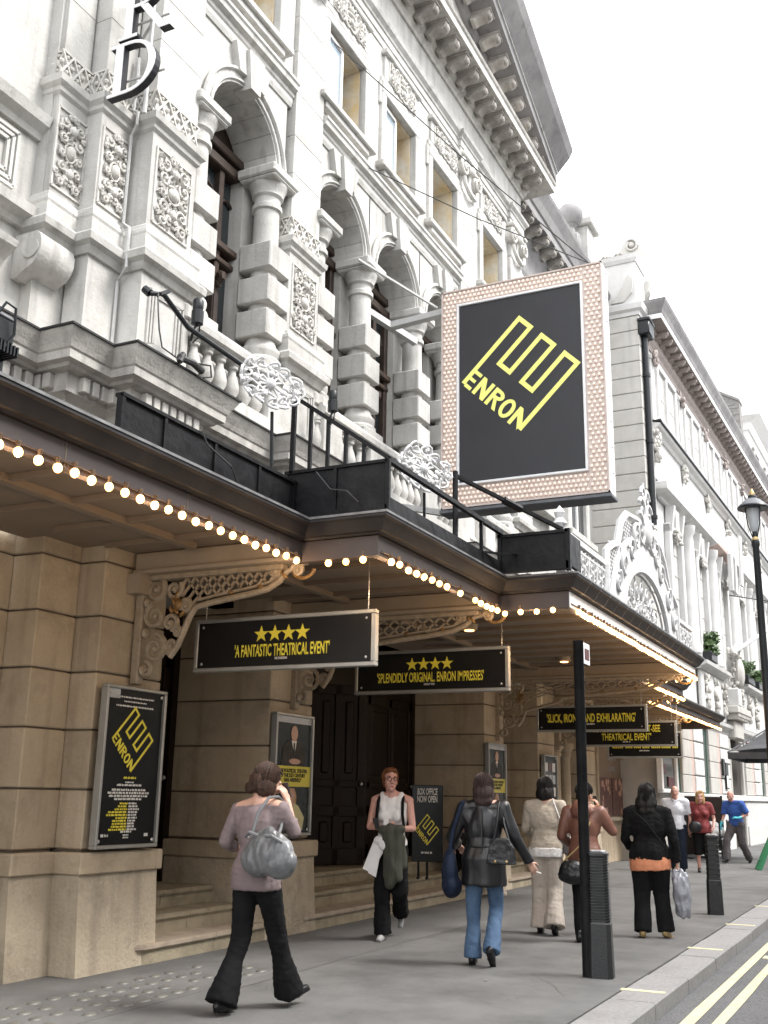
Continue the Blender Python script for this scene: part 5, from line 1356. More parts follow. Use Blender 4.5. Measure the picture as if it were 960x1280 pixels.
# end pier of channelled blocks
z = 3.42; k = 0
while z < 14.25:
    h = .455; v = MB(); v.cbox(-.02, 1.05, -.03, 2.2, z + .008, min(z + h, 14.32) - .008, .014); v.build('stone', 'render_stone', NB); z += h
v = MB(); v.box(0, 1.0, 0, 2.2, 0, 3.42); v.build('pier_foot', 'render_stone', NB)
v = MB(); v.sweep([(-.02, 2.2), (-.02, -.03), (1.05, -.03)], [(-.1, 14.32), (.03, 14.32), (.05, 14.42), (.13, 14.48), (.16, 14.62), (.16, 14.66), (-.1, 14.72)]); v.build('pier_string', 'painted_render', NB)
v = MB(); v.cbox(-.02, 1.0, .0, 1.05, 14.7, 16.0, .02); v.sweep([(-.02, 1.05), (-.02, 0), (1.0, 0), (1.0, 1.05)], [(-.3, 15.95), (.03, 15.95), (.08, 16.05), (.10, 16.16), (-.3, 16.2)]); v.build('attic_block', 'painted_render', NB)
v = MB()
v.prism([(1.3, 16.2), (.9, 16.35), (.62, 16.30), (.42, 16.42), (.34, 16.62), (.22, 16.74), (.06, 16.76), (-.08, 16.66), (-.12, 16.48), (-.04, 16.3), (.02, 16.2)], .1, .7, 'x')
pts = spiral(.10, 16.5, .2, .03, 1.2, 1.6, 20); v.tube([(.06, p[0], p[1]) for p in pts], .035, 6); v.ball((.05, .10, 16.5), .06, 8, 6)
for q in range(5): v.tube([(.07, .35 + q * .12, 16.28 + .03 * (q % 2)), (.07, .42 + q * .12, 16.36), (.07, .50 + q * .12, 16.26)], .02, 5)
v.build('scroll', 'render_stone', NB)
v = MB(); v.prism([(.2, 15.2), (-.12, 15.5), (-.18, 15.75), (-.05, 15.85), (.05, 15.7), (0, 15.5), (.2, 14.8)], 1.02, 1.3, 'x'); v.build('side_scroll', 'render_stone', NB)
v = MB(); v.prism([(.35, 14.75), (.1, 15.0), (.05, 15.4), (.2, 15.55), (.3, 15.3), (.5, 15.0), (.7, 14.75)], -.10, -.02, 'x'); v.build('face_scroll', 'render_stone', NB)
# eaves: brown bracketed soffit under a grey gutter
EV = [(1.05, 1.0), (1.05, 0), (24.0, 0)]
v = MB(); v.sweep(EV, [(-.2, 13.75), (.03, 13.75), (.05, 13.9), (.12, 14.0), (.12, 14.2), (.20, 14.24), (.20, 14.34), (.52, 14.36), (-.2, 14.40)]); E_ = v.build('eaves', 'eaves_brown', NB)
v = MB(); v.sweep(EV, [(.05, 14.36), (.545, 14.36), (.55, 14.50), (.05, 14.50)]); v.build('eaves_fillet', 'white_frame', E_)
v = MB(); v.sweep(EV, [(-.2, 14.50), (.56, 14.50), (.60, 14.62), (.70, 14.80), (.72, 14.88), (-.2, 14.92)]); v.build('eaves_gutter', 'sooty_stone', E_)
bk = MB(); bk.prism([(0, .0), (0, .20), (-.38, .20), (-.38, .13), (-.3, .04), (-.15, .05)], -.06, .06, 'x'); bkm = bk.mesh('eaves_bracket', 'eaves_brown')
bp2 = MB(); bp2.ball((0, 0, 0), (.05, .05, .035), 6, 5); bpm = bp2.mesh('eaves_boss', 'white_frame')
for i in range(40): inst('eaves_bracket', bkm, E_, (1.5 + i * .56, -.12, 14.14))
for i in range(40): inst('eaves_boss', bpm, E_, (1.78 + i * .56, -.36, 14.34))
v = MB()
v.sweep([(1.05, 0), (24, 0)], [(-.1, 11.28), (.05, 11.28), (.10, 11.36), (.20, 11.42), (.24, 11.50), (-.1, 11.56)]); v.build('mid_string', 'painted_render', NB)
v = MB(); v.box(1.05, 24, -.27, 0, 11.555, 11.60); v.tube([(1.05, -.26, 11.53), (24, -.26, 11.53)], .035, 6); v.build('mid_gutter', 'lamp_black', NB)
rn = random.Random(6)
def carving(x, z0, z1, w_, y=-.06, n=26, nm='carving', m='render_stone', d=.10):
    v = MB()
    for k in range(n):
        zz = rn.uniform(z0, z1); t = (zz - z0) / (z1 - z0); ww = w_ * (.35 + .65 * t) / 2
        v.ball((x + rn.uniform(-ww, ww), y - rn.uniform(0, d), zz), (rn.uniform(.05, .11), rn.uniform(.04, .08), rn.uniform(.05, .12)), 7, 5)
    return v.build(nm, m, NB, smooth=True, kind='stuff')
for i, c in enumerate((3.0, 6.6, 10.2, 13.8, 17.4, 21.0)):
    # top-floor pair of lights
    W = MB()
    for a, b, d, e in ((c - 1.3, c - 1.12, 11.85, 13.6), (c + 1.02, c + 1.2, 11.85, 13.6), (c - 1.3, c + 1.2, 13.45, 13.62), (c - .22, c - .06, 11.9, 13.45)): W.cbox(a, b, -.10, .08, d, e, .015)
    w_ = W.build('upper_window', 'painted_render', NB)
    v = MB(); v.box(c - 1.12, c - .22, -.02, -.012, 11.9, 13.45); v.box(c - .06, c + 1.02, -.02, -.012, 11.9, 13.45); v.build('pane', 'blind', w_)
    v = MB(); v.box(c - 1.12, c - .22, -.035, -.012, 12.62, 12.66); v.box(c - .06, c + 1.02, -.035, -.012, 12.62, 12.66); v.box(c - .35, c - .3, -.035, -.012, 11.9, 13.45); v.build('glazing_bar', 'render_stone', w_)
    v = MB(); v.cbox(c - 1.4, c + 1.3, -.16, .02, 11.74, 11.86, .02)
    for s in (-1.25, 1.15): v.cbox(c + s - .09, c + s + .09, -.13, .02, 11.56, 11.74, .02)
    v.build('sill', 'painted_render', w_)
    # pilaster strip between the bays
    v = MB(); v.cbox(c - 1.98, c - 1.62, -.08, .02, 11.6, 13.5, .015); v.cbox(c - 2.02, c - 1.58, -.12, .02, 13.42, 13.56, .02); p = v.build('strip_pilaster', 'painted_render', NB)
    carving(c - 1.8, 13.25, 13.7, .4, -.10, 14, 'capital_carving', 'eaves_brown'); carving(c - 1.8, 10.45 if i == 0 else 10.8, 11.3, .42, -.05, 34 if i == 0 else 18, 'swag')  # capitals borrow the eaves colour, its brown standing in for their shadow
    # first-floor window with hood
    H = MB(); H.sweep([(c - 1.5, .02), (c - 1.5, -.0), (c + 1.5, -.0), (c + 1.5, .02)], [(-.05, 9.45), (.04, 9.45), (.08, 9.52), (.20, 9.58), (.30, 9.66), (.31, 9.72), (.30, 9.86), (-.05, 9.98)])
    h = H.build('window_hood', 'painted_render' if i != 2 else 'pink_stone', NB)
    v = MB()
    for s in (-1, 1):
        v.prism([(0.02, 8.6), (-.12, 8.65), (-.2, 9.2), (-.24, 9.45), (.02, 9.45)], c + s * .62 - .09, c + s * .62 + .09, 'x')
    v.prism([(c - .16, 8.8), (c + .16, 8.8), (c + .26, 9.45), (c - .26, 9.45)], -.16, .02); v.build('console', 'painted_render', h)
    W = MB()
    for a, b, d, e in ((c - .86, c - .60, 5.6, 8.9), (c + .60, c + .86, 5.6, 8.9), (c - .86, c + .86, 8.66, 8.92)): W.cbox(a, b, -.12, .06, d, e, .02)
    w_ = W.build('first_floor_window', 'painted_render', NB)
    v = MB(); v.box(c - .6, c + .6, .035, .05, 5.6, 8.66); v.build('pane', 'blind', w_)
    v = MB()
    for zz in (6.3, 6.95, 7.6, 8.2): v.box(c - .6, c + .6, .02, .036, zz, zz + .022)
    v.box(c - .02, c + .02, .02, .036, 5.6, 8.66); v.build('glazing_bar', 'render_stone', w_)
    carving(c, 8.5, 8.8, 1.2, -.10, 12, 'head_carving')
    v = MB(); v.lathe([(.24, 5.6), (.24, 5.8), (.19, 5.86), (.18, 8.9), (.16, 9.1), (.22, 9.2), (.25, 9.42)], (c + 1.78, -.05, 0), 14); v.build('attached_column', 'painted_render', NB, smooth=True)
v = MB(); v.sweep([(1.05, 0), (24, 0)], [(-.1, 3.5), (.06, 3.5), (.1, 3.62), (.22, 3.7), (.24, 3.8), (-.1, 3.86)]); v.build('shop_cornice', 'painted_render', NB)
# ground floor
for a, b in ((2.3, 5.1), (6.05, 9.2), (12.4, 15.6), (16.6, 19.6), (20.6, 23.8)):
    core = MB(); core.box(a, b, -.02, .1, 1.62, 3.5); P = core.build('shop_pier', 'render_stone', NB)
    for q in range(4):
        z0 = 1.64 + q * .465; mid = a + (b - a) * .42
        v = MB(); v.cbox(a, mid, -.08, .0, z0, z0 + .45, .012); v.build('stone', 'render_stone', P)
        v = MB(); v.cbox(mid + .01, mid + .36, -.07, .0, z0, z0 + .45, .012); v.build('stone', 'pink_stone', P)
        v = MB(); v.cbox(mid + .37, b, -.10, .0, z0 + .012, z0 + .44, .02); v.build('stone', 'painted_render', P)
for a, b in ((1.5, 2.3), (5.1, 6.05), (15.6, 16.6)):
    v = MB(); v.box(a, b, -.0, .05, 1.62, 3.5); g = v.build('shop_window', 'green_paint', NB)
    v = MB(); v.box(a + .12, b - .3, -.01, .0, 1.8, 3.3); v.build('pane', 'dark_glass', g)
v = MB(); v.cbox(1.0, 24, -.16, .04, 1.44, 1.62, .02); v.build('plinth_band', 'painted_render', NB)
v = MB()
for a, b in ((1.0, 9.25), (11.9, 24)): v.cbox(a, b, -.10, .05, 0, 1.44, .02); v.box(a, b, -.13, .0, 0, .62)
v.build('plinth', 'painted_render', NB)
v = MB(); v.box(2.6, 2.8, -.14, -.12, .3, .62); v.build('air_grate', 'interior_dark', NB)
W = MB()
for a, b, d, e in ((-.3, -.16, 1.62, 2.6), (1.3, 1.48, 1.62, 2.6), (-.3, 1.48, 2.46, 2.62), (-.3, 1.48, 1.6, 1.7)): W.cbox(a, b, -.14, .0, d, e, .015)
w_ = W.build('side_window', 'white_frame', NB)
v = MB(); v.box(-.16, 1.3, -.08, -.04, 1.7, 2.46); v.build('pane', 'dark_glass', w_)
v = MB(); v.cbox(-.1, .3, -.11, -.08, 2.05, 2.3, .01); v.cbox(.5, 1.1, -.11, -.08, 1.75, 2.0, .01); v.build('window_card', 'maroon_paint', w_)
v = MB(); v.box(9.25, 11.9, .0, .06, 0, 3.4); D_ = v.build('recess', 'interior_dark', NB)
v = MB(); v.cbox(9.3, 9.5, -.1, .05, 0, 3.4, .02); v.cbox(11.6, 11.85, -.1, .05, 0, 3.4, .02); v.cbox(9.5, 11.6, -.08, .05, 2.9, 3.1, .02); v.build('door_case', 'render_stone', NB)
v = MB(); v.cbox(9.7, 11.2, -.6, -.54, 2.75, 3.3, .02); v.build('hanging_board', 'maroon_paint', NB)
v = MB(); v.cbox(8.1, 8.5, -.16, -.10, 1.8, 2.6, .01); v.cbox(7.7, 8.0, -.16, -.10, 2.2, 2.7, .01); v.build('menu_frame', 'lamp_black', NB)
v = MB(); v.box(8.14, 8.46, -.165, -.16, 1.84, 2.2); v.build('menu_card', 'print_white', NB)
# balcony, planters, cartouche on its console
v = MB(); v.sweep([(5.2, 0), (9.2, 0)], [(-.05, 5.22), (.12, 5.22), (.16, 5.3), (.32, 5.36), (.34, 5.46), (-.05, 5.5)]); v.sweep([(12.6, 0), (23.8, 0)], [(-.05, 5.22), (.12, 5.22), (.16, 5.3), (.32, 5.36), (.34, 5.46), (-.05, 5.5)]); v.build('balcony_ledge', 'painted_render', NB)
v = MB(); v.cbox(5.4, 9.2, -.10, .02, 3.86, 5.22, .03); v.cbox(12.8, 23.8, -.10, .02, 3.86, 5.22, .03); v.build('balcony_front', 'painted_render', NB)
for x in (6.0, 7.4, 8.8, 13.6, 15.2): carving(x, 4.1, 5.1, .5, -.10, 20, 'panel_carving')
v = MB(); v.cbox(9.0, 11.6, -.5, .0, 4.2, 4.42, .02); v.cbox(9.2, 11.4, -.42, .0, 4.0, 4.2, .02); v.cbox(9.5, 11.1, -.3, .0, 3.4, 4.0, .05)
for q in range(9): v.cbox(9.2 + q * .26, 9.34 + q * .26, -.48, -.38, 4.08, 4.2, .01)
v.build('cartouche_console', 'render_stone', NB)
v = MB(); v.cbox(9.3, 9.9, -.5, 0, 4.42, 5.0, .03); v.build('cartouche_block', 'painted_render', NB)
carving(10.4, 4.4, 6.4, 1.7, -.12, 90, 'cartouche', 'render_stone', .3)
v = MB(); v.ball((10.4, -.4, 5.6), (.36, .16, .5), 12, 10); v.tube([(9.9, -.3, 6.3), (10.2, -.42, 6.55), (10.4, -.45, 6.45), (10.6, -.42, 6.55), (10.9, -.3, 6.3)], .08, 8); v.build('cartouche_shield', 'render_stone', NB, smooth=True)
v = MB(); v.tube([(9.8, -.3, 6.2), (15.2, -4.4, 9.9)], .07, 8); v.build('flag_pole', 'white_frame', NB, smooth=True)
v = MB(); v.tube([(10.0, -.3, 8.2), (12.5, -2.3, 8.1)], .02, 5); v.build('flag_stay', 'lamp_black', NB)
v = MB(); v.cbox(9.7, 10.7, -.5, -.35, 8.3, 9.6, .02); v.prism([(9.9, 8.5), (10.3, 8.5), (10.6, 10.3), (10.2, 10.3)], -.75, -.68); v.build('folded_banner', 'painted_render', NB)
# rainwater pipe on the corner
v = MB(); v.tube([(.22, -.12, 8.4), (.22, -.12, 14.0)], .085, 10)
for zz in (8.6, 10.7, 12.6): v.lathe([(.11, -.05), (.11, .05)], (.22, -.12, zz), 10)
v.cbox(-.05, .55, -.32, .0, 13.72, 14.12, .03); v.cbox(-.08, .58, -.35, .0, 14.1, 14.2, .02); v.build('rainwater_pipe', 'lamp_black', NB, smooth=True)
# brick party wall and chimney behind the eaves
v = MB(); v.prism([(.15, 14.0), (.15, 18.3), (4.0, 20.6), (4.0, 14.0)], 18.6, 19.2, 'x'); v.prism([(.12, 18.28), (.12, 18.4), (4.0, 20.72), (4.0, 20.6)], 18.5, 19.3, 'x'); CH = v.build('party_wall', 'slate_brick', NB)
bk = MB(); bk.cbox(-.02, .03, -.22, .22, 0, .13, .01); bkm = bk.mesh('brick', 'slate_brick')
for r in range(30):
    for c in range(6):
        y = .40 + c * .47 + (.23 if r % 2 else 0); zz = 15.6 + r * .15
        if zz < 18.05 + (y - .3) * .6: inst('brick', bkm, CH, (18.59, y, zz))
# plants in the balcony boxes
def leafy(x, y, z, sx, sz, label, seed):
    P = thing('balcony_plant', label, 'plant', tuple(NB.matrix_world @ Vector((x, y, z))) if False else (26.95 + x * math.cos(rad(1.5)) + y * math.sin(rad(1.5)), 5.62 - x * math.sin(rad(1.5)) + y * math.cos(rad(1.5)), z), group='potted plants on the balcony', local=True)
    r = random.Random(seed); v = MB()
    for k in range(260):
        a, b = r.uniform(0, 6.28), r.uniform(0, 1); h = r.uniform(0, 1)
        c = Vector((sx * math.cos(a) * math.sqrt(b) * (1 - .5 * h), .3 * math.sin(a) * math.sqrt(b), .25 + sz * h))
        d = Vector((r.uniform(-1, 1), r.uniform(-1, 1), r.uniform(-.2, 1))).normalized(); s = d.orthogonal().normalized(); L = r.uniform(.08, .16)
        v.add([c - d * L, c + s * L * .4, c + d * L, c - s * L * .4], [(0, 1, 2, 3)])
    v.build('foliage', 'leaf_green', P, kind='stuff')
    v = MB()
    for k in range(7): a = r.uniform(0, 6.28); v.tube([(0, 0, .1), (sx * .5 * math.cos(a), .15 * math.sin(a), .2 + sz * r.uniform(.5, 1))], .012, 4)
    v.build('stem', 'leaf_green', P)
    v = MB(); v.cbox(-sx, sx, -.16, .16, 0, .28, .02); v.build('trough', 'lamp_black', P)
leafy(6.3, -.2, 5.5, .55, .65, 'loose green plant in the nearer balcony trough', 3)
leafy(13.2, -.2, 5.5, .9, .55, 'dark bushy plant in the farther balcony trough', 5)
leafy(15.3, -.2, 5.5, .5, .45, 'small trailing plant at the far end of the balcony', 8)
# next houses down the street
FH = thing('far_house', 'pale tall house with a white cornice beyond the brick party wall', 'house', (50.4, 5.55, 0), rotz=rad(-1.5), local=True)
v = MB(); v.box(0, 26, 0, 9, 0, 20); v.build('wall', 'painted_render', FH)
v = MB(); v.sweep([(0, 9), (0, 0), (26, 0)], [(-.1, 18.6), (.08, 18.6), (.2, 18.9), (.7, 19.1), (.75, 19.5), (-.1, 19.6)]); v.build('cornice', 'white_frame', FH)
for r in range(5):
    for c in range(7):
        x, zz = 1.8 + c * 3.6, 2.2 + r * 3.4
        v = MB()
        for a, b, d, e in ((x - .85, x - .62, zz, zz + 2.2), (x + .62, x + .85, zz, zz + 2.2), (x - .85, x + .85, zz + 2.0, zz + 2.25), (x - .95, x + .95, zz - .15, zz)): v.cbox(a, b, -.12, .02, d, e, .02)
        w_ = v.build('window', 'render_stone', FH); v = MB(); v.box(x - .62, x + .62, -.02, -.01, zz, zz + 2.0); v.build('pane', 'sky_tint_glass', w_)
v = MB(); v.box(-3.0, 0, 3.2, 9, 14, 17.5); v.cbox(-3.2, .2, 3.0, 9, 17.4, 17.8, .05); v.build('rear_wing', 'render_stone', FH)
EH = thing('end_house', 'grey distant house closing the street beyond the pale one', 'house', (78, 4.2, 0), rotz=rad(-1.5), local=True)
v = MB(); v.box(0, 60, 0, 9, 0, 17); v.sweep([(0, 9), (0, 0), (60, 0)], [(-.1, 16), (.1, 16), (.5, 16.5), (.5, 16.8), (-.1, 17)]); v.build('wall', 'render_stone', EH)
for r in range(4):
    for c in range(14):
        x, zz = 2 + c * 4, 2.2 + r * 3.6; v = MB(); v.cbox(x - .7, x + .7, -.06, .02, zz, zz + 2, .02); v.build('window', 'sky_tint_glass', EH)

# ================================================================== street furniture
SL_ = thing('street_lamp', 'tall slender black street lamp with a wide lidded lantern', 'street lamp', (19.8, 2.19, 0))
c = (19.8, 2.19, 0)
v = MB(); v.lathe([(.17, 0), (.15, .5), (.11, .6), (.095, 1.4), (.08, 1.5), (.068, 3.5), (.058, 5.9), (.075, 5.95), (.075, 6.02), (.045, 6.08), (.045, 6.2)], c, 16); v.build('post', 'lamp_black', SL_, smooth=True)
v = MB(); v.lathe([(.05, 6.20), (.07, 6.24), (.09, 6.36), (.115, 6.52), (.125, 6.64)], c, 16); v.build('lantern_glass', 'frosted', SL_, smooth=True)
v = MB(); v.lathe([(.265, 6.64), (.27, 6.67), (.24, 6.71), (.14, 6.80), (.09, 6.83)], c, 20); v.build('lid', 'lamp_lid', SL_, smooth=True)
v = MB(); v.lathe([(.268, 6.63), (.28, 6.655), (.268, 6.68)], c, 20); v.lathe([(.08, 6.82), (.085, 6.85), (.07, 6.89)], c, 12)
for a in (0, 2.1, 4.2): v.tube([(c[0] + .05 * math.cos(a), c[1] + .05 * math.sin(a), 6.1), (c[0] + .12 * math.cos(a), c[1] + .12 * math.sin(a), 6.34), (c[0] + .15 * math.cos(a), c[1] + .15 * math.sin(a), 6.64)], .012, 6)
v.build('lantern_frame', 'lamp_black', SL_, smooth=True)
v = MB(); v.lathe([(.06, 6.02), (.07, 6.05), (.05, 6.1)], c, 12); v.lathe([(.05, 6.88), (.055, 6.92), (.035, 6.97), (.012, 7.02)], c, 12); v.build('brass_collar', 'brass', SL_, smooth=True)
SP_ = thing('sign_post', 'slim black sign post with a small white plate edge-on at its top', 'sign post', (9.27, 2.60, 0))
v = MB(); v.lathe([(.046, 0), (.046, 2.78), (.05, 2.785), (.05, 2.80), (.0, 2.805)], (9.27, 2.60, 0), 16); v.build('post', 'black_paint', SP_, smooth=True)
v = MB(); v.cbox(9.30, 9.50, 2.56, 2.566, 2.60, 2.79, .002); P_ = v.build('sign_plate', 'white_board', SP_)
v = MB(); v.box(9.33, 9.47, 2.557, 2.5595, 2.64, 2.74); v.build('plate_print', 'maroon_paint', P_)
v = MB(); v.box(9.24, 9.34, 2.567, 2.59, 2.62, 2.64); v.box(9.24, 9.34, 2.567, 2.59, 2.73, 2.75); v.build('clip', 'steel', SP_)
def bollard(x, y, rot, label, ribs):
    B = thing('bollard', label, 'bollard', (x, y, 0), rotz=rot, group='black cast bollards along the kerb', local=True)
    w0, w1 = .098, .083
    def ring(z, k=1.0):
        w_ = (w0 + (w1 - w0) * z) * k; c_ = w_ * .35
        return [(-w_ + c_, -w_, z), (w_ - c_, -w_, z), (w_, -w_ + c_, z), (w_, w_ - c_, z), (w_ - c_, w_, z), (-w_ + c_, w_, z), (-w_, w_ - c_, z), (-w_, -w_ + c_, z)]
    zs = [(0, 1.06), (.42, 1.04)]
    z = .44
    while z < .94:
        zs += [(z, .95), (z + .004, 1.03), (z + .013, 1.03), (z + .017, .95)]; z += .0225 if ribs else .06
    zs += [(.955, 1.0), (.965, 1.06), (.985, 1.06), (1.0, .85)]
    v = MB(); V = [p for z, k in zs for p in ring(z, k)]; F = [tuple(range(7, -1, -1)), tuple(len(V) - 8 + j for j in range(8))]
    for i in range(len(zs) - 1):
        for j in range(8): F.append((i * 8 + j, i * 8 + (j + 1) % 8, i * 8 + 8 + (j + 1) % 8, i * 8 + 8 + j))
    v.add(V, F); v.build('shaft', 'bollard_paint', B)
    v = MB(); q = ring(1.0, .8); t = ring(1.006, .7); v.add([(a, b, 1.0) for a, b, _ in q] + [(a, b, 1.008) for a, b, _ in t], [(7, 6, 5, 4, 3, 2, 1, 0), tuple(range(8, 16))] + [(j, (j + 1) % 8, 8 + (j + 1) % 8, 8 + j) for j in range(8)]); v.build('worn_cap', 'worn_metal', B)
bollard(9.32, 2.50, rad(8), 'black ribbed bollard touching the slim sign post', True)
bollard(15.12, 2.51, rad(8), 'black bollard standing alone farther along the kerb', False)
# big dark parasol over the pavement tables, half out of the picture
PA_ = thing('cafe_parasol', 'large dark grey canvas parasol reaching in over the pavement at far right', 'parasol', (29.8, 3.15, 0))
c = (29.8, 3.15)
v = MB(); H_ = 2.3; n = 8
tip = [(c[0] + H_ * math.cos(math.pi / 4 + i * math.pi / 2), c[1] + H_ * .62 * math.sin(math.pi / 4 + i * math.pi / 2), 2.62) for i in range(4)]
for i in range(4):
    a, b = tip[i], tip[(i + 1) % 4]
    g = []
    for s in range(7):
        t = s / 6; e = Vector(a).lerp(Vector(b), t); e.z += .10 * math.sin(math.pi * t)
        for q in range(5): p = e.lerp(Vector((c[0], c[1], 3.45)), q / 4); p.z -= .10 * math.sin(math.pi * q / 4); g.append(p)
    v.add(g, [(s * 5 + q, s * 5 + q + 1, s * 5 + q + 6, s * 5 + q + 5) for s in range(6) for q in range(4)])
    v.add([Vector(a), Vector(b), Vector(b) - Vector((0, 0, .16)), Vector(a) - Vector((0, 0, .16))], [(0, 1, 2, 3)])
v.build('canopy', 'awning_cloth', PA_, smooth=False)
v = MB()
for a in tip: v.bar(a, (c[0], c[1], 3.4), .03)
v.build('rib', 'lamp_lid', PA_)
v = MB(); v.tube([(c[0], c[1], 0), (c[0], c[1], 3.5)], .035, 8); v.cbox(c[0] - .35, c[0] + .35, c[1] - .35, c[1] + .35, 0, .08, .02); v.build('pole', 'lamp_lid', PA_)
# cleaner's barrow and sacks near the doorway
BW = thing('cleaning_barrow', 'low dark barrow loaded with white sacks by the far doorway', 'barrow', (29.9, 4.9, 0))
v = MB(); v.cbox(29.3, 30.7, 4.6, 5.2, .28, .50, .02)
for x in (29.35, 30.6): v.bar((x, 4.65, .5), (x, 4.65, .95), .04)
v.build('bed', 'lamp_black', BW)
for x in (29.5, 30.45):
    v = MB()
    a0 = len(v.v); v.lathe([(.13, -.03), (.15, 0), (.13, .03)], (0, 0, 0), 14); v.v = [(x + p[0], 4.62 + p[2], .15 + p[1]) for p in v.v]; v.build('wheel', 'cable', BW)
for k, (x, y, z, r) in enumerate(((29.6, 4.9, .62, (.3, .26, .16)), (30.15, 4.9, .64, (.34, .26, .18)), (29.9, 4.95, .78, (.28, .22, .12)))):
    v = MB(); v.ball((x, y, z), r, 14, 10); v.v = [(p[0] + .03 * math.sin(17 * p[1] + k), p[1], p[2] + .03 * math.sin(14 * p[0] + k)) for p in v.v]; o = v.build('sack', 'white_frame', None, smooth=True)
    tag(o, ('white sack at the near end of the barrow', 'white sack at the far end of the barrow', 'small white sack lying on top of the other two')[k], 'sack', 'white sacks on the barrow')
def menu_board(x, y, label, rot):
    M_ = thing('menu_board', label, 'board', (x, y, 0), rotz=rot, group='dark standing boards by the doorway', local=True)
    v = MB(); v.cbox(-.36, .36, -.02, .02, .1, 1.55, .01); v.build('panel', 'dark_wood', M_)
    v = MB()
    for s in (-.37, .37): v.bar((s, 0, 0), (s, 0, 1.58), .04); v.bar((s, -.2, .02), (s, .2, .02), .04)
    v.build('frame', 'lamp_black', M_)
menu_board(29.2, 5.25, 'dark standing board to the left of the man in blue', rad(-30)); menu_board(31.6, 5.15, 'dark standing board to the right of the man in blue', rad(-30))
# folded green trestle at the very edge
GT = thing('folding_trestle', 'green painted folding trestle leaning at the right edge', 'trestle', (25.6, 3.05, 0))
v = MB(); v.bar((25.2, 3.22, .0), (25.8, 2.86, .95), .10, .06); v.bar((25.55, 3.3, 0), (26.1, 2.9, .95), .10, .06); v.build('leg', 'trestle_green', GT)
v = MB(); v.cbox(25.7, 26.3, 2.7, 3.0, .9, 1.0, .02); v.build('top', 'trestle_green', GT)
v = MB(); v.bar((25.3, 3.2, .2), (25.66, 3.24, .2), .05); v.build('stretcher', 'trestle_green', GT)
v = MB(); v.cbox(25.9, 26.5, 2.55, 2.95, .0, .35, .05); o = v.build('purple_crate', 'crate_purple', None); tag(o, 'small purple crate beside the green trestle', 'crate')

# the terrace across the street, behind the camera: unseen, added to block the low sky under the canopy
OT = thing('opposite_terrace', 'unseen plain terrace on the opposite side of the street', 'terrace', (10, -8.2, 0))
v = MB(); v.box(-40, 110, -18, -8.2, -.12, 13.5); v.build('wall', 'render_stone', OT)
v = MB(); v.sweep([(110, -8.2), (-40, -8.2)], [(-.1, 12.4), (.1, 12.4), (.35, 12.8), (.4, 13.1), (-.1, 13.3)]); v.build('cornice', 'render_stone', OT)
v = MB(); v.sweep([(110, -8.2), (-40, -8.2)], [(-.1, 3.6), (.06, 3.6), (.2, 3.9), (.2, 4.1), (-.1, 4.2)]); v.build('shop_cornice', 'render_stone', OT)
wf = MB()
for a, b, d, e in ((-.62, -.5, 0, 1.9), (.5, .62, 0, 1.9), (-.62, .62, 1.9, 2.05), (-.72, .72, -.12, 0), (-.03, .03, 0, 1.9), (-.5, .5, .92, .98)): wf.box(a, b, -.04, .08, d, e)
wm = wf.mesh('window', 'white_frame'); pm = MB().box(-.5, .5, .01, .02, 0, 1.9).mesh('pane', 'dark_glass')
for i in range(40):
    for r in range(3):
        o = inst('window', wm, OT, (-38 + i * 3.6, -8.2, 4.8 + r * 2.6)); inst('pane', pm, o, (-38 + i * 3.6, -8.2, 4.8 + r * 2.6))
v = MB(); v.box(-40, 110, -8.2, -5.4, -.28, 0.0); v.build('opposite_pavement', 'asphalt_path', kind='structure')
# ================================================================== people
mat('skin', (0.50, 0.30, 0.225), (0.43, 0.245, 0.18), 22, 0.5, bump=0.08, bscale=180, obj=True)
mat('skin_pink', (0.52, 0.29, 0.235), (0.46, 0.23, 0.185), 22, 0.5, bump=0.08, bscale=180, obj=True)
mat('skin_tan', (0.42, 0.24, 0.165), (0.36, 0.195, 0.13), 22, 0.5, bump=0.08, bscale=180, obj=True)
mat('lip', (0.36, 0.13, 0.115), rough=0.45)
mat('eye_white', (0.6, 0.58, 0.55), rough=0.3)
mat('eye_dark', (0.02, 0.015, 0.012), rough=0.2)
mat('mauve_jersey', (0.175, 0.135, 0.137), (0.145, 0.11, 0.112), 7, 0.85, bump=0.15, bscale=220, obj=True)
mat('black_cloth', (0.006, 0.006, 0.0065), (0.010, 0.010, 0.0105), 7, 0.9, bump=0.15, bscale=200, obj=True, spec=0.12)
mat('navy_denim', (0.012, 0.018, 0.032), (0.02, 0.028, 0.045), 9, 0.85, bump=0.2, bscale=220, obj=True, spec=0.15)
mat('blue_denim', (0.028, 0.058, 0.115), (0.075, 0.135, 0.225), 3.2, 0.85, bump=0.25, bscale=240, obj=True)
mat('black_leather', (0.006, 0.0065, 0.008), (0.009, 0.010, 0.012), 9, 0.34, bump=0.12, bscale=220, obj=True, spec=0.45, rvar=0.05)
mat('brown_leather', (0.17, 0.075, 0.05), (0.12, 0.05, 0.035), 7, 0.42, bump=0.25, bscale=80, obj=True)
mat('beige_knit', (0.40, 0.355, 0.295), (0.34, 0.30, 0.245), 9, 0.9, bump=0.3, bscale=160, obj=True)
mat('beige_trouser', (0.46, 0.41, 0.36), (0.39, 0.345, 0.30), 6, 0.85, bump=0.15, bscale=200, obj=True)
mat('white_cotton', (0.72, 0.71, 0.70), (0.64, 0.63, 0.63), 7, 0.85, bump=0.12, bscale=200, obj=True)
mat('check_cotton', (0.66, 0.67, 0.72), (0.58, 0.60, 0.66), 14, 0.85, bump=0.12, bscale=200, obj=True)
mat('olive_cloth', (0.05, 0.052, 0.038), (0.035, 0.037, 0.027), 6, 0.85, bump=0.2, bscale=160, obj=True)
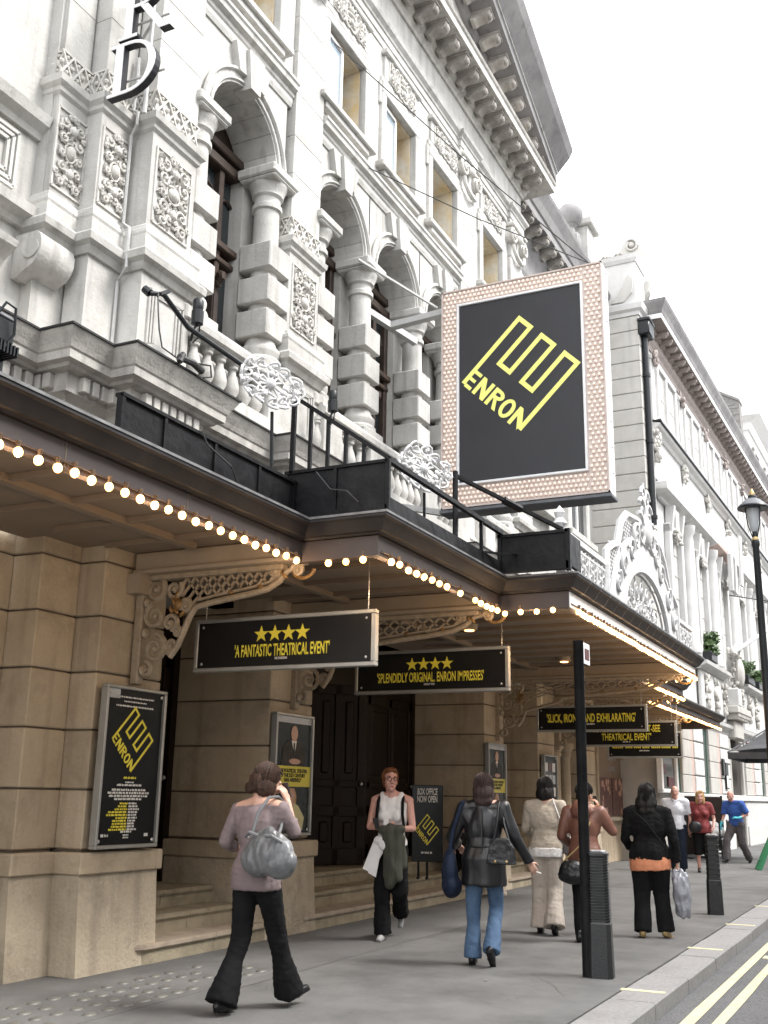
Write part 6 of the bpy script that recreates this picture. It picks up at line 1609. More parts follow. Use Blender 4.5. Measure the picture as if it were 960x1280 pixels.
mat('orange_cloth', (0.58, 0.235, 0.125), (0.50, 0.19, 0.095), 8, 0.8, bump=0.1, bscale=160, obj=True)
mat('red_cloth', (0.20, 0.028, 0.028), (0.13, 0.018, 0.02), 18, 0.8, bump=0.2, bscale=120, obj=True)
mat('blue_cloth', (0.035, 0.10, 0.36), (0.025, 0.075, 0.28), 8, 0.85, bump=0.12, bscale=160, obj=True)
mat('grey_cloth', (0.085, 0.075, 0.078), (0.06, 0.052, 0.055), 8, 0.85, bump=0.15, bscale=160, obj=True)
mat('cyan_glove', (0.06, 0.40, 0.48), rough=0.5)
mat('hair_brown', (0.060, 0.035, 0.026), (0.028, 0.017, 0.013), 26, 0.55, bump=0.3, bscale=120, obj=True, spec=0.12)
mat('hair_auburn', (0.17, 0.065, 0.028), (0.10, 0.04, 0.018), 26, 0.55, bump=0.3, bscale=120, obj=True, spec=0.12)
mat('hair_black', (0.010, 0.009, 0.009), (0.022, 0.020, 0.019), 26, 0.55, bump=0.3, bscale=120, obj=True, spec=0.12)
mat('hair_dark', (0.026, 0.018, 0.017), (0.045, 0.03, 0.028), 26, 0.55, bump=0.3, bscale=120, obj=True, spec=0.12)
mat('hair_blonde', (0.42, 0.27, 0.12), (0.30, 0.18, 0.07), 26, 0.5, bump=0.4, bscale=90, obj=True, spec=0.22)
mat('hair_white', (0.45, 0.38, 0.34), (0.5, 0.45, 0.41), 26, 0.5, bump=0.3, bscale=90, obj=True, spec=0.22)
mat('silver_leather', (0.145, 0.15, 0.155), (0.098, 0.102, 0.107), 8, 0.34, metal=0.1, bump=0.2, bscale=40, obj=True)
mat('grey_strap', (0.13, 0.135, 0.14), (0.10, 0.105, 0.11), 9, 0.5, obj=True)
mat('navy_bag', (0.010, 0.015, 0.032), (0.015, 0.022, 0.042), 7, 0.8, bump=0.2, bscale=100, obj=True, spec=0.15)
mat('shoe_black', (0.007, 0.007, 0.008), rough=0.35, spec=0.3)
mat('shoe_grey', (0.33, 0.33, 0.33), (0.2, 0.2, 0.2), 40, 0.6)
mat('shoe_gold', (0.40, 0.29, 0.13), (0.28, 0.19, 0.08), 20, 0.4, metal=0.3)
mat('shoe_cream', (0.55, 0.48, 0.42), rough=0.6)
mat('plastic_bag', (0.24, 0.245, 0.275), (0.15, 0.155, 0.18), 9, 0.2, bump=0.5, bscale=22, obj=True)
mat('phone_dark', (0.02, 0.02, 0.022), rough=0.25)

def capsule(v, a, b, ra, rb, n=12):
    """A tapered capsule with rounded ends."""
    a, b = Vector(a), Vector(b); d = b - a
    if d.length < 1e-5: v.ball(a, max(ra, rb), n, 8); return
    d.normalize(); pts, rs = [], []
    for k in (90, 60, 30): pts.append(a - d * ra * math.sin(rad(k))); rs.append(max(.0006, ra * math.cos(rad(k))))
    for k in range(5): pts.append(a.lerp(b, k / 4)); rs.append(ra + (rb - ra) * k / 4)
    for k in (30, 60, 90): pts.append(b + d * rb * math.sin(rad(k))); rs.append(max(.0006, rb * math.cos(rad(k))))
    v.tube(pts, rs, n)

def fuse(v, name, m, parent, voxel, smooth=3, disp=None, at=(0, 0, 0), label=None):
    """Join overlapping shapes into one continuous skin, relax it, then press folds into it."""
    me = v.mesh(name, m); ob = bpy.data.objects.new(name, me); COL.objects.link(ob)
    rm = ob.modifiers.new('r', 'REMESH'); rm.mode = 'VOXEL'; rm.voxel_size = voxel
    sm = ob.modifiers.new('s', 'SMOOTH'); sm.factor = .5; sm.iterations = smooth
    dg = bpy.context.evaluated_depsgraph_get()
    out = bpy.data.meshes.new_from_object(ob.evaluated_get(dg))
    bpy.data.objects.remove(ob); bpy.data.meshes.remove(me)
    if disp:
        n = len(out.vertices); co = np.empty(n * 3); out.vertices.foreach_get('co', co); co = co.reshape(-1, 3)
        nr = np.array([q.normal[:] for q in out.vertices])
        amt = np.array([disp(c) for c in co]); co = co + nr * amt[:, None]
        out.vertices.foreach_set('co', co.ravel())
    out.name = name
    out.materials.clear(); out.materials.append(MATS[m])
    out.polygons.foreach_set('use_smooth', [True] * len(out.polygons)); out.update()
    o = link(name, out, parent, at)
    if label: o['label'] = label
    return o

def folds(kx, ky, kz, amp, sharp=1.0, seed=0.0):
    def f(c):
        q = mnoise.noise(Vector((c[0] * kx + seed, c[1] * ky - seed, c[2] * kz + seed * 2)))
        w = mnoise.noise(Vector((c[0] * kx * 2.3 + 9, c[1] * ky * 2.3, c[2] * kz * 2.3 - seed)))
        r = (1 - abs(q) * 2) if sharp > 1 else q
        d = mnoise.noise(Vector((c[0] * 11 + c[2] * 14 + seed, c[1] * 11 - c[2] * 9, c[2] * 16)))
        e = max(0.0, 1 - abs(d) * 5)                      # narrow diagonal creases
        if sharp > 1: return amp * (q * 1.5 + .25 * w)   # leather hangs in long rounded folds
        return amp * (r + .45 * w) + amp * .5 * e - amp * .2
    return f
def strands(amp=.008, seed=0.0, k=55):
    def f(c):
        a = math.atan2(c[1], c[0])
        return amp * (mnoise.noise(Vector((c[0] * k, c[1] * k, c[2] * 5 + seed))) + .6 * mnoise.noise(Vector((c[0] * 18, c[1] * 18, c[2] * 9 - seed))))
    return f

def hand(v, wrist, along, palm, side, curl=.5, s=1.0, spread=.0, point=False):
    """Palm and five separate fingers. along: wrist to knuckles; palm: the way the palm faces; side: +1 if the thumb is toward along x palm."""
    A = Vector(along).normalized(); N = Vector(palm); N = (N - A * N.dot(A)).normalized(); L = A.cross(N) * side
    W = Vector(wrist)
    for o in (-.024, -.008, .010, .026): capsule(v, W + A * .01 * s + L * o * .6 * s, W + A * .085 * s + L * o * s, .0165 * s, .0125 * s, 8)
    for o, ln, c in ((.030, .066, .9), (.011, .076, 1.0), (-.008, .071, 1.05), (-.026, .056, 1.15)):
        p = W + A * .088 * s + L * o * s; ang = 0.0
        cc = 0.15 if (point and o > .02) else curl * c
        r = .0088 * s
        for q, f in enumerate((.44, .32, .24)):
            ang += cc * (.75 if q == 0 else .95)
            d = A * math.cos(ang) + N * math.sin(ang) + L * o * spread * 8
            e = p + d * ln * f * s; capsule(v, p, e, r, r * .92, 8); p = e; r *= .93
    p = W + A * .025 * s + L * .026 * s
    d = (A * .62 + L * .70 + N * .35).normalized(); e = p + d * .042 * s; capsule(v, p, e, .0135 * s, .011 * s, 8)
    d = (A * .85 + L * .25 + N * (.35 + .4 * curl)).normalized(); e2 = e + d * .032 * s; capsule(v, e, e2, .0105 * s, .0095 * s, 8)
    e3 = e2 + (A * .8 + N * .5 - L * .1 * curl).normalized() * .022 * s; capsule(v, e2, e3, .0095 * s, .008 * s, 8)

class Head:
    """Head frame: x to the person's right, y to the front, z up."""
    def __init__(self, c, yaw=0, pitch=0, roll=0, s=1.0):
        self.c = Vector(c); self.s = s
        self.M = Matrix.Rotation(rad(yaw), 3, 'Z') @ Matrix.Rotation(rad(pitch), 3, 'X') @ Matrix.Rotation(rad(roll), 3, 'Y')
    def p(self, x, y, z): return self.c + self.M @ Vector((x, y, z)) * self.s
    def ball(self, v, c, r, seg=14, ring=10): v.ball(self.p(*c), [q * self.s for q in r], seg, ring, self.M)
    def skull(self, v):
        B = self.ball
        B(v, (0, -.012, .035), (.074, .093, .088)); B(v, (0, .022, -.015), (.064, .070, .092)); B(v, (0, .030, -.068), (.050, .052, .046))
        B(v, (0, .070, -.092), (.024, .020, .020)); B(v, (-.036, .052, -.022), (.027, .026, .028)); B(v, (.036, .052, -.022), (.027, .026, .028))
        capsule(v, self.p(-.038, .074, .036), self.p(.038, .074, .036), .012, .012, 8)
        capsule(v, self.p(0, .086, .018), self.p(0, .108, -.024), .0085, .0130, 10)
        for s in (-1, 1): B(v, (s * .012, .096, -.030), (.009, .012, .008), 8, 6); B(v, (s * .074, -.008, -.008), (.010, .019, .031), 10, 8)
        capsule(v, self.p(-.018, .082, -.058), self.p(.018, .082, -.058), .009, .009, 8); capsule(v, self.p(-.015, .081, -.069), self.p(.015, .081, -.069), .009, .009, 8)
    def face(self, par, at, brow='hair_brown', lips=True):
        v = MB()
        for s in (-1, 1): self.ball(v, (s * .031, .073, .014), (.0135, .011, .0085), 10, 8)
        e = v.build('eyes', 'eye_white', par); v = MB()
        for s in (-1, 1): self.ball(v, (s * .031, .0815, .014), (.006, .004, .0065), 8, 6)
        v.build('iris', 'eye_dark', e)
        v = MB()
        for s in (-1, 1): v.tube([self.p(s * .016, .087, .034), self.p(s * .032, .086, .040), self.p(s * .048, .075, .034)], [.004, .005, .003], 6)
        v.build('eyebrows', brow, par, smooth=True)
        if lips:
            v = MB(); v.tube([self.p(-.021, .083, -.0635), self.p(-.008, .091, -.060), self.p(0, .091, -.062), self.p(.008, .091, -.060), self.p(.021, .083, -.0635)], [.002, .0055, .005, .0055, .002], 6)
            v.tube([self.p(-.018, .083, -.066), self.p(0, .0905, -.070), self.p(.018, .083, -.066)], [.002, .006, .002], 6); v.build('lips', 'lip', par, smooth=True)

def shoe(par, ankle, d, m, pitch=0, h=.10, name='shoe', heel=.0):
    """d: toe direction in plan; pitch>0 lifts the heel."""
    A = Vector(ankle); f = Vector((d[0], d[1], 0)).normalized(); s = Vector((f.y, -f.x, 0))
    M = Matrix.Rotation(-rad(pitch), 3, s)
    P = lambda x, y, z: A + M @ (f * y + s * x + Vector((0, 0, z)))
    v = MB()
    capsule(v, P(0, -.035, -.045), P(0, .06, -.055), .036, .038, 10); capsule(v, P(0, .05, -.06), P(0, .15, -.068), .040, .026, 10); capsule(v, P(0, -.02, -.0), P(0, .0, -.05), .036, .038, 10)
    for x in (-.018, .018): capsule(v, P(x, -.04, -.074), P(x, .16, -.080), .014, .012, 8)
    return fuse(v, name, m, par, .010, 2)

def person(label, pos, heading, group=None):
    P = thing('person', label, 'person', (pos[0], pos[1], pos[2] if len(pos) > 2 else 0), rotz=rad(heading - 90), local=True)
    return P
def mirror(pts): return [(-p[0], p[1], p[2]) for p in pts]

def build(P, J, skin, head, top=None, legs=None, vox=.008, handargs=(), bust=0.0, girth=1.0, neck_r=.05):
    """One continuous body: J holds joint positions."""
    v = MB(); g = girth
    cp = lambda a, b, ra, rb: capsule(v, J[a], J[b], ra, rb)
    head.skull(v)
    capsule(v, head.p(0, -.022, -.07), J['neck'], neck_r * .93, neck_r * 1.1)
    ch, pv = Vector(J['chest']), Vector(J['pelvis'])
    v.ball(ch, (.138 * g, .078 * g, .16), 16, 12); v.ball(pv, (.130 * g, .085 * g, .11), 16, 12); capsule(v, ch, pv, .080 * g, .082 * g)
    capsule(v, J['neck'], J['chest'], .06, .075)
    for s in 'LR':
        capsule(v, J['neck'], J['sh' + s], .05, .050); cp('sh' + s, 'el' + s, .046, .036); cp('el' + s, 'wr' + s, .036, .024)
        cp('hip' + s, 'kn' + s, .078, .052); cp('kn' + s, 'an' + s, .050, .034)
    for a in handargs: hand(v, *a)
    return fuse(v, 'body', skin, P, vox, 3)

def top_garment(P, J, name, m, z_hem, sleeve=1.0, vox=.012, girth=1.0, bust=0.03, hem=.17, hem_d=.12, amp=.007, k=(7, 7, 4), sharp=1, seed=0, collar=.06, extra=None, shoulder=.062, cuff=.042, drop=0.0):
    v = MB(); g = girth; ch, pv = Vector(J['chest']), Vector(J['pelvis'])
    v.ball(ch, (.168 * g, .118 * g, .20), 18, 14)
    waist = ch.lerp(pv, .55); v.ball(waist, (.140 * g, .110 * g, .16), 18, 12)
    v.ball(pv + Vector((0, -.005, .03)), (.168 * g, .128 * g, .12), 18, 12)
    # skirt of the garment down to the hem
    prof = [(.13 * g, pv.z + .16), (hem * .98, pv.z + .02), (hem, z_hem + .02), (hem * .97, z_hem)]
    n = 20; V, F = [], []
    for r, z in prof:
        cx, cy = pv.x, pv.y
        for j in range(n): t = 2 * math.pi * j / n; V.append((cx + r * math.cos(t), cy + r * hem_d / hem * math.sin(t), z))
    for i in range(3):
        for j in range(n): F.append((i * n + j, (i + 1) * n + j, (i + 1) * n + (j + 1) % n, i * n + (j + 1) % n))
    F.append(tuple(range(n))); F.append(tuple(3 * n + j for j in reversed(range(n)))); v.add(V, F)
    if bust:
        for s in (-1, 1): v.ball(ch + Vector((s * .072 * g, .075 * g, .0)), (.066, .058 + bust * .5, .07), 12, 8)
    nk = Vector(J['neck']) - Vector((0, 0, drop)); capsule(v, nk - Vector((0, 0, .02)), ch, collar, .12)
    for s in 'LR':
        sh, el, wr = Vector(J['sh' + s]), Vector(J['el' + s]), Vector(J['wr' + s])
        capsule(v, nk - Vector((0, 0, .03)), sh, .062, shoulder); capsule(v, sh, ch + (sh - ch) * .3 + Vector((0, 0, -.06)), shoulder, .10)
        if sleeve <= 0: continue
        if sleeve < .55:
            e = sh.lerp(el, sleeve / .5); v.tube([sh, sh.lerp(e, .5), e], [shoulder, shoulder * .98, shoulder * 1.0], 12); v.ball(sh, shoulder, 12, 8)
        else:
            capsule(v, sh, el, shoulder, .052); e = el.lerp(wr, (sleeve - .5) / .5)
            v.tube([el, el.lerp(e, .5), e], [.052, .048, cuff], 12); v.ball(el, .052, 12, 8)
    if extra: extra(v)
    return fuse(v, name, m, P, vox, 3, folds(*k, amp, sharp, seed))

def trousers(P, J, name, m, z_top, hem_r=.075, knee_r=.075, thigh=.10, vox=.012, girth=1.0, amp=.007, k=(9, 9, 3), to=1.0, seed=0, sharp=1, seat=.0):
    v = MB(); pv = Vector(J['pelvis']); g = girth
    v.ball(pv + Vector((0, -.01, -.02)), (.168 * g, .125 * g, .13), 18, 12)
    for s in (-1, 1): v.ball(pv + Vector((s * .07, -.045 - seat, -.07)), (.082 * g, .070 * g, .085), 12, 8)
    n = 18; V = []; F = []
    for r, z in ((.150 * g, z_top), (.160 * g, pv.z)):
        for j in range(n): t = 2 * math.pi * j / n; V.append((pv.x + r * math.cos(t), pv.y + r * .74 * math.sin(t), z))
    F = [tuple(reversed(range(n))), tuple(range(n, 2 * n))] + [(j, (j + 1) % n, n + (j + 1) % n, n + j) for j in range(n)]
    v.add(V, F)
    for s in 'LR':
        hp, kn, an = Vector(J['hip' + s]), Vector(J['kn' + s]), Vector(J['an' + s])
        capsule(v, hp, kn, thigh * g, knee_r); v.ball(kn, knee_r, 12, 8)
        e = kn.lerp(an, to) + (Vector((0, 0, -.035)) if to >= 1 else Vector((0, 0, 0)))
        v.tube([kn, kn.lerp(e, .35), kn.lerp(e, .7), e], [knee_r, knee_r * .93, (knee_r + hem_r) / 2, hem_r], 14)
    return fuse(v, name, m, P, vox, 3, folds(*k, amp, sharp, seed))

def hair(P, H, m, balls, amp=.008, seed=0, vox=.010, k=55, name='hair', loose=0, L=.08, wave=.0):
    v = MB()
    for c, r in balls: H.ball(v, c, r, 16, 12)
    o = fuse(v, name, m, P, vox, 2, strands(amp, seed, k))
    if loose:                                            # single locks lying over the mass
        r = random.Random(seed + 77); q = MB()
        for i in range(loose):
            a = r.uniform(0, 2 * math.pi)
            front = math.sin(a) > .25
            f0, f1 = r.uniform(.1, .5), (1.0 if front else r.uniform(1.5, 1.8)); kx = r.uniform(1.0, 1.05)
            pts = []
            for t in range(5):
                ph = f0 + (f1 - f0) * t / 4
                pts.append((.088 * kx * math.sin(ph) * math.cos(a + .08 * t), -.022 + .104 * kx * math.sin(ph) * math.sin(a + .08 * t), .045 + .092 * kx * math.cos(ph)))
            if not front:
                x, y, z = pts[-1]; ll = L * r.uniform(.7, 1.15)
                for t in range(1, 4): pts.append((x * (1 - .06 * t) + wave * math.sin(t * 2.2 + i), y * (1 - .05 * t) + wave * math.cos(t * 2 + i) + r.uniform(-.004, .004), z - ll * t / 3))
            w = r.uniform(.0022, .0042)
            q.tube([H.p(*p) for p in pts], [w * .6] + [w] * (len(pts) - 2) + [w * .3], 4, cap=False)
        q.build('hair_strands', m, o, smooth=True, kind='stuff')
    return o

STAND = dict(neck=(0, -.015, 1.40), chest=(0, 0, 1.20), pelvis=(0, 0, .90), shL=(-.175, -.01, 1.345), shR=(.175, -.01, 1.345), elL=(-.22, -.03, 1.07), elR=(.22, -.03, 1.07), wrL=(-.235, .05, .84), wrR=(.235, .05, .84),
             hipL=(-.085, 0, .86), hipR=(.085, 0, .86), knL=(-.09, .01, .47), knR=(.09, .01, .47), anL=(-.09, -.03, .095), anR=(.09, -.03, .095))
def pose(**kw):
    J = dict(STAND); J.update(kw); return J
def world_of(P, p):
    a = P.rotation_euler.z; return (P.location.x + p[0] * math.cos(a) - p[1] * math.sin(a), P.location.y + p[0] * math.sin(a) + p[1] * math.cos(a), P.location.z + p[2])
def held(name, label, cat, P, group=None):
    """A carried thing, built in the frame of the person carrying it."""
    o = thing(name, label, cat, tuple(P.location), rotz=P.rotation_euler.z, local=True, group=group); return o

# ---- 1 woman on the telephone, nearest, walking away
P = person('woman in mauve top and black flared trousers on the phone, carrying a silver bag', (6.58, 4.18), -2)
J = pose(neck=(0, -.0, 1.37), chest=(0, .0, 1.18), elL=(-.25, -.04, 1.09), wrL=(-.20, .15, 1.0), elR=(.225, .10, 1.17), wrR=(.15, .13, 1.37), shL=(-.185, 0, 1.31), shR=(.18, .02, 1.325),
         knL=(-.085, -.03, .47), anL=(-.10, -.20, .105), knR=(.09, .15, .48), anR=(.10, .32, .12))
H = Head((.02, .055, 1.50), yaw=-28, pitch=-24, roll=6)
build(P, J, 'skin', H, vox=.007, handargs=(((.15, .13, 1.37), (-.30, -.25, .9), (-.8, .1, -.1), -1, .55, .92), ((-.20, .15, 1.0), (.5, .7, -.3), (.3, 0, -1), 1, .4, .9)))
top_garment(P, J, 'jersey_top', 'mauve_jersey', .78, sleeve=.72, hem=.188, hem_d=.150, amp=.008, k=(16, 16, 2.2), seed=2, collar=.02, drop=.035, bust=.03, shoulder=.055, cuff=.045)
trousers(P, J, 'flared_trousers', 'black_cloth', .93, hem_r=.112, knee_r=.072, thigh=.098, seed=4, amp=.009)
hair(P, H, 'hair_brown', [((0, -.025, .045), (.086, .102, .09)), ((0, -.075, -.02), (.08, .06, .085)), ((.055, -.03, -.035), (.04, .07, .08)), ((-.06, -.03, -.03), (.036, .07, .07)), ((-.02, -.09, -.075), (.06, .035, .05)), ((.075, .01, -.03), (.022, .04, .06))], .010, 1, loose=420, L=.11)
H.face(P, None)
shoe(P, J['anL'], (0, 1), 'shoe_black', pitch=0); shoe(P, J['anR'], (.25, 1), 'shoe_black', pitch=-18)
ph = held('mobile_phone', 'small dark phone held to the ear of the woman in mauve', 'phone', P)
v = MB(); v.bar((.115, .135, 1.50), (.125, .175, 1.40), .045, .012); v.build('case', 'phone_dark', ph)
B = held('handbag', 'big slouchy silver grey leather handbag hanging from her shoulder', 'handbag', P)
v = MB(); c = Vector((.20, -.16, 1.03))
v.ball(c, (.20, .095, .14), 18, 14); v.ball(c + Vector((-.09, 0, -.035)), (.13, .085, .115), 14, 10); v.ball(c + Vector((.10, 0, -.05)), (.13, .085, .11), 14, 10); v.ball(c + Vector((0, 0, .09)), (.13, .05, .08), 14, 10)
def bagfold(q):
    t = (q[2] - .9) / .35
    return .016 * mnoise.noise(Vector((q[0] * 16 + 3 * q[2], q[1] * 9, q[2] * 5))) * (.6 + t) + .006 * mnoise.noise(Vector((q[0] * 40, q[1] * 30, q[2] * 14)))
fuse(v, 'bag_body', 'silver_leather', B, .010, 3, bagfold)
v = MB(); v.tube([(.09, -.20, 1.17), (.11, -.17, 1.30), (.13, -.08, 1.40), (.14, .02, 1.405), (.16, .08, 1.36), (.20, -.02, 1.2), (.28, -.17, 1.16)], [.011] * 7, 8)
v.tube([(.05, -.225, 1.14), (.10, -.25, 1.17), (.16, -.24, 1.15)], .012, 6); v.tube([(.22, -.24, 1.15), (.28, -.25, 1.15), (.34, -.21, 1.11)], .012, 6); v.build('strap', 'grey_strap', B, smooth=True)
v = MB()
for x in (.09, .28):
    v.tube([(x + .02 * math.cos(a), -.235, 1.155 + .02 * math.sin(a)) for a in [i * .63 for i in range(10)]], .005, 5, close=True)
v.build('buckle', 'steel', B)

# ---- 2 woman in a white vest walking toward the camera with folded arms
P = person('woman in white vest and glasses with folded arms, facing the camera', (10.40, 4.97), 196)
J = pose(neck=(0, -.01, 1.44), chest=(0, .0, 1.22), pelvis=(0, 0, .92), shL=(-.18, -.01, 1.375), shR=(.18, -.01, 1.375), elL=(-.228, .03, 1.10), elR=(.225, .04, 1.11), wrL=(-.05, .20, 1.09), wrR=(.06, .17, 1.10),
         hipL=(-.085, 0, .88), hipR=(.085, 0, .88), knL=(-.09, -.02, .47), anL=(-.05, -.36, .27), knR=(.085, .06, .48), anR=(.07, .03, .095))
J['knL'] = (-.10, .02, .49)
H = Head((.015, .03, 1.575), yaw=22, pitch=4, roll=-2)
build(P, J, 'skin_pink', H, vox=.007, handargs=(((-.05, .20, 1.09), (.95, .15, .0), (0, -.7, -.7), -1, .6, .95), ((.06, .17, 1.10), (-.9, .15, .25), (0, -.8, .2), 1, .7, .95)))
def straps(v):
    for s in (-1, 1): capsule(v, (s * .085, .085, 1.31), (s * .10, .0, 1.435), .036, .034); capsule(v, (s * .10, .0, 1.435), (s * .085, -.085, 1.31), .034, .036)
top_garment(P, J, 'white_vest', 'white_cotton', .96, sleeve=0, hem=.168, hem_d=.135, girth=1.03, amp=.005, k=(10, 10, 6), seed=3, collar=.02, bust=.035, shoulder=.030, extra=straps)
trousers(P, J, 'black_trousers', 'black_cloth', .96, hem_r=.09, knee_r=.085, thigh=.105, seed=7, amp=.012)
hair(P, H, 'hair_auburn', [((0, -.03, .05), (.083, .096, .086)), ((0, .03, .105), (.06, .045, .03)), ((.06, -.01, .02), (.025, .05, .06)), ((-.06, -.01, .02), (.025, .05, .06)), ((0, -.08, -.02), (.07, .04, .06))], .009, 5, loose=200, L=.03)
H.face(P, None, 'hair_auburn')
v = MB()
for s in (-1, 1): v.tube([H.p(s * .033 + .024 * math.cos(a), .093, .012 + .017 * math.sin(a)) for a in [i * .524 for i in range(12)]], .0028, 5, close=True); v.tube([H.p(s * .057, .09, .016), H.p(s * .078, .0, .014)], .0025, 5)
v.tube([H.p(-.01, .098, .016), H.p(.01, .098, .016)], .0025, 5); v.build('glasses', 'maroon_paint', P, smooth=True)
v = MB()
for s in (-1, 1): v.tube([(s * .115, -.09, 1.40), (s * .125, .0, 1.43), (s * .13, .10, 1.36), (s * .135, .135, 1.24), (s * .15, .10, 1.08)], .017, 6)
v.build('rucksack_straps', 'black_cloth', P, smooth=True)
shoe(P, J['anR'], (.1, 1), 'shoe_grey'); shoe(P, J['anL'], (.1, 1), 'shoe_grey', pitch=62)
B = held('rucksack', 'black rucksack worn on the back of the woman in the white vest', 'rucksack', P)
v = MB(); v.ball((0, -.19, 1.2), (.15, .08, .2), 14, 10); v.ball((0, -.2, 1.08), (.16, .09, .12), 14, 10); fuse(v, 'bag_body', 'black_cloth', B, .012, 3, folds(8, 8, 6, .006))
B = held('folded_jacket', 'olive jacket draped over her folded arms, hanging to the knee', 'jacket', P)
v = MB(); capsule(v, (-.13, .19, 1.10), (.06, .22, 1.08), .045, .05)
for a, b, r, q in (((-.09, .20, 1.09), (-.10, .17, .62), .055, .05), ((-.02, .21, 1.09), (-.03, .19, .56), .06, .055), ((.02, .21, 1.05), (.0, .19, .64), .05, .045), ((-.13, .17, 1.0), (-.15, .14, .74), .04, .04)): capsule(v, a, b, r, q)
fuse(v, 'jacket_cloth', 'olive_cloth', B, .011, 3, folds(14, 14, 5, .016, 2, 4))
B = held('white_bundle', 'crumpled white papers and plastic bag held against the olive jacket', 'bundle', P)
v = MB(); v.prism([(.03, .90), (.17, .66), (.26, .70), (.15, .98)], .19, .20); v.prism([(.06, .95), (.12, .62), (.2, .66), (.14, .98)], .205, .212); v.ball((.09, .20, .98), (.06, .04, .05), 12, 8); v.ball((.05, .21, .94), (.05, .035, .06), 12, 8); v.box(.0, .05, .185, .20, 1.10, 1.2)
v.build('paper', 'white_cotton', B); v = MB(); v.bar((.115, .18, 1.09), (.14, .2, 1.2), .05, .012); v.build('notebook', 'phone_dark', B)

# ---- 3 woman in a black leather coat walking away
P = person('woman in black leather coat and blue jeans seen from behind', (9.38, 3.56), 14)
J = pose(neck=(0, -.01, 1.38), chest=(0, 0, 1.18), pelvis=(0, 0, .88), shL=(-.18, 0, 1.33), shR=(.18, 0, 1.335), elL=(-.29, .0, 1.07), wrL=(-.27, .17, 1.0), elR=(.29, -.03, 1.08), wrR=(.40, .06, .87),
         knL=(-.095, .02, .46), anL=(-.10, -.02, .095), knR=(.10, .10, .47), anR=(.075, -.12, .16))
H = Head((0, .03, 1.505), yaw=4, pitch=-8)
build(P, J, 'skin', H, vox=.007, handargs=(((.40, .06, .87), (.45, .3, -.75), (-.3, .9, .1), 1, .45, .92), ((-.27, .17, 1.0), (.3, .8, -.3), (.3, 0, -1), 1, .6, .92)))
top_garment(P, J, 'leather_coat', 'black_leather', .66, sleeve=1.0, hem=.212, hem_d=.165, girth=1.03, amp=.018, k=(7, 7, 3.4), sharp=2, seed=6, collar=.085, shoulder=.070, cuff=.058, vox=.010)
v = MB(); v.tube([(0, -.128, 1.33), (0, -.135, 1.1), (0, -.148, .9), (0, -.158, .68)], .006, 6); v.tube([(.150 * math.cos(a), -.012 + .122 * math.sin(a), 1.0) for a in [math.pi * (1.02 + i * .096) for i in range(11)]], .007, 6); v.build('coat_seams', 'black_leather', P, smooth=True)
trousers(P, J, 'jeans', 'blue_denim', .9, hem_r=.080, knee_r=.068, thigh=.092, seed=9, amp=.007, k=(9, 9, 8))
hair(P, H, 'hair_dark', [((0, -.02, .045), (.087, .102, .088)), ((0, -.07, -.04), (.085, .06, .11)), ((.065, -.02, -.06), (.035, .065, .11)), ((-.065, -.02, -.06), (.035, .065, .11)), ((0, -.08, -.12), (.08, .035, .06))], .008, 3, loose=420, L=.17)
H.face(P, None)
shoe(P, J['anL'], (0, 1), 'shoe_black'); shoe(P, J['anR'], (.1, 1), 'shoe_black', pitch=38)
v = MB(); v.tube([(.46, .10, .79), (.50, .135, .775)], .005, 6); o = v.build('cigarette', 'print_white', held('cigarette', 'lit cigarette between the fingers of the woman in leather', 'cigarette', P))
B = held('handbag', 'small black leather handbag behind the right hip of the leather coat', 'handbag', P)
v = MB(); v.prism([(.05, .86), (.31, .86), (.29, 1.0), (.24, 1.08), (.13, 1.08), (.07, 1.0)], -.235, -.145); fuse(v, 'bag_body', 'black_leather', B, .009, 2, folds(20, 20, 20, .005))
v = MB(); v.tube([(.11, -.19, 1.05), (.14, -.16, 1.22), (.15, -.06, 1.385), (.15, .04, 1.39), (.17, .02, 1.34), (.2, -.12, 1.2), (.25, -.19, 1.05)], .010, 8); v.build('strap', 'black_leather', B, smooth=True)
v = MB()
for x in (.13, .23): v.ball((x, -.245, .885), (.012, .008, .012), 8, 6)
v.build('stud', 'brass', B)
B = held('tote_bag', 'large navy cloth tote bag hanging at her left side', 'bag', P)
v = MB(); v.ball((-.30, -.02, .78), (.075, .16, .19), 14, 12); v.ball((-.29, -.02, .66), (.085, .17, .11), 14, 10); fuse(v, 'bag_body', 'navy_bag', B, .011, 3, folds(9, 9, 4, .014, 2))
v = MB(); v.tube([(-.30, -.10, .92), (-.26, -.11, 1.15), (-.18, -.08, 1.38), (-.17, .05, 1.395), (-.23, .10, 1.2), (-.30, .06, .92)], .017, 8); v.build('strap', 'navy_bag', B, smooth=True)

# ---- 4 woman in a beige jumper
P = person('woman in beige jumper and wide cream trousers with a black bob', (11.86, 3.76), 10)
J = pose(neck=(0, -.01, 1.40), elL=(-.23, .03, 1.10), wrL=(-.18, .22, 1.02), elR=(.23, -.02, 1.09), wrR=(.24, .12, .90), knL=(-.085, .05, .47), anL=(-.08, .0, .095), knR=(.085, .02, .47), anR=(.095, -.16, .12))
H = Head((0, .03, 1.525), yaw=-6, pitch=-6)
build(P, J, 'skin', H, vox=.009, handargs=(((.24, .12, .90), (.05, .3, -.9), (-1, 0, 0), 1, .5, .92), ((-.18, .22, 1.02), (.4, .8, 0), (.3, 0, -1), 1, .5, .92)))
top_garment(P, J, 'jumper', 'beige_knit', .87, sleeve=1.0, hem=.195, hem_d=.15, girth=1.08, amp=.009, k=(9, 9, 5), seed=11, collar=.06, shoulder=.068, cuff=.045)
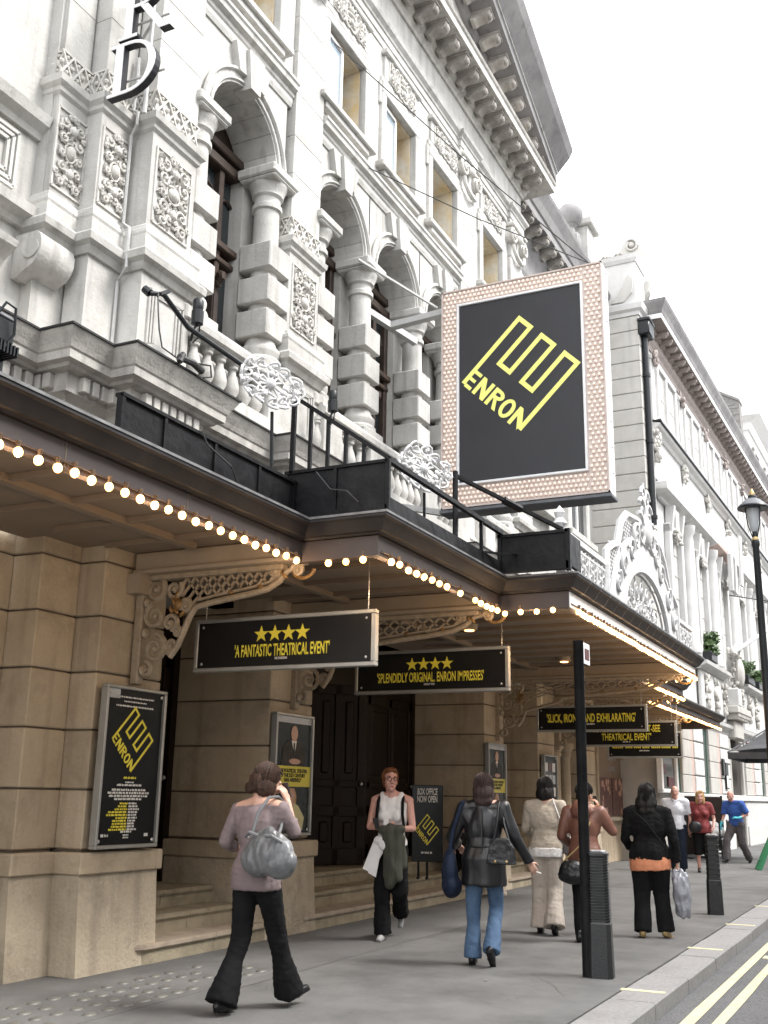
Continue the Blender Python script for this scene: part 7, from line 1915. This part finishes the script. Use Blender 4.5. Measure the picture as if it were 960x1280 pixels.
v = MB(); v.lathe([(.192, .80), (.196, .9)], n=20); v.v = [(p[0], p[1] * .80, p[2]) for p in v.v]; fuse(v, 'shirt_hem', 'white_cotton', P, .012, 1, folds(20, 20, 3, .007))
trousers(P, J, 'wide_trousers', 'beige_trouser', .92, hem_r=.118, knee_r=.092, thigh=.105, seed=13, amp=.009, k=(12, 12, 2))
hair(P, H, 'hair_black', [((0, -.02, .045), (.09, .104, .088)), ((0, -.06, -.045), (.092, .075, .095)), ((.062, -.01, -.05), (.04, .07, .095)), ((-.062, -.01, -.05), (.04, .07, .095))], .009, 7, loose=320, L=.13)
H.face(P, None)
shoe(P, J['anL'], (0, 1), 'shoe_black'); shoe(P, J['anR'], (0, 1), 'shoe_black', pitch=28)
B = held('shoulder_bag', 'small grey bag on a thin pale strap beside the beige jumper', 'bag', P)
v = MB(); v.cbox(.19, .30, -.06, .10, .82, .96, .03); fuse(v, 'bag_body', 'grey_strap', B, .010, 2)
v = MB(); v.tube([(.24, -.06, .95), (.20, -.15, 1.15), (.10, -.10, 1.41), (.08, .03, 1.43), (.15, .15, 1.25), (.25, .10, .95)], .007, 6); v.build('strap', 'white_cotton', B, smooth=True)

# ---- 5 woman in a brown leather jacket behind the post
P = person('woman in brown hooded leather jacket and black leggings behind the sign post', (11.42, 3.20), 4)
J = pose(neck=(0, -.01, 1.35), chest=(0, 0, 1.16), pelvis=(0, 0, .87), shL=(-.17, 0, 1.30), shR=(.17, 0, 1.30), elL=(-.24, -.02, 1.04), wrL=(-.18, .15, .96), elR=(.29, .08, 1.10), wrR=(.14, .13, 1.32),
         hipL=(-.085, 0, .84), hipR=(.085, 0, .84), knL=(-.08, .0, .45), anL=(-.07, -.05, .095), knR=(.08, .10, .46), anR=(.08, .16, .095))
H = Head((.01, .03, 1.465), yaw=-14, pitch=-8)
build(P, J, 'skin_tan', H, vox=.009, handargs=(((.14, .13, 1.32), (-.2, -.2, .9), (-.8, .1, 0), -1, .6, .9), ((-.18, .15, .96), (.4, .8, -.2), (.3, 0, -1), 1, .5, .9)))
def hood(v): v.ball((0, -.11, 1.31), (.12, .07, .09), 14, 10); v.ball((0, -.09, 1.38), (.10, .06, .04), 14, 8)
top_garment(P, J, 'leather_jacket', 'brown_leather', .79, sleeve=1.0, hem=.185, hem_d=.145, girth=1.05, amp=.010, k=(8, 8, 4), sharp=2, seed=15, collar=.07, extra=hood, shoulder=.066, cuff=.045)
trousers(P, J, 'leggings', 'black_cloth', .85, hem_r=.045, knee_r=.060, thigh=.092, seed=17, amp=.004)
hair(P, H, 'hair_black', [((0, -.02, .045), (.083, .098, .085)), ((0, -.095, .02), (.05, .045, .05)), ((0, -.06, -.02), (.07, .05, .06))], .006, 9, loose=160, L=.02)
H.face(P, None)
shoe(P, J['anL'], (-.1, 1), 'shoe_black'); shoe(P, J['anR'], (.1, 1), 'shoe_black')
ph = held('mobile_phone', 'phone at the ear of the woman in brown leather', 'phone', P); v = MB(); v.bar((.10, .12, 1.46), (.11, .15, 1.37), .042, .012); v.build('case', 'phone_dark', ph)
B = held('handbag', 'black handbag with gold chain below the brown leather jacket', 'handbag', P)
v = MB(); v.ball((-.10, -.20, .70), (.14, .07, .12), 14, 10); v.ball((-.10, -.2, .66), (.15, .075, .09), 14, 10); fuse(v, 'bag_body', 'black_leather', B, .010, 2, folds(14, 14, 14, .008))
v = MB(); v.tube([(-.2, -.2, .78), (-.02, -.19, .95), (.10, -.15, 1.2)], .008, 6); v.tube([(-.02, -.2, .78), (.0, -.19, .95), (.10, -.15, 1.2)], .008, 6); v.build('chain', 'brass', B)

# ---- 6 woman in a black cardigan over orange
P = person('woman in black cardigan over an orange top, carrying a clear plastic bag', (12.24, 2.70), 8)
J = pose(neck=(0, 0, 1.36), chest=(0, 0, 1.15), pelvis=(0, 0, .87), shL=(-.19, 0, 1.29), shR=(.185, 0, 1.29), elL=(-.26, -.02, 1.02), wrL=(-.22, .16, .92), elR=(.27, -.04, 1.01), wrR=(.285, .03, .78),
         knL=(-.10, .0, .45), anL=(-.10, -.10, .095), knR=(.10, .06, .46), anR=(.14, .0, .095))
H = Head((-.01, .03, 1.475), yaw=8, pitch=-4)
build(P, J, 'skin_tan', H, vox=.009, girth=1.12, handargs=(((.285, .03, .78), (0, .05, -1), (-1, 0, 0), 1, .95, .92), ((-.22, .16, .92), (.4, .8, 0), (.3, 0, -1), 1, .5, .92)))
top_garment(P, J, 'cardigan', 'black_cloth', .80, sleeve=1.0, hem=.225, hem_d=.175, girth=1.25, amp=.013, k=(8, 8, 6), seed=19, collar=.07, shoulder=.078, cuff=.05)
v = MB(); v.lathe([(.215, .685), (.222, .76), (.21, .86)], n=22); v.v = [(p[0], p[1] * .78, p[2] + .06 * p[0]) for p in v.v]; fuse(v, 'orange_hem', 'orange_cloth', P, .012, 1, folds(22, 22, 2, .008, 1, 3))
trousers(P, J, 'black_trousers', 'black_cloth', .88, hem_r=.095, knee_r=.092, thigh=.118, girth=1.18, seed=21, amp=.006)
hair(P, H, 'hair_black', [((0, -.015, .05), (.092, .106, .09)), ((0, -.07, -.07), (.10, .065, .12)), ((.06, -.04, -.11), (.055, .07, .10)), ((-.07, -.04, -.10), (.055, .07, .11)), ((0, -.09, -.17), (.10, .05, .06)), ((.0, -.1, -.1), (.11, .045, .06))], .020, 11, k=24, loose=420, L=.22, wave=.014)
H.face(P, None)
shoe(P, J['anL'], (-.15, 1), 'shoe_gold'); shoe(P, J['anR'], (.35, 1), 'shoe_gold', pitch=14)
v = MB(); v.tube([(-.16, -.15, 1.32), (-.02, -.19, 1.2), (.12, -.185, 1.02), (.2, -.15, .9)], .009, 6); v.build('bag_strap', 'black_cloth', P, smooth=True)
B = held('plastic_bag', 'crumpled clear silvery plastic bag hanging from her right hand', 'bag', P)
v = MB(); v.tube([(.285, .03, .70), (.30, .02, .62), (.315, .0, .45), (.325, -.0, .30), (.325, .0, .22)], [.05, .085, .095, .085, .06], 12); v.tube([(.30, .05, .66), (.36, .06, .60)], [.04, .06], 8)
fuse(v, 'bag_film', 'plastic_bag', B, .010, 2, folds(22, 22, 7, .020, 2, 5))

# ---- 7 and 8: the couple walking toward us
P = person('balding man in white checked short-sleeved shirt and dark jeans', (23.6, 4.62), 192)
J = pose(neck=(0, -.0, 1.46), chest=(0, 0, 1.24), pelvis=(0, 0, .93), shL=(-.21, 0, 1.40), shR=(.21, 0, 1.40), elL=(-.28, -.02, 1.13), wrL=(-.30, .10, .89), elR=(.27, -.02, 1.13), wrR=(.28, .1, .9),
         hipL=(-.09, 0, .9), hipR=(.09, 0, .9), knL=(-.10, .08, .49), anL=(-.11, .02, .095), knR=(.10, .0, .48), anR=(.10, -.14, .12))
H = Head((0, .03, 1.60), yaw=0, pitch=-4, s=1.03)
build(P, J, 'skin_pink', H, vox=.011, girth=1.12, neck_r=.062, handargs=(((-.30, .10, .89), (0, .1, -1), (1, 0, 0), -1, .6, 1.0), ((.28, .1, .9), (0, .2, -1), (-1, 0, 0), 1, .6, 1.0)))
top_garment(P, J, 'shirt', 'check_cotton', .84, sleeve=.46, hem=.205, hem_d=.165, girth=1.22, amp=.008, k=(8, 8, 6), seed=23, bust=0, shoulder=.08, vox=.015)
v = MB(); v.tube([(.08, -.03, 1.475), (.07, .06, 1.46), (.015, .105, 1.41)], .016, 6); v.tube([(-.08, -.03, 1.475), (-.07, .06, 1.46), (-.015, .105, 1.41)], .016, 6); v.tube([(-.08, -.03, 1.475), (0, -.08, 1.48), (.08, -.03, 1.475)], .016, 6); v.build('collar', 'check_cotton', P, smooth=True)
trousers(P, J, 'jeans', 'navy_denim', .95, hem_r=.085, knee_r=.085, thigh=.115, girth=1.12, seed=25, vox=.015)
hair(P, H, 'hair_white', [((.066, -.035, .0), (.018, .05, .04)), ((-.066, -.035, .0), (.018, .05, .04)), ((0, -.09, .0), (.06, .022, .05))], .003, 2)
H.face(P, None, 'hair_white')
shoe(P, J['anL'], (0, 1), 'shoe_black'); shoe(P, J['anR'], (0, 1), 'shoe_black', pitch=20)
P = person('blonde woman in dark red top and black cropped trousers', (23.7, 4.12), 190)
J = pose(neck=(0, 0, 1.38), chest=(0, 0, 1.17), elL=(-.26, -.0, 1.06), wrL=(-.24, .16, .90), elR=(.22, -.04, 1.06), wrR=(.26, .03, .82), knL=(-.09, .04, .47), anL=(-.10, -.1, .12), knR=(.09, .05, .47), anR=(.09, .06, .095))
H = Head((0, .03, 1.50), yaw=0, pitch=-2)
build(P, J, 'skin_pink', H, vox=.010, girth=1.1, handargs=(((-.24, .16, .90), (.2, .4, -.8), (1, 0, 0), -1, .6, .92), ((.26, .03, .82), (0, .1, -1), (-1, 0, 0), 1, .6, .92)))
top_garment(P, J, 'red_top', 'red_cloth', .78, sleeve=.34, hem=.205, hem_d=.165, girth=1.15, amp=.010, k=(12, 12, 5), seed=27, bust=.05, shoulder=.07, collar=.03, vox=.014)
trousers(P, J, 'cropped_trousers', 'black_cloth', .9, hem_r=.085, knee_r=.085, thigh=.11, girth=1.1, seed=29, to=.35, vox=.014)
hair(P, H, 'hair_blonde', [((0, -.025, .045), (.085, .10, .088)), ((.065, -.01, -.07), (.032, .055, .12)), ((-.065, -.01, -.07), (.032, .055, .12)), ((0, -.07, -.06), (.085, .05, .13))], .010, 13, loose=240, L=.15)
H.face(P, None, 'hair_brown')
shoe(P, J['anL'], (0, 1), 'shoe_black', pitch=24); shoe(P, J['anR'], (0, 1), 'shoe_black')
B = held('handbag', 'round black handbag at the hip of the woman in dark red', 'handbag', P)
v = MB(); v.ball((.13, .20, .90), (.14, .05, .12), 14, 10); fuse(v, 'bag_body', 'black_leather', B, .014, 2)
v = MB(); v.tube([(.22, .17, .98), (.1, .13, 1.2), (-.05, .0, 1.41), (-.02, -.12, 1.3), (.12, -.16, 1.0)], .008, 6); v.build('strap', 'black_leather', B)
# ---- 9 man in blue with cyan gloves
P = person('bald man in blue T-shirt and cyan rubber gloves striding beside the barrow', (27.6, 3.98), 160)
J = pose(neck=(.0, .10, 1.43), chest=(0, .06, 1.22), pelvis=(0, 0, .92), shL=(-.21, .08, 1.38), shR=(.21, .08, 1.37), elL=(-.30, .0, 1.13), wrL=(-.20, .22, 1.05), elR=(.25, .10, 1.10), wrR=(.26, .24, .90),
         hipL=(-.09, 0, .89), hipR=(.09, 0, .89), knL=(-.10, -.02, .47), anL=(-.12, -.34, .13), knR=(.12, .28, .52), anR=(.12, .36, .11))
H = Head((.02, .17, 1.55), yaw=12, pitch=-18, s=1.02)
build(P, J, 'skin_pink', H, vox=.011, girth=1.1, neck_r=.06)
v = MB(); hand(v, J['wrR'], (0, .3, -1), (-1, 0, 0), 1, .5, 1.08); capsule(v, J['wrR'], Vector(J['wrR']).lerp(Vector(J['elR']), .18), .034, .038); fuse(v, 'glove', 'cyan_glove', P, .008, 2)
v = MB(); hand(v, J['wrL'], (.8, .5, .1), (0, -.5, -.8), -1, .5, 1.08); capsule(v, J['wrL'], Vector(J['wrL']).lerp(Vector(J['elL']), .18), .034, .038); fuse(v, 'glove', 'cyan_glove', P, .008, 2)
top_garment(P, J, 't_shirt', 'blue_cloth', .86, sleeve=.45, hem=.19, hem_d=.15, girth=1.15, amp=.009, k=(9, 9, 6), seed=31, bust=0, shoulder=.08, vox=.015)
trousers(P, J, 'work_trousers', 'grey_cloth', .94, hem_r=.085, knee_r=.09, thigh=.12, girth=1.08, seed=33, amp=.014, vox=.015)
hair(P, H, 'hair_white', [((.066, -.035, .0), (.016, .05, .035)), ((-.066, -.035, .0), (.016, .05, .035)), ((0, -.092, .0), (.06, .016, .045))], .002, 2)
H.face(P, None, 'hair_white')
shoe(P, J['anR'], (0, 1), 'shoe_black', pitch=-8, name='boot'); shoe(P, J['anL'], (0, 1), 'shoe_black', pitch=40, name='boot')
# ---- 10 somebody sitting on the steps, mostly hidden behind the leather coat
P = person('person in dark clothes and pale shoes sitting on the entrance steps', (15.62, 6.42, .335), -78)
J = pose(neck=(0, .10, .58), chest=(0, .06, .36), pelvis=(0, 0, .10), shL=(-.19, .08, .52), shR=(.19, .08, .52), elL=(-.24, .22, .30), wrL=(-.10, .42, .22), elR=(.24, .22, .30), wrR=(.10, .42, .22),
         hipL=(-.09, .02, .10), hipR=(.09, .02, .10), knL=(-.12, .43, .20), knR=(.12, .44, .20), anL=(-.12, .62, -.22), anR=(.12, .66, -.22))
H = Head((0, .16, .70), pitch=-12)
build(P, J, 'skin', H, vox=.012, handargs=(((-.10, .42, .22), (.5, .6, -.1), (0, 0, -1), 1, .6, .95), ((.10, .42, .22), (-.5, .6, -.1), (0, 0, -1), -1, .6, .95)))
top_garment(P, J, 'dark_jacket', 'black_cloth', .04, sleeve=1.0, hem=.19, hem_d=.15, amp=.008, k=(9, 9, 6), seed=35, bust=0, shoulder=.07, vox=.015)
trousers(P, J, 'dark_trousers', 'black_cloth', .14, hem_r=.08, knee_r=.085, thigh=.10, seed=37, vox=.015)
hair(P, H, 'hair_dark', [((0, -.02, .045), (.087, .10, .088)), ((0, -.07, -.03), (.08, .05, .08))], .007, 3)
H.face(P, None)
shoe(P, J['anL'], (-.1, 1), 'shoe_cream'); shoe(P, J['anR'], (.1, 1), 'shoe_cream')
bpy.context.view_layer.update()
